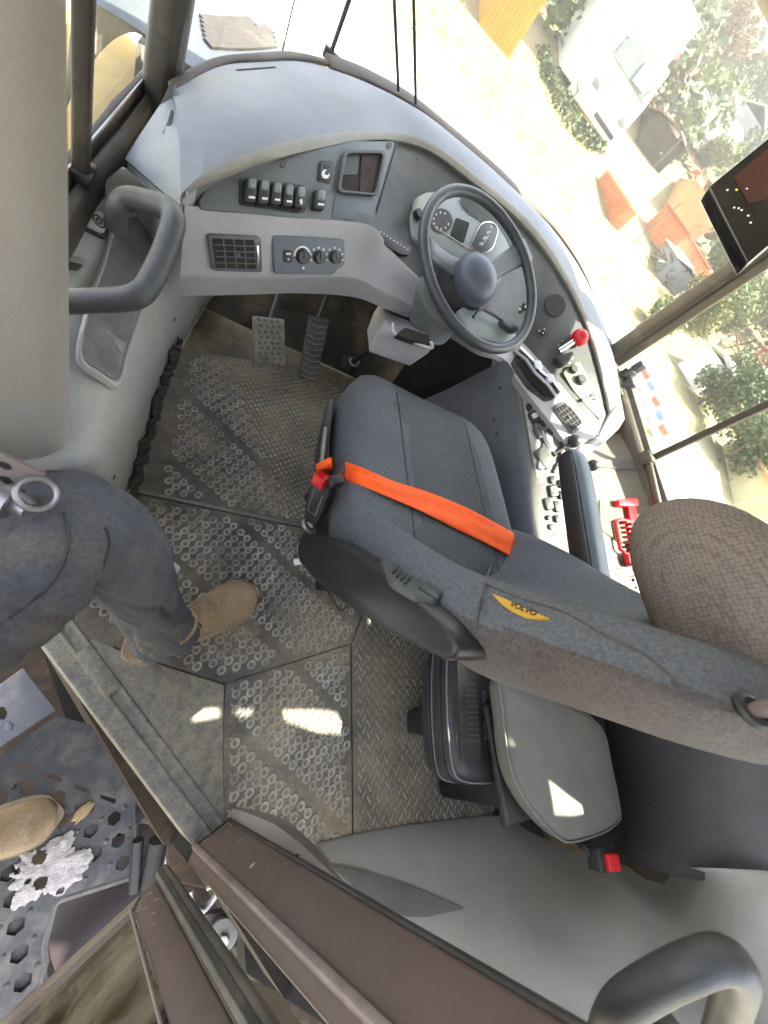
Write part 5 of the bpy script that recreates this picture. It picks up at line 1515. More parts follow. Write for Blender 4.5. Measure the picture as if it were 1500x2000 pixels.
    mb = MB(); mb.ext(pa, rpoly([(738, 1096), (766, 1098), (866, 1172), (850, 1180), (806, 1168), (764, 1142)], 8), -.006, .005, taper=.04); ad = mb.build('arm_pad', mat('pad_grey', (.075, .08, .08), .55), la, bevel=.003)
    for k in range(4):
        x, y = 769 + 8 * k, 1122 + 7 * k
        mb = MB(); mb.ext(pa, [(x - 6, y + 4), (x + 4, y - 8), (x + 7, y - 6), (x - 3, y + 6)], .006, .0085); mb.build('adjuster_rib', M['black'], ad)
    mb = MB(); mb.ext(pa, rpoly([(812, 1154), (822, 1146), (864, 1170), (854, 1179)], 4), .005, .012, taper=.1); mb.build('adjuster_button', M['panel'], ad, bevel=.002)
    # right armrest: dark body, bluish light painted on its upper faces
    q = [P(1098, 905, x=1.0), P(1118, 885, x=1.03)]
    ctr = [(V((1.012, .615, .735)), .020, .018), (V((1.012, .600, .735)), .034, .03), (V((1.012, .54, .73)), .040, .036), (V((1.015, .42, .71)), .042, .038), (V((1.018, .30, .69)), .042, .038), (V((1.02, .14, .665)), .04, .036)]
    rings = []
    for c, w_, h_ in ctr:
        rr = []
        for k in range(20):
            a = 2 * pi * k / 20; e = 3.4
            rr.append(c + V((abs(cos(a)) ** (2 / e) * (1 if cos(a) > 0 else -1) * w_, 0, abs(sin(a)) ** (2 / e) * (1 if sin(a) > 0 else -1) * h_)))
        rings.append(rr)
    mb = MB(); mb.loft([list(r) for r in zip(*[catmull([r[j] for r in rings], 3) for j in range(20)])])
    ra = mb.build('armrest', [M['armd'], M['armr']], t, smooth=True, angle=70)
    ra['label'] = 'dark right armrest with bluish light coloured onto its top'
    for p in ra.data.polygons:
        if p.normal.z > .35 or (p.normal.x > .5 and p.normal.z > .0): p.material_index = 1
    mb = MB(); mb.tube([c + V((-w_ * .93, 0, h_ * .62)) for c, w_, h_ in ctr[1:]], .003, 6); mb.build('armrest_piping', M['black'], ra, smooth=True)
    # headrest
    hc = V((.765, .080, .985))
    rings = []
    for k in range(1, 16):
        a = pi * k / 16
        zz = -cos(a); r = sin(a) ** .55
        rr = []
        for j in range(36):
            b = 2 * pi * j / 36; e = 2.6
            x = abs(cos(b)) ** (2 / e) * (1 if cos(b) > 0 else -1); y = abs(sin(b)) ** (2 / e) * (1 if sin(b) > 0 else -1)
            rr.append(hc + V((x * .095 * r, y * .195 * r - zz * .03, zz * .100)))
        rings.append(rr)
    mb = MB(); mb.loft(rings)
    hd = mb.build('headrest', M['head'], t, smooth=True, angle=80)
    # recliner knob / ring on the back's upper corner
    h, n_ = sub_.at(1462, 1392)
    if h is not None:
        mb = MB(); mb.torus(h + n_ * .004, n_, .012, .005, 18, 8); k_ = mb.build('headrest_ring', M['black'], br, smooth=True)
        mb = MB(); mb.tube([h, h + n_ * .02 + V((.02, 0, .01)), h + n_ * .02 + V((.06, 0, .02))], .008, 10); mb.build('headrest_peg', M['brown'], k_, smooth=True)
    return t

def text_on(txt, pl, p0, p1, hpx, lift, mt, parent, name, flip=1):
    """flat raised lettering on a plane, along the line between two spots"""
    a, b = pl.hit(*p0) + pl.n * lift, pl.hit(*p1) + pl.n * lift
    u = (b - a); L = u.length; u.normalize(); v_ = pl.n.cross(u) * flip
    cu = bpy.data.curves.new('txt', 'FONT'); cu.body = txt; cu.size = 1; cu.extrude = .01
    t = bpy.data.objects.new('tmp', cu); COL.objects.link(t)
    dg = bpy.context.evaluated_depsgraph_get()
    me = bpy.data.meshes.new_from_object(t.evaluated_get(dg))
    bpy.data.objects.remove(t)
    xs = [v.co.x for v in me.vertices]; x0, x1 = min(xs), max(xs)
    d = pl.hit(p0[0], p0[1] - hpx) - pl.hit(*p0)
    hgt = d.length
    ys = [v.co.y for v in me.vertices]; y0, y1 = min(ys), max(ys)
    for v in me.vertices:
        fx = (v.co.x - x0) / (x1 - x0); fy = (v.co.y - y0) / (y1 - y0)
        v.co = a + u * L * fx + v_ * hgt * fy + pl.n * (v.co.z * .05)
    me.materials.clear(); me.materials.append(mt)
    me.name = name
    o = bpy.data.objects.new(name, me); COL.objects.link(o); o.parent = parent
    return o
driver_seat()

# ================================================================== JUMP SEAT, BAG
def jump_seat():
    t = thing('jump_seat', 'plain grey folding jump seat behind the driver seat, with a sun patch on its pad', 'folding seat')
    px = [(982, 1325), (1006, 1335), (1100, 1370), (1178, 1420), (1200, 1500), (1217, 1585), (1212, 1605), (1185, 1625), (1125, 1643), (1095, 1632), (1046, 1580), (1012, 1520), (997, 1460), (989, 1390)]
    top = catmull([P(x, y, z=.42) for x, y in px], 3, True)
    c = V((0, 0, 0))
    for p in top: c += p
    c /= len(top)
    rings = [[lerp(p, c, k) + V((0, 0, dz)) for p in top] for k, dz in ((.08, -.06), (.02, -.05), (-.005, -.03), (0, -.012), (.03, -.003), (.08, .001), (.3, .004), (.6, .006), (.85, .006))]
    mb = MB(); mb.loft(rings); o = mb.build('seat_pad', M['jump'], t, smooth=True, angle=80)
    mb = MB(); mb.tube([p + V((0, 0, -.010)) + (p - c).normalized() * .003 for p in top], .003, 6, closed=True); mb.build('pad_piping', mat('piping_grey', (.16, .165, .16), .6), o, smooth=True)
    mb = MB(); mb.box((1.10, -.16, .18), (.10, .12, .16)); mb.box((1.10, -.16, .325), (.17, .14, .012)); mb.build('pad_pedestal', M['black'], t, bevel=.01)
    mb = MB(); mb.ext(Plane(P(1140, 1650, z=.36), n=(0, 0, 1)), [(1130, 1640), (1215, 1605), (1220, 1635), (1205, 1650), (1140, 1660)], -.02, .0); mb.build('seat_hinge', M['black'], t, bevel=.004)
    mb = MB(); mb.prism([P(x, y, z=.012) for x, y in [(960, 1600), (1030, 1640), (1180, 1720), (1330, 1740), (1300, 1640), (1100, 1560), (990, 1520)]], (0, 0, -.01)); mb.build('gap_shade', M['black'], t)  # black sheet painting the shade between seat pad and rear cover
    # belt buckle at its rear edge
    b = thing('belt_buckle', 'red button belt buckle on a black sleeve at the rear foot of the jump seat', 'buckle')
    c = P(1186, 1680, z=.43)
    mb = MB(); mb.box(c + V((.0, .0, -.014)), (.040, .024, .018), -.2); mb.build('buckle_body', M['black'], b, bevel=.006)
    mb = MB(); mb.box(c + V((.006, -.004, .006)), (.026, .017, .010), -.2); mb.build('buckle_button', M['red'], b, bevel=.005, seg=3)
    mb = MB(); mb.strip([c + V((-.03, .02, -.02)), c + V((-.05, .06, -.06)), c + V((-.04, .10, -.10))], .035, V((0, .3, 1)), .003); mb.build('buckle_strap', M['black'], b)
jump_seat()

def bag():
    t = thing('document_bag', 'black vinyl document bag with pale piping leaning under the jump seat', 'bag')
    px = [(838, 1262), (880, 1262), (975, 1290), (985, 1400), (1000, 1505), (992, 1528), (940, 1530), (895, 1526), (882, 1505), (872, 1440), (868, 1360)]
    px = [(875, 1262), (985, 1270), (1000, 1400), (1010, 1528), (930, 1531), (895, 1524), (884, 1495), (876, 1420), (873, 1340)]
    zt = .29
    top = [P(x, y, z=zt) for x, y in rpoly(px, 22, 5)]
    ctr = V((0, 0, 0))
    for p in top: ctr += p
    ctr /= len(top)
    def rg_(k, dz): return [lerp(p, ctr, k) + V((0, 0, dz)) for p in top]
    mb = MB(); mb.loft([rg_(.80, -.30), rg_(.76, -.16), rg_(.50, -.135), rg_(.10, -.12), rg_(.0, -.09), rg_(-.03, -.06), rg_(-.01, -.03), rg_(0, -.006), rg_(.03, .001), rg_(.10, .009), rg_(.3, .014), rg_(.7, .015)])
    o = mb.build('bag_body', M['bag'], t, smooth=True, angle=50)
    mb = MB(); mb.tube([p + V((0, 0, -.003)) for p in top], .0022, 7, closed=True); mb.build('bag_piping', mat('pale_piping', (.20, .20, .215), .5), o, smooth=True)
    mb = MB(); mb.tube([lerp(p, ctr, -.03) + V((0, 0, -.062)) for p in top], .0018, 7, closed=True); mb.build('bag_piping', bpy.data.materials['pale_piping'], o, smooth=True)
    for dz in (-.03, -.075):
        mb = MB(); mb.tube([lerp(p, ctr, -.018) + V((0, 0, dz)) for p in top], .004, 6, closed=True); mb.build('bag_zip', mat('navy_edge', (.025, .025, .042), .4) if 'navy_edge' not in bpy.data.materials else bpy.data.materials['navy_edge'], o, smooth=True)
    pl = Plane(P(930, 1400, z=zt + .010), n=(0, 0, 1))
    mb = MB(); mb.ext(pl, rpoly([(890, 1290), (928, 1292), (936, 1480), (898, 1482)], 6), .003, .0065); w_ = mb.build('clear_window', mat('bag_window', (.075, .070, .060), .25, (.05, .047, .042), 30), t)
    for k in range(11):
        x0, y0 = 905 + k * .8, 1335 + 11 * k
        mb = MB(); mb.ext(pl, [(x0, y0), (x0 + 20, y0 + 1), (x0 + 20, y0 + 3), (x0, y0 + 2)], .0063, .007); mb.build('document_line', mat('faint_print', (.13, .12, .10), .6) if 'faint_print' not in bpy.data.materials else bpy.data.materials['faint_print'], w_)
    text_on('VOLVO', pl, (950, 1446), (944, 1350), 10, .0062, mat('grey_print', (.24, .23, .22), .6), t, 'bag_lettering', 1)
bag()

# ================================================================== MONITOR, VISOR
def monitor():
    t = thing('monitor', 'black camera monitor glowing dark red hanging at the right of the windscreen', 'monitor')
    a, b, c = P(1384, 362, t=.00115), P(1500, 268, t=.00118), P(1462, 512, t=.00105)
    d = b + (c - a)
    e1 = b - a; e2 = c - a
    a2 = a; 
    q = [a, a + e1 * 1.5, a + e1 * 1.5 + e2, a + e2]
    n_ = e1.cross(e2).normalized()
    if n_.dot(CAM - a) < 0: n_ = -n_
    mb = MB(); mb.prism(q, -n_ * .035); bd = mb.build('housing', M['screen'], t, bevel=.006, seg=3)
    def at(u, v_): return a + e1 * 1.5 * u + e2 * v_ + n_ * .0008
    def em(name, col, s):
        m = bpy.data.materials.new(name); m.use_nodes = True; bb = m.node_tree.nodes['Principled BSDF']
        bb.inputs['Base Color'].default_value = (*[k * .5 for k in col], 1); bb.inputs['Emission Color'].default_value = (*col, 1); bb.inputs['Emission Strength'].default_value = s; bb.inputs['Roughness'].default_value = .3
        return m
    mb = MB(); mb.prism([at(.22, .12), at(.95, .12), at(.95, .88), at(.42, .88), at(.42, .62), at(.22, .5)], n_ * .0006); sc = mb.build('screen_image', em('screen_red', (.030, .008, .006), .25), t)
    mb = MB(); mb.prism([at(.40, .60), at(.95, .45), at(.95, .86), at(.46, .86)], n_ * .0016); mb.build('screen_pane', em('screen_grey', (.05, .042, .038), .3), sc)
    mb = MB(); mb.prism([at(.62, .2), at(.78, .2), at(.80, .3), at(.64, .32)], n_ * .0016); mb.build('screen_mark', em('screen_pink', (.16, .09, .08), .3), sc)
    mb = MB(); mb.prism([at(.72, .36), at(.92, .36), at(.92, .46), at(.74, .47)], n_ * .0024); mb.build('screen_mark', em('screen_red2', (.12, .01, .01), .3), sc)
    for u, v_, k in ((.12, .20, 0), (.19, .27, 1), (.27, .34, 0), (.10, .42, 0), (.17, .60, 0), (.16, .68, 0), (.30, .85, 2), (.34, .90, 2), (.145, .50, 0), (.13, .46, 0)):
        mb = MB(); c_ = at(u, v_); r = .0022
        mb.disc(c_, n_, r, .0008, 8); mb.build('button_legend', em('legend%d' % k, [(.25, .25, .22), (.4, .35, .03), (.35, .02, .02)][k], .6) if 'legend%d' % k not in bpy.data.materials else bpy.data.materials['legend%d' % k], t)
    mb = MB(); m0 = a + e1 * .8 + e2 * .5 - n_ * .03; mb.tube(catmull([m0, m0 + V((.10, .06, .06)), V((1.45, 1.2, 1.45)), V((1.56, 1.26, 1.5))], 5), .014, 10); mb.build('bracket_arm', M['black'], t, smooth=True)
    # dark roller blind casing at the top of the windscreen
    v = thing('sun_blind', 'dark brown sun blind casing at the upper right corner of the windscreen', 'sun blind')
    mb = MB(); q = P(1500, 10, t=.0012); ax = V((.93, -.35, 0)); mb.box(q + V((.075, .02, .055)), (.15, .05, .05), math.atan2(-.35, .93)); mb.build('blind_casing', M['frame2'], v, bevel=.015, seg=3)
    mb = MB(); mb.tube([q + V((.0, .03, .03)), q + V((.35, -.1, .03))], .012, 10); mb.build('blind_rod', M['frame'], v, smooth=True)
monitor()

# ================================================================== OPEN DOOR
def open_door():
    t = thing('open_door', 'brown cab door swung wide open with dusty glass in its lower half', 'door')
    h = V((.215, -.305, -.03))            # lower hinge-side corner
    e = V((.000, -.442, -.03)); dirv = (e - h).normalized()
    nrm = V((dirv.y, -dirv.x, 0)).normalized()
    if nrm.dot(CAM - h) < 0: nrm = -nrm
    def D(u, z, o=0): return h + dirv * u + V((0, 0, z)) + nrm * o
    # profile facing the camera: stile, bottom rail, glass
    mb = MB(); mb.prism([D(.0, 0), D(.0, 1.5), D(.055, 1.5), D(.048, .05), D(.03, .0)], -nrm * .03); st = mb.build('door_stile', M['brown'], t, bevel=.004)
    mb = MB(); mb.prism([D(.03, .0, .002), D(.048, .035, .002), D(.9, .035, .002), D(.9, .0, .002)], -nrm * .04); mb.build('door_rail', mat('door_edge', (.26, .21, .165), .6, (.2, .155, .13), 10, dust=(.33, .28, .2), dlo=.45, dhi=.7, dscale=12), t, bevel=.003)
    mb = MB(); mb.prism([D(.9, 0), D(.9, 1.5), D(.96, 1.5), D(.96, 0)], -nrm * .03); mb.build('door_stile', M['brown'], t, bevel=.004)
    mb = MB(); mb.prism([D(.05, .03, -.012), D(.05, 1.45, -.012), D(.9, 1.45, -.012), D(.9, .03, -.012)], -nrm * .005); mb.build('door_glass', M['dirty'], t)
    mb = MB(); mb.tube([D(.052, .02, .001), D(.058, .5, .001), D(.062, 1.4, .001)], .0022, 6); mb.build('glass_bead', M['trim'], t, smooth=True)
    # rubber profile round the hinge side
    mb = MB(); prof = [(-.002, .0), (-.002, .008), (-.009, .014), (-.013, .008), (-.017, .014), (-.026, .012), (-.030, .002), (-.030, -.03), (-.002, -.03)]
    mb.loft([[D(u, z, o) for u, o in prof] for z in (-.005, .3, .7, 1.5)]); mb.build('door_seal', mat('grey_rubber', (.115, .105, .09), .7, (.085, .075, .065), 7, dust=(.2, .17, .13), dlo=.5, dhi=.8, dscale=8), t, bevel=.003)
    mb = MB(); prof = [(-.010, .012), (-.016, .012), (-.016, .008), (-.010, .008)]
    mb.loft([[D(u, z, o + .004) for u, o in prof] for z in (-.0, .3, .7, 1.5)]); mb.build('seal_groove', M['rubber'], t)
    rnd = random.Random(8)
    for k in range(9):
        z = .03 + .16 * rnd.random(); u = .008 + .035 * rnd.random(); c = D(u, z, .0006); a = rnd.uniform(.4, 1.2); ln = rnd.uniform(.002, .008)
        ee = (dirv * sin(a) - V((0, 0, 1)) * cos(a)) * ln; s2 = ee.cross(nrm).normalized() * .0006
        mb = MB(); mb.prism([c - ee - s2, c + ee - s2, c + ee + s2, c - ee + s2], nrm * .0004); mb.build('paint_scratch', bpy.data.materials['bare_metal'], st)
    # hinge: hook, arm with big washer, gas strut
    mb = MB(); c = P(390, 1765, z=-.12)
    mb.tube(catmull([P(372, 1738, z=-.10), P(376, 1762, z=-.11), P(394, 1778, z=-.11), P(412, 1762, z=-.11), P(428, 1738, z=-.10)], 5), .0075, 10); mb.build('door_hook', M['steel'], t, smooth=True)
    mb = MB(); q = [P(398, 1786, z=-.16), P(452, 1778, z=-.16), P(470, 1830, z=-.16), P(425, 1850, z=-.16)]; mb.prism(q, (0, 0, -.03)); hg = mb.build('hinge_plate', M['grate'], t, bevel=.003)
    pl = Plane(P(438, 1822, z=-.15), n=(-.25, -.1, .95))
    mb = MB(); mb.ext(pl, oval(437, 1822, 26, 34, 24, .3), 0, .012); ws = mb.build('hinge_washer', mat('washer_grey', (.22, .22, .20), .6, (.16, .155, .14), 15), hg, smooth=True, angle=40)
    mb = MB(); mb.ext(pl, oval(438, 1826, 10, 11, 6), .012, .024); mb.build('hinge_bolt', M['steel'], ws, bevel=.001)
    mb = MB(); mb.tube([P(462, 1835, z=-.2), P(520, 1930, z=-.2), P(560, 2030, z=-.2)], .018, 12); mb.build('gas_strut', M['rubber'], t, smooth=True)
    mb = MB(); mb.tube([P(405, 1735, z=-.08), P(438, 1715, z=-.05)], .005, 8); mb.build('hook_rod', M['steel'], t, smooth=True)
open_door()

# ================================================================== STEP PLATFORM
def step():
    t = thing('access_step', 'dark perforated steel access step below the doorway with a white splash on it', 'step')
    Z = -.40
    def W(x, y): p = P(x, y, z=Z); return (p.x, p.y)
    outline = [W(-60, 1500), W(0, 1478), W(110, 1398), W(188, 1418), W(272, 1560), W(263, 1572), W(268, 1695), W(255, 1712), W(120, 1755), W(105, 1770), W(85, 1850), W(88, 1880), W(75, 1925), W(0, 2000), W(-120, 2080), W(-160, 1700)]
    p0 = V((*W(223, 1598), 0)); av = V((*W(177, 1622), 0)) - p0; bv = V((*W(231, 1641), 0)) - p0
    def inside(x, y, poly):
        r = False
        for i in range(len(poly)):
            x1, y1 = poly[i]; x2, y2 = poly[i - 1]
            if (y1 > y) != (y2 > y) and x < (x2 - x1) * (y - y1) / (y2 - y1) + x1: r = not r
        return r
    hexes = []; studs = []
    rr = .0175
    lim = [W(-60, 1500), W(50, 1512), W(215, 1568), W(264, 1578), W(266, 1694), W(120, 1745), W(100, 1765), W(80, 1850), W(70, 1920), W(0, 1995), W(-110, 2060), W(-150, 1700)]
    ph = math.atan2(av.y, av.x)
    for i in range(-6, 14):
        for j in range(-8, 12):
            c = p0 + av * i + bv * j
            if all(inside(c.x + .019 * cos(a), c.y + .019 * sin(a), lim) for a in (0, 1.05, 2.1, 3.14, 4.19, 5.24)): hexes.append((c.x, c.y))
            s_ = c + av * .5 + bv * .25 - bv * .5
            if inside(s_.x, s_.y, lim): studs.append((s_.x, s_.y))
    slots = [[W(x - 17, y - 6), W(x + 14, y + 4), W(x + 12, y + 13), W(x - 17, y + 2)] for x, y in ((53, 1493), (108, 1515), (162, 1537), (213, 1557))]
    cu = bpy.data.curves.new('step_plate', 'CURVE'); cu.dimensions = '2D'; cu.fill_mode = 'BOTH'; cu.extrude = .004
    for pts in [outline] + [[(x + rr * cos(ph + .3 + k * pi / 3), y + rr * sin(ph + .3 + k * pi / 3)) for k in range(6)] for x, y in hexes] + slots:
        sp = cu.splines.new('POLY'); sp.points.add(len(pts) - 1); sp.use_cyclic_u = True
        for i, (x, y) in enumerate(pts): sp.points[i].co = (x, y, 0, 1)
    tmp = bpy.data.objects.new('tmp', cu); COL.objects.link(tmp)
    me = bpy.data.meshes.new_from_object(tmp.evaluated_get(bpy.context.evaluated_depsgraph_get())); bpy.data.objects.remove(tmp)
    me.name = 'step_plate'; me.materials.clear()
    m = M['grate']
    me.materials.append(m)
    o = bpy.data.objects.new('step_plate', me); o.location = (0, 0, Z); COL.objects.link(o); o.parent = t
    # rolled edge
    mb = MB(); mb.tube([V((x, y, Z - .004)) for x, y in outline[3:14]], .010, 8); mb.build('step_edge', M['grate'], t, smooth=True)
    for x, y in studs[:90]:
        mb = MB(); mb.disc((x, y, Z + .004), (0, 0, 1), .0065, .003, 12, taper=.5); mb.build('grip_stud', M['grate'], t, smooth=True, angle=50)
    # raised tread strip, lighter
    mb = MB(); q = [P(-60, 1380, z=Z + .03), P(45, 1304, z=Z + .03), P(110, 1386, z=Z + .03), P(-60, 1500, z=Z + .03)]; mb.prism(q, (0, 0, -.025)); up = mb.build('upper_tread', M['grate2'], t, bevel=.003)
    pl = Plane(q[0], n=(0, 0, 1))
    mb = MB(); mb.ext(pl, oval(2, 1393, 12, 14, 6), .0, .0012); mb.build('tread_hole', M['dark'], up)
    mb = MB(); mb.ext(pl, oval(18, 1419, 8, 9, 12), .0, .004, taper=.4); mb.build('grip_stud', M['grate2'], up)
    # support bracket under it
    mb = MB(); mb.box((-.05, -.35, Z - .06), (.03, .30, .05), .5); mb.box((.12, -.28, Z - .05), (.02, .1, .04), .5); mb.build('step_bracket', M['grate'], t, bevel=.005)
step()

# ================================================================== TRUCK BODY OUTSIDE THE CAB
def lump():
    # dried crumbly white mortar on the step
    rnd = random.Random(12); c = P(90, 1698, z=-.396); mb = MB(); N_ = 46; R_ = .098; vs = []; idx = {}
    holes = [(P(78, 1672, z=-.396), .013), (P(80, 1722, z=-.396), .012), (P(36, 1700, z=-.396), .005), (P(118, 1738, z=-.396), .006), (P(55, 1720, z=-.396), .004)]
    def inside(x, y):
        a = math.atan2(y, x); rr = R_ * (.72 + .42 * noise.noise(V((cos(a) * 1.6, sin(a) * 1.6, 4))) + .16 * noise.noise(V((cos(a) * 6, sin(a) * 6, 9))))
        if math.hypot(x, y) > rr: return None
        for h, r in holes:
            if math.hypot(c.x + x - h.x, c.y + y - h.y) < r * (1 + .3 * noise.noise(V((x * 90, y * 90, 1)))): return None
        return max(0, min(1, (rr - math.hypot(x, y)) / .02))
    for i in range(N_ * 2):
        for j in range(N_ * 2):
            x, y = (i - N_) / N_ * R_ * 1.25, (j - N_) / N_ * R_ * 1.25
            e = inside(x, y)
            if e is None: continue
            idx[i, j] = len(vs)
            vs.append(V((c.x + x + rnd.gauss(0, .0006), c.y + y + rnd.gauss(0, .0006), -.394 + e * (.004 + .0035 * max(0, noise.noise(V((x * 45, y * 45, 2))) + .4) + .0012 * rnd.random()))))
    fs = [[idx[i, j], idx[i + 1, j], idx[i + 1, j + 1], idx[i, j + 1]] for i, j in idx if (i + 1, j) in idx and (i + 1, j + 1) in idx and (i, j + 1) in idx]
    mb.add(vs, fs); o = mb.build('mortar_lump', M['splash'], None)
    sm = o.modifiers.new('solid', 'SOLIDIFY'); sm.thickness = .003
    tag(o, 'crumbly white lump of dried mortar on the perforated step', 'mortar lump')
    mb = MB(); q = P(162, 1586, z=-.385); n_ = 14
    rings = []
    for i in range(1, 8):
        a = pi * i / 8; rings.append([q + V(((.026 * cos(2 * pi * j / n_) + .006 * sin(3 * j)) * sin(a), (.015 * sin(2 * pi * j / n_) + .002 * cos(5 * j)) * sin(a), .010 * cos(a) + .0015 * sin(2.3 * j + i))) for j in range(n_)])
    ang = .9; cs, sn_ = cos(ang), sin(ang)
    rings = [[q + V(((p.x - q.x) * cs - (p.y - q.y) * sn_, (p.x - q.x) * sn_ + (p.y - q.y) * cs, p.z - q.z)) for p in r] for r in rings]
    mb.loft(rings); tag(mb.build('stone', mat('tan_stone', (.42, .30, .16), .9, (.34, .24, .13), 60, bump=.5, bscale=120), None, smooth=True, angle=50), 'small tan stone lying on the step just ahead of the boot toe', 'stone')
lump()

def truck_body():
    t = thing('haul_truck', 'yellow and dark grey haul truck body surrounding the cab', 'truck')
    # dark frame box and tank below the doorway
    mb = MB(); mb.prism([V((.10, -.20, -.75)), V((.9, -1.3, -.75)), V((1.6, -1.3, -.75)), V((1.6, 1.7, -.75)), V((-.25, 1.7, -.75)), V((-.25, .45, -.75))], (0, 0, -.9)); mb.build('chassis_box', M['dark'], t)
    mb = MB(); mb.prism([V((.46, -.55, -.125)), V((1.0, -.95, -.125)), V((1.6, -.95, -.125)), V((1.6, 1.7, -.125)), V((.0, 1.7, -.125))], (0, 0, -.62)); mb.build('undercab_sun_block', M['dark'], t)  # unseen box added to stop sun passing below the cab
    rust = mat('rusty_frame', (.055, .036, .022), .85, (.03, .02, .014), 6, dust=(.13, .085, .045), dlo=.5, dhi=.75, dscale=6, bump=.3, bscale=60)
    mb = MB(); mb.prism([V((-.5, -.9, -1.15)), V((.3, -1.0, -1.15)), V((.5, -.1, -1.1)), V((-.3, .9, -1.1)), V((-.7, .8, -1.1))], (0, 0, -.12)); mb.build('lower_deck', rust, t)
    mb = MB(); mb.prism([V((.06, -.02, -.18)), V((.25, -.28, -.18)), V((.32, -.22, -.18)), V((-.1, .33, -.18)), V((-.16, .28, -.18))], (0, 0, -.55)); mb.build('sill_plate_below', rust, t)
    mb = MB(); mb.prism([P(365, 1690, z=-.34), P(470, 1700, z=-.34), P(760, 1980, z=-.34), P(780, 2120, z=-.34), P(420, 2140, z=-.34), P(330, 1780, z=-.34)], (0, 0, -.05)); mb.build('added_dark_backing', rust, t)  # dark backing added so the gap beside the door stays dark
    # curved purple grey tank seen below the step, hoses and pipes by the hinge
    mb = MB(); c0 = P(190, 1800, z=-.75); mb.tube([c0 + V((-.35, -.3, -.05)), c0, c0 + V((.4, .25, .0))], .17, 24); mb.build('tank', mat('tank_paint', (.040, .030, .034), .5, (.03, .022, .024), 4), t, smooth=True)
    for (a, b, r, mt) in (((335, 1640), (318, 1720), .012, 'steel'), ((308, 1640), (290, 1730), .022, 'rubber'), ((352, 1650), (345, 1740), .014, 'rubber'), ((275, 1590), (350, 1600), .02, 'black'), ((470, 1830), (545, 2020), .016, 'rubber'), ((270, 1640), (262, 1740), .014, 'black')):
        mb = MB(); mb.tube([P(*a, z=-.32), P(*b, z=-.36)], r, 12); mb.build('pipe', M[mt], t, smooth=True)
    mb = MB(); mb.prism([P(320, 1560, z=-.3), P(380, 1650, z=-.3), P(420, 1740, z=-.3), P(330, 1720, z=-.3)], (0, 0, -.04)); mb.build('hinge_base', rust, t, bevel=.004)
    # hood in front of the windscreen with its louvre field
    mb = MB()
    rows = []
    for y, z, k in ((1.72, .52, 1.0), (1.95, .55, 1.0), (2.3, .55, .97), (2.6, .50, .9), (2.72, .38, .85), (2.74, .1, .85)):
        rows.append([V((-.42 * k, y, z - .30)), V((-.40 * k, y, z - .06)), V((-.33 * k, y, z)), V((.0, y, z + .02)), V((.30 * k, y, z + .01)), V((.42 * k, y, z - .05)), V((.50 * k, y, z - .35))])
    rows = [catmull(r, 4) for r in rows]
    mb.loft([list(r) for r in zip(*[catmull(list(c), 4) for c in zip(*rows)])], closed=False)
    hd = mb.build('hood', M['hood'], t, smooth=True, angle=60)
    su = Surf(hd)
    for k in range(6):
        hs = [su.at(lerp(405, 395, k / 6) + u * 128, 88 - 9 * k + u * 14 - 14 * u * u) for u in (0, .25, .5, .75, 1)]
        hs = [q for q in hs if q[0] is not None]
        if len(hs) > 2:
            mb = MB(); mb.strip([q[0] + q[1] * .003 for q in hs], .032, [q[1] for q in hs], .006); mb.build('hood_louvre', M['frame'], hd)
    # yellow fender plate and side rail left of the cab
    mb = MB(); mb.prism([V((-.24, .55, .12)), V((-.24, 2.6, .12)), V((-.62, 2.9, .10)), V((-.70, 1.6, .10)), V((-.62, .6, .10))], (0, 0, -.06)); mb.build('fender', M['yellow'], t, bevel=.01)
    mb = MB(); mb.tube(catmull([V((-.22, 2.55, .5)), V((-.35, 2.75, .62)), V((-.65, 2.85, .66)), V((-.9, 2.7, .6))], 5), .06, 12); mb.build('fender_rail', M['yellow'], t, smooth=True)
    mb = MB(); mb.box((-.42, 2.4, .62), (.09, .05, .16), .3); mb.build('mirror', mat('mirror_grey', (.30, .32, .32), .3, (.22, .24, .24), 30), t, bevel=.02)
    # wiper and whip stays in front of the windscreen
    for a, b, r, nm in (((640, 122), (682, 0), .006, 'wiper_arm'), ((778, 170), (770, 0), .0045, 'wiper_blade'), ((812, 195), (808, 0), .0045, 'wiper_blade'), ((548, 115), (575, 0), .002, 'aerial')):
        p = P(*a, y=1.62 if nm != 'aerial' else 1.56); top = P(*b, y=p.y - .02)
        d = top - p
        mb = MB(); mb.tube([p - d * .05, top + d * 1.2], r, 8); mb.build(nm, M['black'], t, smooth=True)
    mb = MB(); q = P(648, 128, y=1.60); mb.box(q + V((0, .02, .01)), (.03, .012, .012)); mb.build('wiper_base', M['black'], t, bevel=.003)
truck_body()

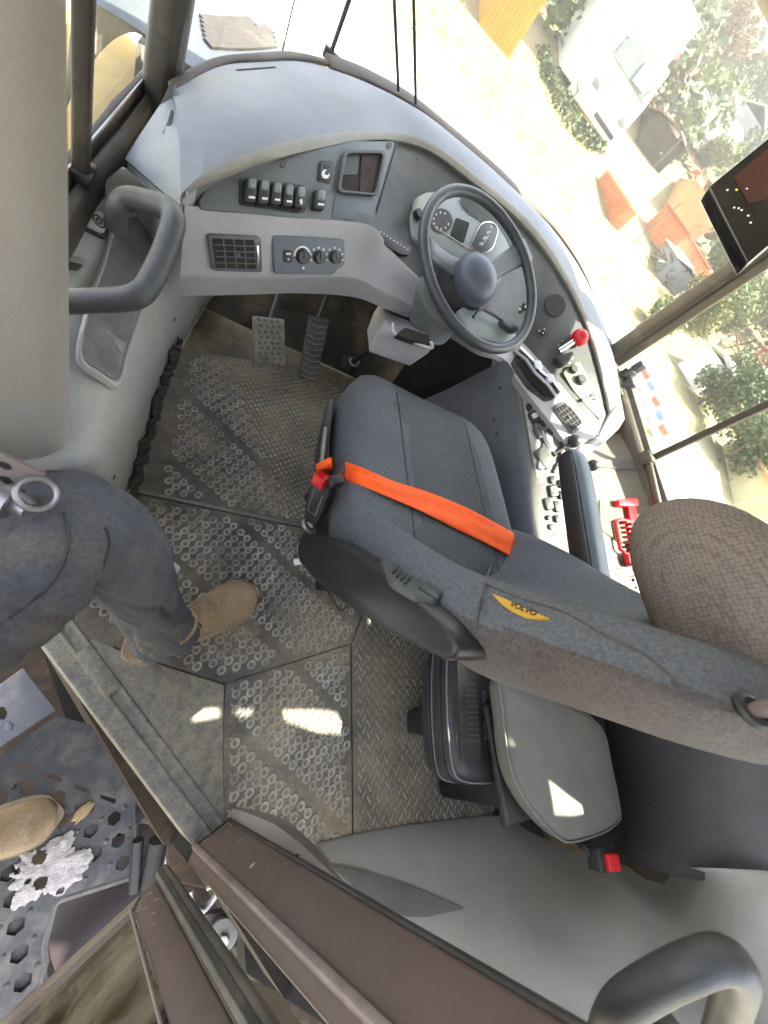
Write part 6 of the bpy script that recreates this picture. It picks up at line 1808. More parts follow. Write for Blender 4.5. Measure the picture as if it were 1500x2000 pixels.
# ================================================================== PERSON
def person():
    HIP = V((-.36, -.02, .46)); KN = V((-.030, .245, .505)); AN = V((.105, .165, .105))
    H2 = V((-.34, -.20, .44)); K2 = V((-.22, -.22, .02)); A2 = V((-.175, -.265, -.28))
    # body: legs and hips as one continuous skinned figure
    me = bpy.data.meshes.new('person')
    AK = AN + V((.026, .021, .0))
    pel = (HIP + H2) / 2 + V((-.02, 0, .05))
    vs = [pel, HIP, KN + V((-.01, -.005, -.01)), AK, H2, K2, A2, pel + V((-.03, .02, .20)), AK + V((.08, .055, -.06)), A2 + V((.05, .01, -.08))]
    es = [(0, 1), (1, 2), (2, 3), (0, 4), (4, 5), (5, 6), (0, 7), (3, 8), (6, 9)]
    me.from_pydata([v[:] for v in vs], es, [])
    o = bpy.data.objects.new('person', me); COL.objects.link(o)
    sk = o.modifiers.new('skin', 'SKIN')
    for i, r in enumerate((.11, .07, .042, .028, .07, .042, .028, .11, .022, .022)):
        me.skin_vertices[0].data[i].radius = (r, r)
    me.skin_vertices[0].data[0].use_root = True
    sb = o.modifiers.new('sub', 'SUBSURF'); sb.levels = 1; sb.render_levels = 1
    me.materials.append(M['skin'])
    tag(o, 'person climbing in, wearing dark dusty work trousers and tan suede boots', 'person')
    # trousers: one cloth surface over both legs
    mb = MB()
    def leg(path, rad, seed, n=64, squash=None):
        pts = catmull(path, 18); m = len(pts)
        rs = [V((r, 0, 0)) for r in rad]; rs = [p.x for p in catmull(rs, 18)]
        t0 = (pts[1] - pts[0]).normalized(); u = t0.cross(V((0, 0, 1))).normalized()
        rings = []
        for i, p in enumerate(pts):
            tt = (pts[min(i + 1, m - 1)] - pts[max(i - 1, 0)]).normalized()
            u = (u - tt * u.dot(tt)).normalized(); v_ = tt.cross(u)
            ring = []
            f = i / (m - 1)
            for k in range(n):
                a = 2 * pi * k / n
                q = p + (u * cos(a) + v_ * sin(a)) * rs[i]
                w1 = noise.noise(V((q.x * 7 + seed, q.y * 7 + f * 5, q.z * 7))) 
                w2 = abs(noise.noise(V((q.x * 10 + 5, q.y * 10 + seed, (q.z + q.x) * 14))))
                w3 = abs(noise.noise(V((q.x * 5 - 3, q.y * 16 + seed, q.z * 9 + q.x * 12))))
                fold = .007 * w1 - .009 * (1 - min(1, w2 * 5)) * (.4 + .6 * abs(sin(f * pi * 2))) - .006 * (1 - min(1, w3 * 7))
                if f > .82: fold += .010 * sin(f * 95 + 2 * cos(a)) * (f - .80) * 5
                q = p + (u * cos(a) + v_ * sin(a)) * (rs[i] + fold)
                ring.append(q)
            rings.append(ring)
        # hem turned inwards
        last = rings[-1]; c = pts[-1]
        rings.append([lerp(q, c, .12) + (pts[-2] - pts[-1]) * .2 for q in last]); rings.append([lerp(q, c, .2) + (pts[-2] - pts[-1]) * 2 for q in last])
        return rings
    L1 = leg([HIP + V((-.05, -.04, .02)), lerp(HIP, KN, .35), lerp(HIP, KN, .7), KN + V((-.035, -.01, .010)), KN + V((.025, .0, -.055)), lerp(KN, AN, .40) + V((.020, .012, .0)), lerp(KN, AN, .72) + V((.022, .018, .0)), lerp(KN, AN, .90) + V((.022, .02, .01)), AN + V((.028, .022, -.015))],
             [.125, .118, .105, .086, .074, .064, .062, .064, .066], 1.0)
    L2 = leg([H2 + V((-.01, .02, .04)), lerp(H2, K2, .4), lerp(H2, K2, .75), K2, lerp(K2, A2, .4), lerp(K2, A2, .8), A2 + V((.0, 0, -.02))], [.125, .112, .1, .088, .078, .077, .08], 3.0)
    mb.loft(L1, True, False); mb.loft(L2, True, False)
    hp = [V((pel.x - .03, pel.y + .01, pel.z + .20)), pel + V((0, 0, .06)), pel + V((.0, 0, -.06))]
    rg = []
    for c, a, b in ((hp[0], .17, .13), (hp[0] + V((0, 0, -.1)), .18, .14), (pel + V((.01, .0, .0)), .185, .155), (pel + V((.02, 0, -.08)), .17, .13), (pel + V((.03, 0, -.12)), .11, .08)):
        rg.append([c + V((cos(2 * pi * k / 30) * b, sin(2 * pi * k / 30) * a, 0)) for k in range(30)])
    mb.loft(rg)
    tr = mb.build('trousers', M['trousers'], o, smooth=True, angle=90)
    # side seam on the thigh
    mb = MB()
    sut = Surf(tr)
    for path in ([(-10, 1225), (40, 1190), (90, 1150), (118, 1110), (132, 1070), (132, 1030), (124, 1000)], [(205, 1030), (214, 1060), (205, 1100), (190, 1140), (178, 1185)]):
        pts = [sut.at(*p) for p in path]; pts = [h[0] + h[1] * .0004 for h in pts if h[0] is not None]
        if len(pts) > 2:
            mb = MB(); mb.tube(catmull(pts, 4), .0018, 6); mb.build('trouser_seam', M['black'], tr, smooth=True)
    # boots
    def boot(heel, toe, zf, ankle_dir, lab):
        ax = (toe - heel); L = ax.length; ax.normalize(); sx = V((ax.y, -ax.x, 0)); up = V((0, 0, 1))
        prof = [(-.02, .030, .066), (.02, .040, .10), (.12, .041, .125), (.26, .041, .135), (.36, .042, .118), (.46, .045, .092), (.58, .050, .076), (.72, .0545, .067), (.84, .052, .060), (.93, .042, .051), (.985, .024, .042)]
        rings = []
        for f, hw, hh in prof:
            c = heel + ax * L * f
            rr = []
            for k in range(24):
                a = 2 * pi * k / 24
                x = abs(cos(a)) ** .8 * (1 if cos(a) > 0 else -1) * hw; s_ = sin(a)
                z = (.022 + (hh - .022) * s_ ** .75) if s_ > 0 else .022 + .004 * s_
                if s_ > 0: x *= 1 - .22 * s_ ** 3
                rr.append(c + sx * (x + .006 * sin(f * 3)) + up * (zf + z))
            rings.append(rr)
        rings = [list(r) for r in zip(*[catmull([r[j] for r in rings], 3) for j in range(24)])]
        mb = MB(); mb.loft(rings)
        b = mb.build('boot', M['boot'], o, smooth=True, angle=80)
        b['label'] = lab
        outl = []
        for f, hw, _ in prof: outl.append(heel + ax * L * f + sx * (hw + .006 + .006 * sin(f * 3)))
        tip = heel + ax * (L * .985 + .018)
        outl2 = [heel + ax * L * f - sx * (hw + .006 - .006 * sin(f * 3)) for f, hw, _ in prof][::-1]
        pts = catmull(outl + [tip] + outl2 + [heel - ax * .03], 3, True)
        mb = MB(); mb.loft([[p + up * zf for p in pts], [p + up * (zf + .016) for p in pts], [p + up * (zf + .023) - (p - (heel + toe) / 2).normalized() * .002 for p in pts]])
        mb.build('sole', M['sole'], b, smooth=True, angle=40)
        # toe cap stitching and shaft
        q = heel + ax * L * .20
        mb = MB(); mb.loft([[q + (ax * cos(2 * pi * k / 20) * a_ + sx * sin(2 * pi * k / 20) * b_) + up * (zf + z) + ax * off for k in range(20)] for z, a_, b_, off in ((.06, .052, .040, .012), (.11, .056, .043, .004), (.15, .056, .046, -.004), (.152, .048, .038, -.004), (.12, .04, .03, 0))], True, False)
        mb.build('boot_shaft', M['boot'], b, smooth=True, angle=60)
        for f in (.20, .50):
            q0 = next(k for k in range(len(prof) - 1) if prof[k + 1][0] >= f); g = (f - prof[q0][0]) / (prof[q0 + 1][0] - prof[q0][0])
            hw, hh = lerp(prof[q0][1], prof[q0 + 1][1], g), lerp(prof[q0][2], prof[q0 + 1][2], g)
            cc = heel + ax * L * f; arc = []
            for k in range(13):
                a = pi * (k + .6) / 14.2; x = abs(cos(a)) ** .8 * (1 if cos(a) > 0 else -1) * hw * (1 - .22 * sin(a) ** 3)
                arc.append(cc + sx * (x * 1.012 + .006 * sin(f * 3)) + up * (zf + .022 + (hh - .0215) * sin(a) ** .75) + ax * (.030 * cos(a) ** 2 * (1 if f < .3 else -1)))
            mb = MB(); mb.tube(arc, .0013, 6); mb.build('boot_seam', M['sole'], b, smooth=True)
        for k in range(2):
            f = .31 + .05 * k; c = heel + ax * L * f; z = zf + lerp(.132, .112, k)
            mb = MB(); mb.tube(catmull([c - sx * .028 + up * (z - .012), c + up * (z + .004), c + sx * .028 + up * (z - .012) + ax * .012], 4), .0024, 6); mb.build('lace', M['lace'], b, smooth=True)
        return b
    boot(P(262, 1272, z=.0) + V((.0, .0, .0085)), P(497, 1152, z=.03) + V((0, 0, -.02)), 0.0, None, 'tan boot on the rubber mat')
    t2 = P(128, 1578, z=-.37); 
    boot(V((t2.x - .30, t2.y - .045, -.396)), V((t2.x - .012, t2.y - .012, -.396)), 0.0, None, 'tan boot on the perforated step')
person()
# small loose things on the floor
def floor_bits():
    mb = MB(); c = P(331, 1110, z=.05); mb.ball(c, .022, 12, (1.2, .8, .9))
    tag(mb.build('paper_cup', M['white'], None, smooth=True), 'small crumpled white tissue on the mat just behind the boot', 'tissue')
    t = thing('cable_loop', 'thin black looped cable on the dusty floor under the left armrest', 'cable')
    mb = MB(); mb.tube(catmull([P(622, 1110, z=.12), P(632, 1140, z=.08), P(650, 1170, z=.03), P(664, 1192, z=.012), P(680, 1184, z=.014), P(700, 1176, z=.02), P(722, 1196, z=.012), P(745, 1202, z=.03), P(770, 1190, z=.1)], 6), .0022, 6); mb.build('cable', M['black'], t, smooth=True)
    mb = MB(); mb.tube([P(575, 1098, z=.02), P(605, 1094, z=.05), P(622, 1088, z=.08)], .011, 10)
    tag(mb.build('seat_slide_handle', M['white'], None, smooth=True), 'pale end of the seat slide handle under the left armrest', 'handle')
floor_bits()

# ================================================================== THE YARD OUTSIDE
def flat2(v): return V((v.x, v.y, 0))
YM = dict(
    orange=mat('orange_container', (.52, .20, .015), .55, (.46, .165, .012), .8, dust=(.45, .22, .05), dlo=.55, dhi=.85, dscale=.9),
    tan=mat('tan_sheet', (.42, .25, .10), .7, (.36, .20, .075), .9, dust=(.36, .28, .17), dlo=.5, dhi=.8, dscale=.8),
    white=mat('white_wall', (.66, .66, .64), .6, (.58, .58, .55), .8),
    tin=mat('tin_roof', (.42, .43, .44), .4, (.34, .35, .36), 1.5),
    grey=mat('grey_cladding', (.20, .22, .23), .6, (.16, .17, .18), 1.0),
    brown=mat('brown_timber', (.16, .09, .045), .8, (.11, .06, .03), 2.0),
    brick=mat('red_brick', (.32, .10, .06), .85, (.26, .08, .05), 3.0),
    terra=mat('terracotta', (.42, .17, .07), .8, (.34, .12, .05), 2.0),
    win=mat('dark_window', (.03, .035, .04), .15, spec=.6),
    bark=mat('bark', (.10, .07, .045), .9, (.06, .04, .03), 4.0),
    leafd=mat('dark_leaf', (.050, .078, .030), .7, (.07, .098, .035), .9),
    leafy=mat('yellow_leaf', (.13, .13, .02), .7, (.085, .10, .02), 1.2),
    leafg=mat('green_leaf', (.085, .115, .032), .7, (.12, .14, .045), 1.2),
    leafr=mat('russet_leaf', (.15, .07, .03), .8, (.10, .06, .03), 1.2),
    pole=mat('pole_wood', (.14, .11, .085), .9),
    earth=mat('yard_dark_earth', (.09, .075, .055), .95, (.06, .05, .04), 1.0),
)
def building(name, cat, label, c0, cl, cr, h, wall, roof=None, slope=0.0, wins=(), over=.15, group=None, wl=None, wr=None, ribs=0, door=None):
    """box on the ground: near corner c0, left corner cl, right/back corner cr (spots of the photograph on the ground)"""
    a, b, c = G(*c0), G(*cl), G(*cr)
    u, v_ = flat2(b - a), flat2(c - a)
    if wl: u = u.normalized() * wl
    v_ = (v_ - u.normalized() * v_.dot(u.normalized()))
    if v_.length < .5: v_ = V((-u.y, u.x, 0))
    if v_.dot(flat2(a)) < 0: v_ = -v_
    v_ = v_.normalized() * (wr if wr else flat2(c - a).length)
    z0 = min(hz(p.x, p.y) for p in (a, a + u, a + v_, a + u + v_)) - .1
    z1 = a.z + h
    t = thing(name, label, cat, group)
    P0 = flat2(a)
    def W_(s, q, z): 
        p = P0 + u * s + v_ * q; return V((p.x, p.y, z))
    mb = MB(); mb.prism([W_(0, 0, z1), W_(1, 0, z1), W_(1, 1, z1), W_(0, 1, z1)], (0, 0, z0 - z1)); wa = mb.build('wall', wall, t)
    ro = over
    su, sv = ro / u.length, ro / v_.length
    mb = MB()
    if slope:
        zz = z1 + slope
        mb.loft([[W_(-su, -sv, z1 + .0), W_(.5, -sv, zz), W_(1 + su, -sv, z1 + .0), W_(1 + su, -sv, z1 + .14), W_(.5, -sv, zz + .14), W_(-su, -sv, z1 + .14)],
                 [W_(-su, 1 + sv, z1 + .0), W_(.5, 1 + sv, zz), W_(1 + su, 1 + sv, z1 + .0), W_(1 + su, 1 + sv, z1 + .14), W_(.5, 1 + sv, zz + .14), W_(-su, 1 + sv, z1 + .14)]])
    else:
        mb.prism([W_(-su, -sv, z1 + .12), W_(1 + su, -sv, z1 + .12), W_(1 + su, 1 + sv, z1 + .12), W_(-su, 1 + sv, z1 + .12)], (0, 0, -.118))
    mb.build('roof', roof or YM['tin'], t)
    def onface(face, s, z, w_, hh, nm, mt, par, o=.03):
        if face == 'L': d, n_ = u, -v_.normalized()
        else: d, n_ = v_, -u.normalized()
        p = P0 + d * s; d = d.normalized()
        q = [V((p.x, p.y, 0)) + d * k * w_ / 2 + V((0, 0, a.z + z + m * hh / 2)) + n_ * o for k, m in ((-1, -1), (1, -1), (1, 1), (-1, 1))]
        mb = MB(); mb.prism(q, -n_ * (o + .03)); return mb.build(nm, mt, par)
    for face, s, z, w_, hh in wins:
        f = onface(face, s, z, w_ + .14, hh + .14, 'window', YM['white'] if wall is not YM['white'] else YM['grey'], t, .03)
        onface(face, s, z, w_, hh, 'pane', YM['win'], f, .045)
    if door:
        f = onface(door[0], door[1], 1.0, .9, 2.0, 'door', YM['brown'], t, .04)
    if ribs:
        mb = MB()
        for face, d in (('L', u), ('R', v_)):
            n_ = -v_.normalized() if face == 'L' else -u.normalized()
            k = .2
            while k < d.length - .1:
                p = P0 + d.normalized() * k
                mb.prism([V((p.x, p.y, a.z + .15)) + n_ * .03 - d.normalized() * .07, V((p.x, p.y, a.z + .15)) + n_ * .03 + d.normalized() * .07, V((p.x, p.y, z1 - .15)) + n_ * .03 + d.normalized() * .07, V((p.x, p.y, z1 - .15)) + n_ * .03 - d.normalized() * .07], -n_ * .04)
                k += .28
        mb.build('corrugation', wall, wa)
    return t

building('shipping_container', 'container', 'large orange container with a dark left side at the top of the picture', (992, 117), (945, 62), (1064, 103), 2.7, YM['orange'], YM['orange'], wl=2.6, wr=6.2, ribs=1, over=.02)
def box_truck():
    t = thing('box_truck', 'big white box truck facing the yard with wide grey green windscreen', 'truck')
    a, b = G(1104, 214), G(1177, 301)
    u = flat2(b - a); W_ = u.length; u.normalize()
    v_ = V((-u.y, u.x, 0))
    if v_.dot(flat2(a)) < 0: v_ = -v_
    z0 = min(a.z, b.z)
    def L(s_, q, z): return V((a.x, a.y, z0)) + u * s_ * W_ + v_ * q * W_ + V((0, 0, z * W_))
    def bx(s0, s1, q0, q1, za, zb): return [L(s0, q0, za), L(s1, q0, za), L(s1, q1, za), L(s0, q1, za)], V((0, 0, (zb - za) * W_))
    mb = MB(); mb.loft([[L(0, 0, .14), L(1, 0, .14), L(1, .62, .14), L(0, .62, .14)], [L(0, -.03, .5), L(1, -.03, .5), L(1, .62, .5), L(0, .62, .5)], [L(0, -.01, .72), L(1, -.01, .72), L(1, .62, .72), L(0, .62, .72)], [L(.05, .10, 1.16), L(.95, .10, 1.16), L(.95, .62, 1.16), L(.05, .62, 1.16)]]); cb = mb.build('cab_body', YM['white'], t, bevel=.12, seg=3)
    mb = MB(); mb.prism([L(.06, -.015, .74), L(.94, -.015, .74), L(.90, .085, 1.10), L(.10, .085, 1.10)], L(0, -.02, .006) - L(0, 0, 0)); ws = mb.build('windscreen', mat('truck_glass', (.13, .155, .14), .3, (.10, .125, .115), 1.5), t)
    mb = MB(); mb.prism([L(.52, -.04, .78), L(.80, -.03, .80), L(.78, .04, 1.02), L(.52, .03, 1.02)], L(0, -.012, 0) - L(0, 0, 0)); mb.build('sun_reflector', YM['white'], ws)
    mb = MB(); p, e = bx(-.06, 1.06, .66, 2.9, .22, 1.72); mb.prism(p, e); mb.build('cargo_box', YM['white'], t, bevel=.03)
    mb = MB(); p, e = bx(.02, .98, -.06, .0, .16, .34); mb.prism(p, e); bp = mb.build('bumper', YM['white'], t, bevel=.03)
    mb = MB(); mb.prism([L(.40, -.065, .22), L(.92, -.065, .22), L(.92, -.065, .28), L(.40, -.065, .28)], L(0, -.012, 0) - L(0, 0, 0)); mb.build('bumper_slot', YM['win'], bp)
    for s_ in (.12, .86):
        mb = MB(); mb.prism([L(s_ - .07, -.04, .40), L(s_ + .07, -.04, .40), L(s_ + .07, -.04, .50), L(s_ - .07, -.04, .50)], L(0, -.02, 0) - L(0, 0, 0)); mb.build('headlight', YM['grey'], t, bevel=.02)
        mb = MB(); mb.tube([L(s_ * 1.12 - .06, .0, .95), L(s_ * 1.3 - .14, -.08, .95), L(s_ * 1.3 - .14, -.08, .75)], .05, 6); mb.build('mirror', YM['win'], t)
    for s_ in (.06, .94):
        for q in (.35, 2.3):
            mb = MB(); mb.disc(L(s_ - .05, q, .17), u, .17 * W_, .1 * W_, 18); mb.build('wheel', M['rubber'], t, smooth=True, angle=40)
    mb = MB(); mb.prism([L(.18, -.045, .55), L(.30, -.045, .55), L(.30, -.035, .66), L(.18, -.035, .66)], L(0, -.008, 0) - L(0, 0, 0)); mb.build('badge', YM['grey'], cb)
box_truck()
building('carport', 'carport', 'carport whose shaded inside is a solid dark block, with a brown roof right of the white truck', (1284, 342), (1238, 280), (1338, 288), 2.3, mat('carport_shade', (.05, .042, .032), .9, (.035, .03, .022), 1.0), YM['brown'], slope=.35, over=.35)  # dark wall colour stands for the shade inside the open carport
def crate_row():
    for i, (px, lab) in enumerate([((1296, 222), 'white crate at the upper end of the crate row above the carport'), ((1312, 240), 'second white crate from the upper end of the crate row'), ((1332, 262), 'third white crate from the upper end of the crate row'),
                                   ((1352, 284), 'white crate near the lower end of the row beside a yellow bush'), ((1370, 300), 'last white crate of the row, closest to the monitor'), ((1268, 306), 'white tank crate standing in front of the dark carport')]):
        b = G(*px); k = flat2(b).length / 30
        t = thing('plastic_crate', lab, 'crate', 'white crates on the slope')
        mb = MB(); mb.box(b + V((0, 0, .6 * k)), (.62 * k, .62 * k, .62 * k), .5); bo = mb.build('crate_body', YM['white'], t, bevel=.06)
        mb = MB(); mb.box(b + V((0, 0, 1.25 * k)), (.66 * k, .66 * k, .05), .5); mb.build('crate_lid', YM['white'], t, bevel=.02)
        mb = MB(); mb.box(b + V((0, 0, .35 * k)), (.66 * k, .66 * k, .05 * k), .5); mb.build('crate_band', YM['grey'], t)
crate_row()
def plank_piles():
    rnd = random.Random(31)
    for px, n_, spread, mt, lab, nm in (((1140, 120), 26, 2.0, 'brown', 'heap of brown rusty beams and planks left of the white truck', 'plank_heap'), ((1262, 215), 16, 1.4, 'terra', 'rusty orange scrap heap at the right flank of the white truck', 'scrap_heap'),
                                     ((1290, 540), 26, 1.3, 'bark', 'heap of brown sticks and rubble below the terracotta hut', 'rubble_heap'), ((1345, 345), 18, 1.5, 'terra', 'rust red sheet heap between carport and monitor', 'sheet_heap'), ((1420, 690), 16, 1.4, 'bark', 'tangle of grey brown poles beneath the yellow green tree', 'pole_heap')):
        c = G(*px)
        t = thing(nm, lab, 'heap')
        for k in range(n_):
            p = c + V((rnd.gauss(0, spread * .5), rnd.gauss(0, spread * .5), rnd.uniform(.1, .9)))
            d = V((rnd.gauss(0, 1), rnd.gauss(0, 1), rnd.gauss(.2, .35))).normalized() * rnd.uniform(.5, 1.5)
            mb = MB()
            if nm in ('scrap_heap', 'sheet_heap') and k % 2: mb.box(p, (rnd.uniform(.3, .8), rnd.uniform(.2, .5), .03), 0, 0, [d.normalized(), d.cross(V((0, 0, 1))).normalized(), d.normalized().cross(d.cross(V((0, 0, 1))).normalized())])
            else: mb.strip([p - d, p + d], rnd.uniform(.06, .16), V((0, 0, 1)), rnd.uniform(.04, .1))
            mb.build('plank' if 'plank' in nm else 'piece', YM[mt] if k % 3 else YM['grey'] if k % 2 else YM['brown'], t)
plank_piles()
building('orange_skip', 'skip', 'small orange steel skip standing alone on the pale ground', (1190, 440), (1166, 352), (1218, 400), 1.3, YM['terra'], YM['tan'], over=.03, wr=.9, ribs=1)
building('terracotta_hut', 'hut', 'terracotta coloured block hut below the carport, left of the tan store', (1290, 505), (1258, 440), (1330, 470), 1.9, YM['terra'], YM['brick'])
building('tan_store', 'store', 'tan flat roofed store block beside the monitor', (1340, 485), (1290, 420), (1375, 440), 2.6, YM['tan'], YM['tan'], over=.05)
building('grey_barn', 'barn', 'grey barn with a pale ridged roof under the trees at the far right', (1440, 300), (1405, 245), (1480, 250), 3.0, YM['grey'], YM['tin'], slope=1.2)
building('white_kiosk', 'kiosk', 'low white shelter seen through the right side window, near its upper bar', (1352, 765), (1322, 712), (1390, 742), 1.6, YM['white'], YM['tin'], slope=.2)
building('brick_house', 'house', 'red brick house beyond the divider bar of the right window', (1440, 850), (1385, 770), (1520, 800), 3.2, YM['brick'], YM['brick'], wins=(('L', .3, 1.6, .9, 1.1), ('L', .7, 1.6, .9, 1.1)), slope=1.0)
building('cream_store', 'store', 'low cream store with yellow side just above the headrest', (1432, 985), (1408, 872), (1520, 940), 1.3, mat('cream_wall', (.42, .38, .24), .8, (.36, .31, .18), 1.0), YM['tan'], over=.1)
building('tin_shed', 'shed', 'pale tin shed with sloping roof just above the upper right window bar', (1320, 585), (1280, 540), (1370, 560), 1.2, YM['grey'], YM['tin'], slope=.25)

def tree(px, h, r, leaf, label, seed, name='leafy_tree', n=1500, base=.3, group='trees on the slope behind the yard', dist=None):
    rnd = random.Random(seed)
    b = G(*px)
    if dist:
        d = flat2(ray(*px)).normalized() * dist; b = V((d.x, d.y, hz(d.x, d.y)))
    t = thing(name, label, 'tree', group)
    mb = MB()
    top = b + V((rnd.uniform(-.3, .3), rnd.uniform(-.3, .3), h * .75))
    mb.tube(catmull([b + V((0, 0, -.2)), lerp(b, top, .4) + V((rnd.uniform(-.2, .2), rnd.uniform(-.2, .2), 0)), top], 4), [.16 * h / 5 * (1 - .075 * k) for k in range(9)], 8)
    clumps = []
    for k in range(11):
        a = rnd.uniform(0, 2 * pi); z = h * rnd.uniform(base, .98); rr = r * (1 - abs(z / h - .6) * 1.1) * rnd.uniform(.3, 1)
        c = b + V((rr * cos(a), rr * sin(a), z)); clumps.append((c, r * rnd.uniform(.38, .62)))
        s_ = lerp(b, top, min(.9, z / h * .7)); mb.tube([s_, lerp(s_, c, .5) + V((0, 0, .1)), c], [.05 * h / 5, .035 * h / 5, .012], 5)
    mb.build('trunk', YM['bark'], t, smooth=True)
    mb = MB()
    for c, cr in clumps:
        for k in range(n // 11):
            d = V((rnd.gauss(0, 1), rnd.gauss(0, 1), rnd.gauss(0, .8))).normalized() * cr * rnd.random() ** .4
            p = c + d; s_ = rnd.uniform(.06, .17) * (r / 2) ** .4
            e1 = V((rnd.gauss(0, 1), rnd.gauss(0, 1), rnd.gauss(0, .6))).normalized(); e2 = e1.cross(V((rnd.gauss(0, 1), rnd.gauss(0, 1), rnd.gauss(0, 1)))).normalized()
            mb.add([p - e1 * s_, p + e2 * s_ * .6, p + e1 * s_, p - e2 * s_ * .6], [[0, 1, 2, 3]])
    mb.build('crown', leaf, t)
for i, (px, h, r, lf, lab) in enumerate([
    ((1322, 262), 2.6, 2.2, 'leafy', 'broad yellow green bush beside the brown shed'),
    ((1376, 330), 2.4, 2.0, 'leafy', 'yellow green bush above the terracotta hut'),
    ((1300, 60), 5.5, 2.4, 'leafg', 'green tree at the top edge, left of the russet tree'),
    ((1370, 130), 6.0, 2.8, 'leafr', 'russet leaved tree near the upper right corner'),
    ((1440, 215), 6.0, 3.0, 'leafd', 'dark evergreen tree beside the grey barn'),
    ((1500, 300), 7.0, 3.2, 'leafd', 'darkest tall tree at the right edge above the monitor'),
    ((1228, -10), 4.5, 2.2, 'leafy', 'pale yellow tree behind the orange container'),
    ((1420, 510), 2.6, 2.2, 'leafy', 'wide yellow green shrub under the monitor'),
    ((1370, 640), 2.4, 1.6, 'leafg', 'sparse green shrub seen just below the upper right window bar'),
    ((1450, 640), 3.2, 2.4, 'leafy', 'bright yellow green tree between the two bars at the right edge'),
    ((1495, 720), 3.0, 2.0, 'leafr', 'reddish shrub beside the red brick house'),
    ((1270, 640), 1.4, 1.0, 'leafg', 'small low bush near the foot of the right corner post'),
    ((1130, 130), 2.0, 1.6, 'leafy', 'low yellow bush between the orange container and the white trailer'),
    ((1460, 60), 7.0, 3.0, 'leafg', 'large grey green tree in the very corner by the sun blind'),
    ((1400, 40), 7.0, 3.0, 'leafr', 'tall brownish half bare tree behind the white house'),
    ((1480, 450), 4.5, 2.4, 'leafg', 'green tree partly hidden by the monitor'),
    ((1350, 215), 3.0, 2.2, 'leafy', 'yellow green bush directly behind the white crates'),
    ((1305, 135), 3.2, 2.0, 'leafg', 'mid green round tree touching the rear of the white truck box'),
    ((1395, 560), 2.8, 2.2, 'leafy', 'yellow green shrub just above the upper right window bar, under the monitor'),
    ((1362, 790), 2.4, 1.5, 'leafd', 'dark green palm like shrub beside the white kiosk'),
    ((1400, 900), 2.2, 1.8, 'leafd', 'dark grey green shrub just below the divider bar'),
    ((1330, 620), 2.0, 1.6, 'leafy', 'thin yellow shrub behind the upper right window bar'),
]): tree(px, h * 1.15, r * 1.2, YM[lf], lab, 20 + i, n=4200 if r < 2 else 6000)

def poles():
    for i, (px, h, lean, lab) in enumerate([((1112, 205), 3.2, .1, 'slim leaning pole at the left end of the white trailer'), ((1258, 345), 5.0, .0, 'long pale pole in front of the brown shed'), ((1300, 350), 5.0, .15, 'slanting pole at the right corner of the brown shed'),
                                            ((1345, 705), 6.0, .2, 'grey slanting pole crossing the lower right window'), ((1236, 475), 3.0, .1, 'short post near the terracotta hut'), ((1168, 100), 3.5, 0, 'dark post behind the white trailer')]):
        b = G(*px)
        mb = MB(); mb.tube([b + V((0, 0, -.2)), b + V((lean, .1, h * .5)), b + V((lean * 2.4, .1, h))], [.05, .045, .04], 8)
        o = mb.build('pole', YM['pole'], None, smooth=True); tag(o, lab, 'pole', 'poles standing in the yard')
poles()

def drum(px, label, band):
    b = G(*px)
    t = thing('plastic_drum', label, 'drum', 'drums standing in a row behind the right window')
    mb = MB(); u, v_ = V((1, 0, 0)), V((0, 1, 0))
    def rg(r, z): return [b + V((.62 * r * cos(2 * pi * k / 20), .62 * r * sin(2 * pi * k / 20), .62 * z)) for k in range(20)]
    mb.loft([rg(.34, 0), rg(.38, .06), rg(.38, .35), rg(.36, .38), rg(.38, .41), rg(.38, .80), rg(.36, .83), rg(.38, .86), rg(.38, 1.1), rg(.33, 1.18), rg(.31, 1.18)]); mb.build('drum_body', YM['white'], t, smooth=True, angle=50)
    mb = MB(); mb.loft([rg(.386, .45), rg(.386, .76)], False, False); mb.build('drum_band', band, t, smooth=True)
    mb = MB(); mb.disc(b + V((.07, .03, .73)), (0, 0, 1), .04, .03, 12); mb.build('drum_cap', band, t)
BLUE = mat('blue_band', (.16, .24, .38), .6); FADED = mat('faded_red_band', (.45, .14, .10), .7)
for i, (px, bd, lab) in enumerate([((1242, 742), FADED, 'white drum with red band, nearest the corner post'), ((1252, 766), BLUE, 'white drum with blue band, between two red banded drums'), ((1262, 795), FADED, 'white drum with red band, in the middle of the row'),
                                ((1270, 822), BLUE, 'white drum with blue band, further along towards the divider bar'), ((1276, 850), FADED, 'white drum with red band, last in the row by the window divider')]): drum(px, lab, bd)

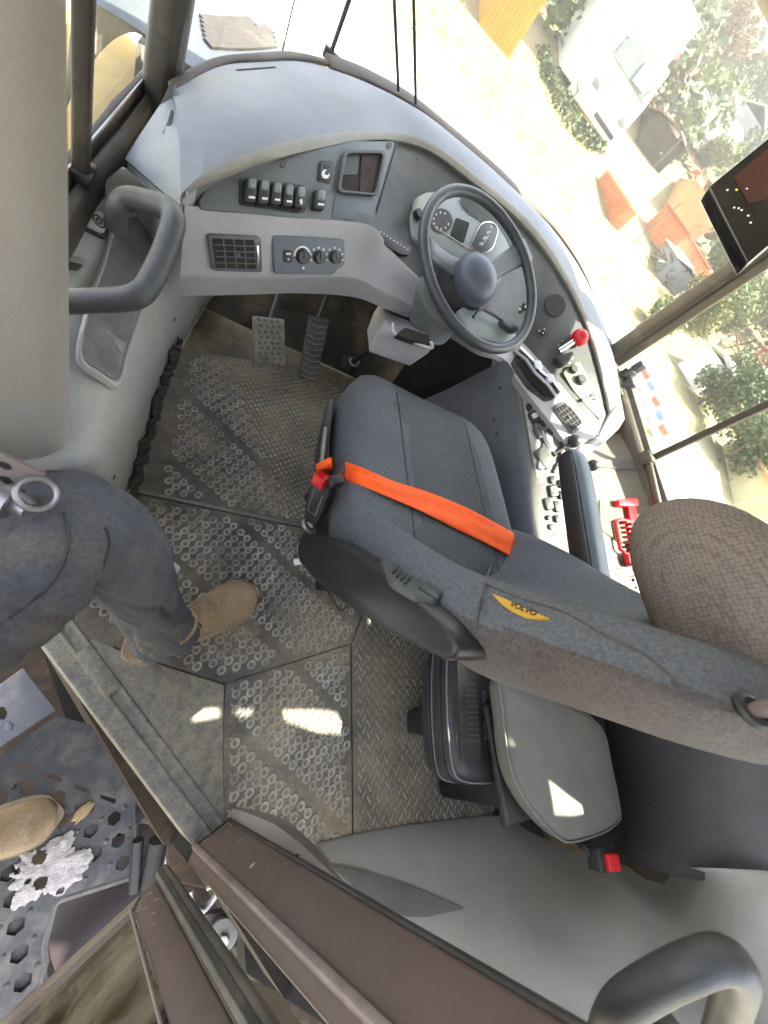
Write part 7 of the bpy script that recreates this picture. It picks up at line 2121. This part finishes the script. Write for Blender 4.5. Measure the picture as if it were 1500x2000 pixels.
def wooded_slope():
    rnd = random.Random(77)
    objs = {k: MB() for k in ('leafd', 'leafg', 'leafr')}
    for i in range(190):
        az = radians(rnd.uniform(8, 80)); d = rnd.uniform(52, 135)
        x, y = d * sin(az), d * cos(az); z = hz(x, y)
        r = rnd.uniform(1.8, 4.0); key = rnd.choice(['leafd', 'leafg', 'leafg', 'leafr', 'leafd'])
        for k in range(110):
            dv = V((rnd.gauss(0, 1), rnd.gauss(0, 1), rnd.gauss(0, 1))).normalized() * r * rnd.random() ** .35
            p = V((x, y, z + r * .8)) + dv; s_ = rnd.uniform(.3, .75)
            e1 = V((rnd.gauss(0, 1), rnd.gauss(0, 1), rnd.gauss(0, .6))).normalized(); e2 = e1.cross(V((rnd.gauss(0, 1), rnd.gauss(0, 1), rnd.gauss(0, 1)))).normalized()
            objs[key].add([p - e1 * s_, p + e2 * s_ * .6, p + e1 * s_, p - e2 * s_ * .6], [[0, 1, 2, 3]])
    for k, lab in (('leafd', 'far dark green woodland covering the slope beyond the yard'), ('leafg', 'far mid green woodland covering the slope beyond the yard'), ('leafr', 'far russet woodland covering the slope beyond the yard')):
        tag(objs[k].build('woodland', YM[k], None), lab, 'woodland', kind='stuff')
wooded_slope()

def yard_bits():
    # dark leaf strip imitating the shadow of white truck and container; rubble; low fence
    rnd = random.Random(4)
    t = thing('shadow_strip', 'dark olive leaf strip in place of the shadow by the white trailer', 'shadow_strip')
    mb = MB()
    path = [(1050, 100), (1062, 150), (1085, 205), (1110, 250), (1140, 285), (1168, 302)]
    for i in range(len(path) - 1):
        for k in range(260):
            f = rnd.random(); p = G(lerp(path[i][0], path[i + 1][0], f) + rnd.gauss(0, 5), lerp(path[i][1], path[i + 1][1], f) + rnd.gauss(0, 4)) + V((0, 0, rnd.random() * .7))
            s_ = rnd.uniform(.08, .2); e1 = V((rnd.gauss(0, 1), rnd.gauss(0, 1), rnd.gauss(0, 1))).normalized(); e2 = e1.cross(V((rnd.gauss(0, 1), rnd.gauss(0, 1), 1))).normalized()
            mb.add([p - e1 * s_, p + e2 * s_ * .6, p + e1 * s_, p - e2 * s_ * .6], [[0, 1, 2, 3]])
    mb.build('shadow_leaves', YM['leafd'], t)
    mb = MB()
    for i in range(230):
        px, py = rnd.choice([(850, 30), (900, 60), (930, 110), (960, 160), (1000, 180), (1040, 260), (1080, 320), (1110, 380), (1200, 560), (1230, 620)])
        p = G(px + rnd.gauss(0, 28), py + rnd.gauss(0, 28))
        for k in range(3):
            a = rnd.uniform(0, 2 * pi); hgt = rnd.uniform(.12, .4)
            q = p + V((rnd.gauss(0, .15), rnd.gauss(0, .15), 0)); d = V((cos(a), sin(a), 0)) * .03
            mb.add([q - d, q + d, q + V((rnd.gauss(0, .08), rnd.gauss(0, .08), hgt))], [[0, 1, 2]])
    o = mb.build('dry_grass', mat('dry_grass', (.24, .21, .08), .9, (.18, .17, .07), 1.0)); tag(o, 'dry yellow green grass along the edge of the pale yard', 'grass', kind='stuff')
    for pts, lab in (([(1130, 110), (1105, 165), (1100, 215)], 'thin rail fence left of the white trailer'), ([(1240, 640), (1290, 600), (1340, 570)], 'thin rail fence beyond the right corner post')):
        ps = [G(*p) for p in pts]
        t = thing('rail_fence', lab, 'fence')
        for p in ps:
            mb = MB(); mb.tube([p, p + V((0, 0, 1.2))], .05, 6); mb.build('fence_post', YM['pole'], t)
        for z in (.5, 1.05):
            mb = MB(); mb.tube([p + V((0, 0, z)) for p in ps], .035, 6); mb.build('fence_rail', YM['pole'], t)
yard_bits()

# ================================================================== GLARE HAZE
def glare_veil():
    mb = MB(); mb.box((0, 0, 43.2), (330, 330, 46.8))  # thin haze added to wash out the yard as glare does
    m = bpy.data.materials.new('glare_haze'); m.use_nodes = True
    n, l = m.node_tree.nodes, m.node_tree.links
    n.remove(n['Principled BSDF'])
    v = n.new('ShaderNodeVolumePrincipled'); v.inputs['Color'].default_value = (.93, .92, .88, 1); v.inputs['Density'].default_value = .0015
    l.new(v.outputs[0], n['Material Output'].inputs['Volume'])
    tag(mb.build('glare_veil', m, None), kind='stuff')
glare_veil()
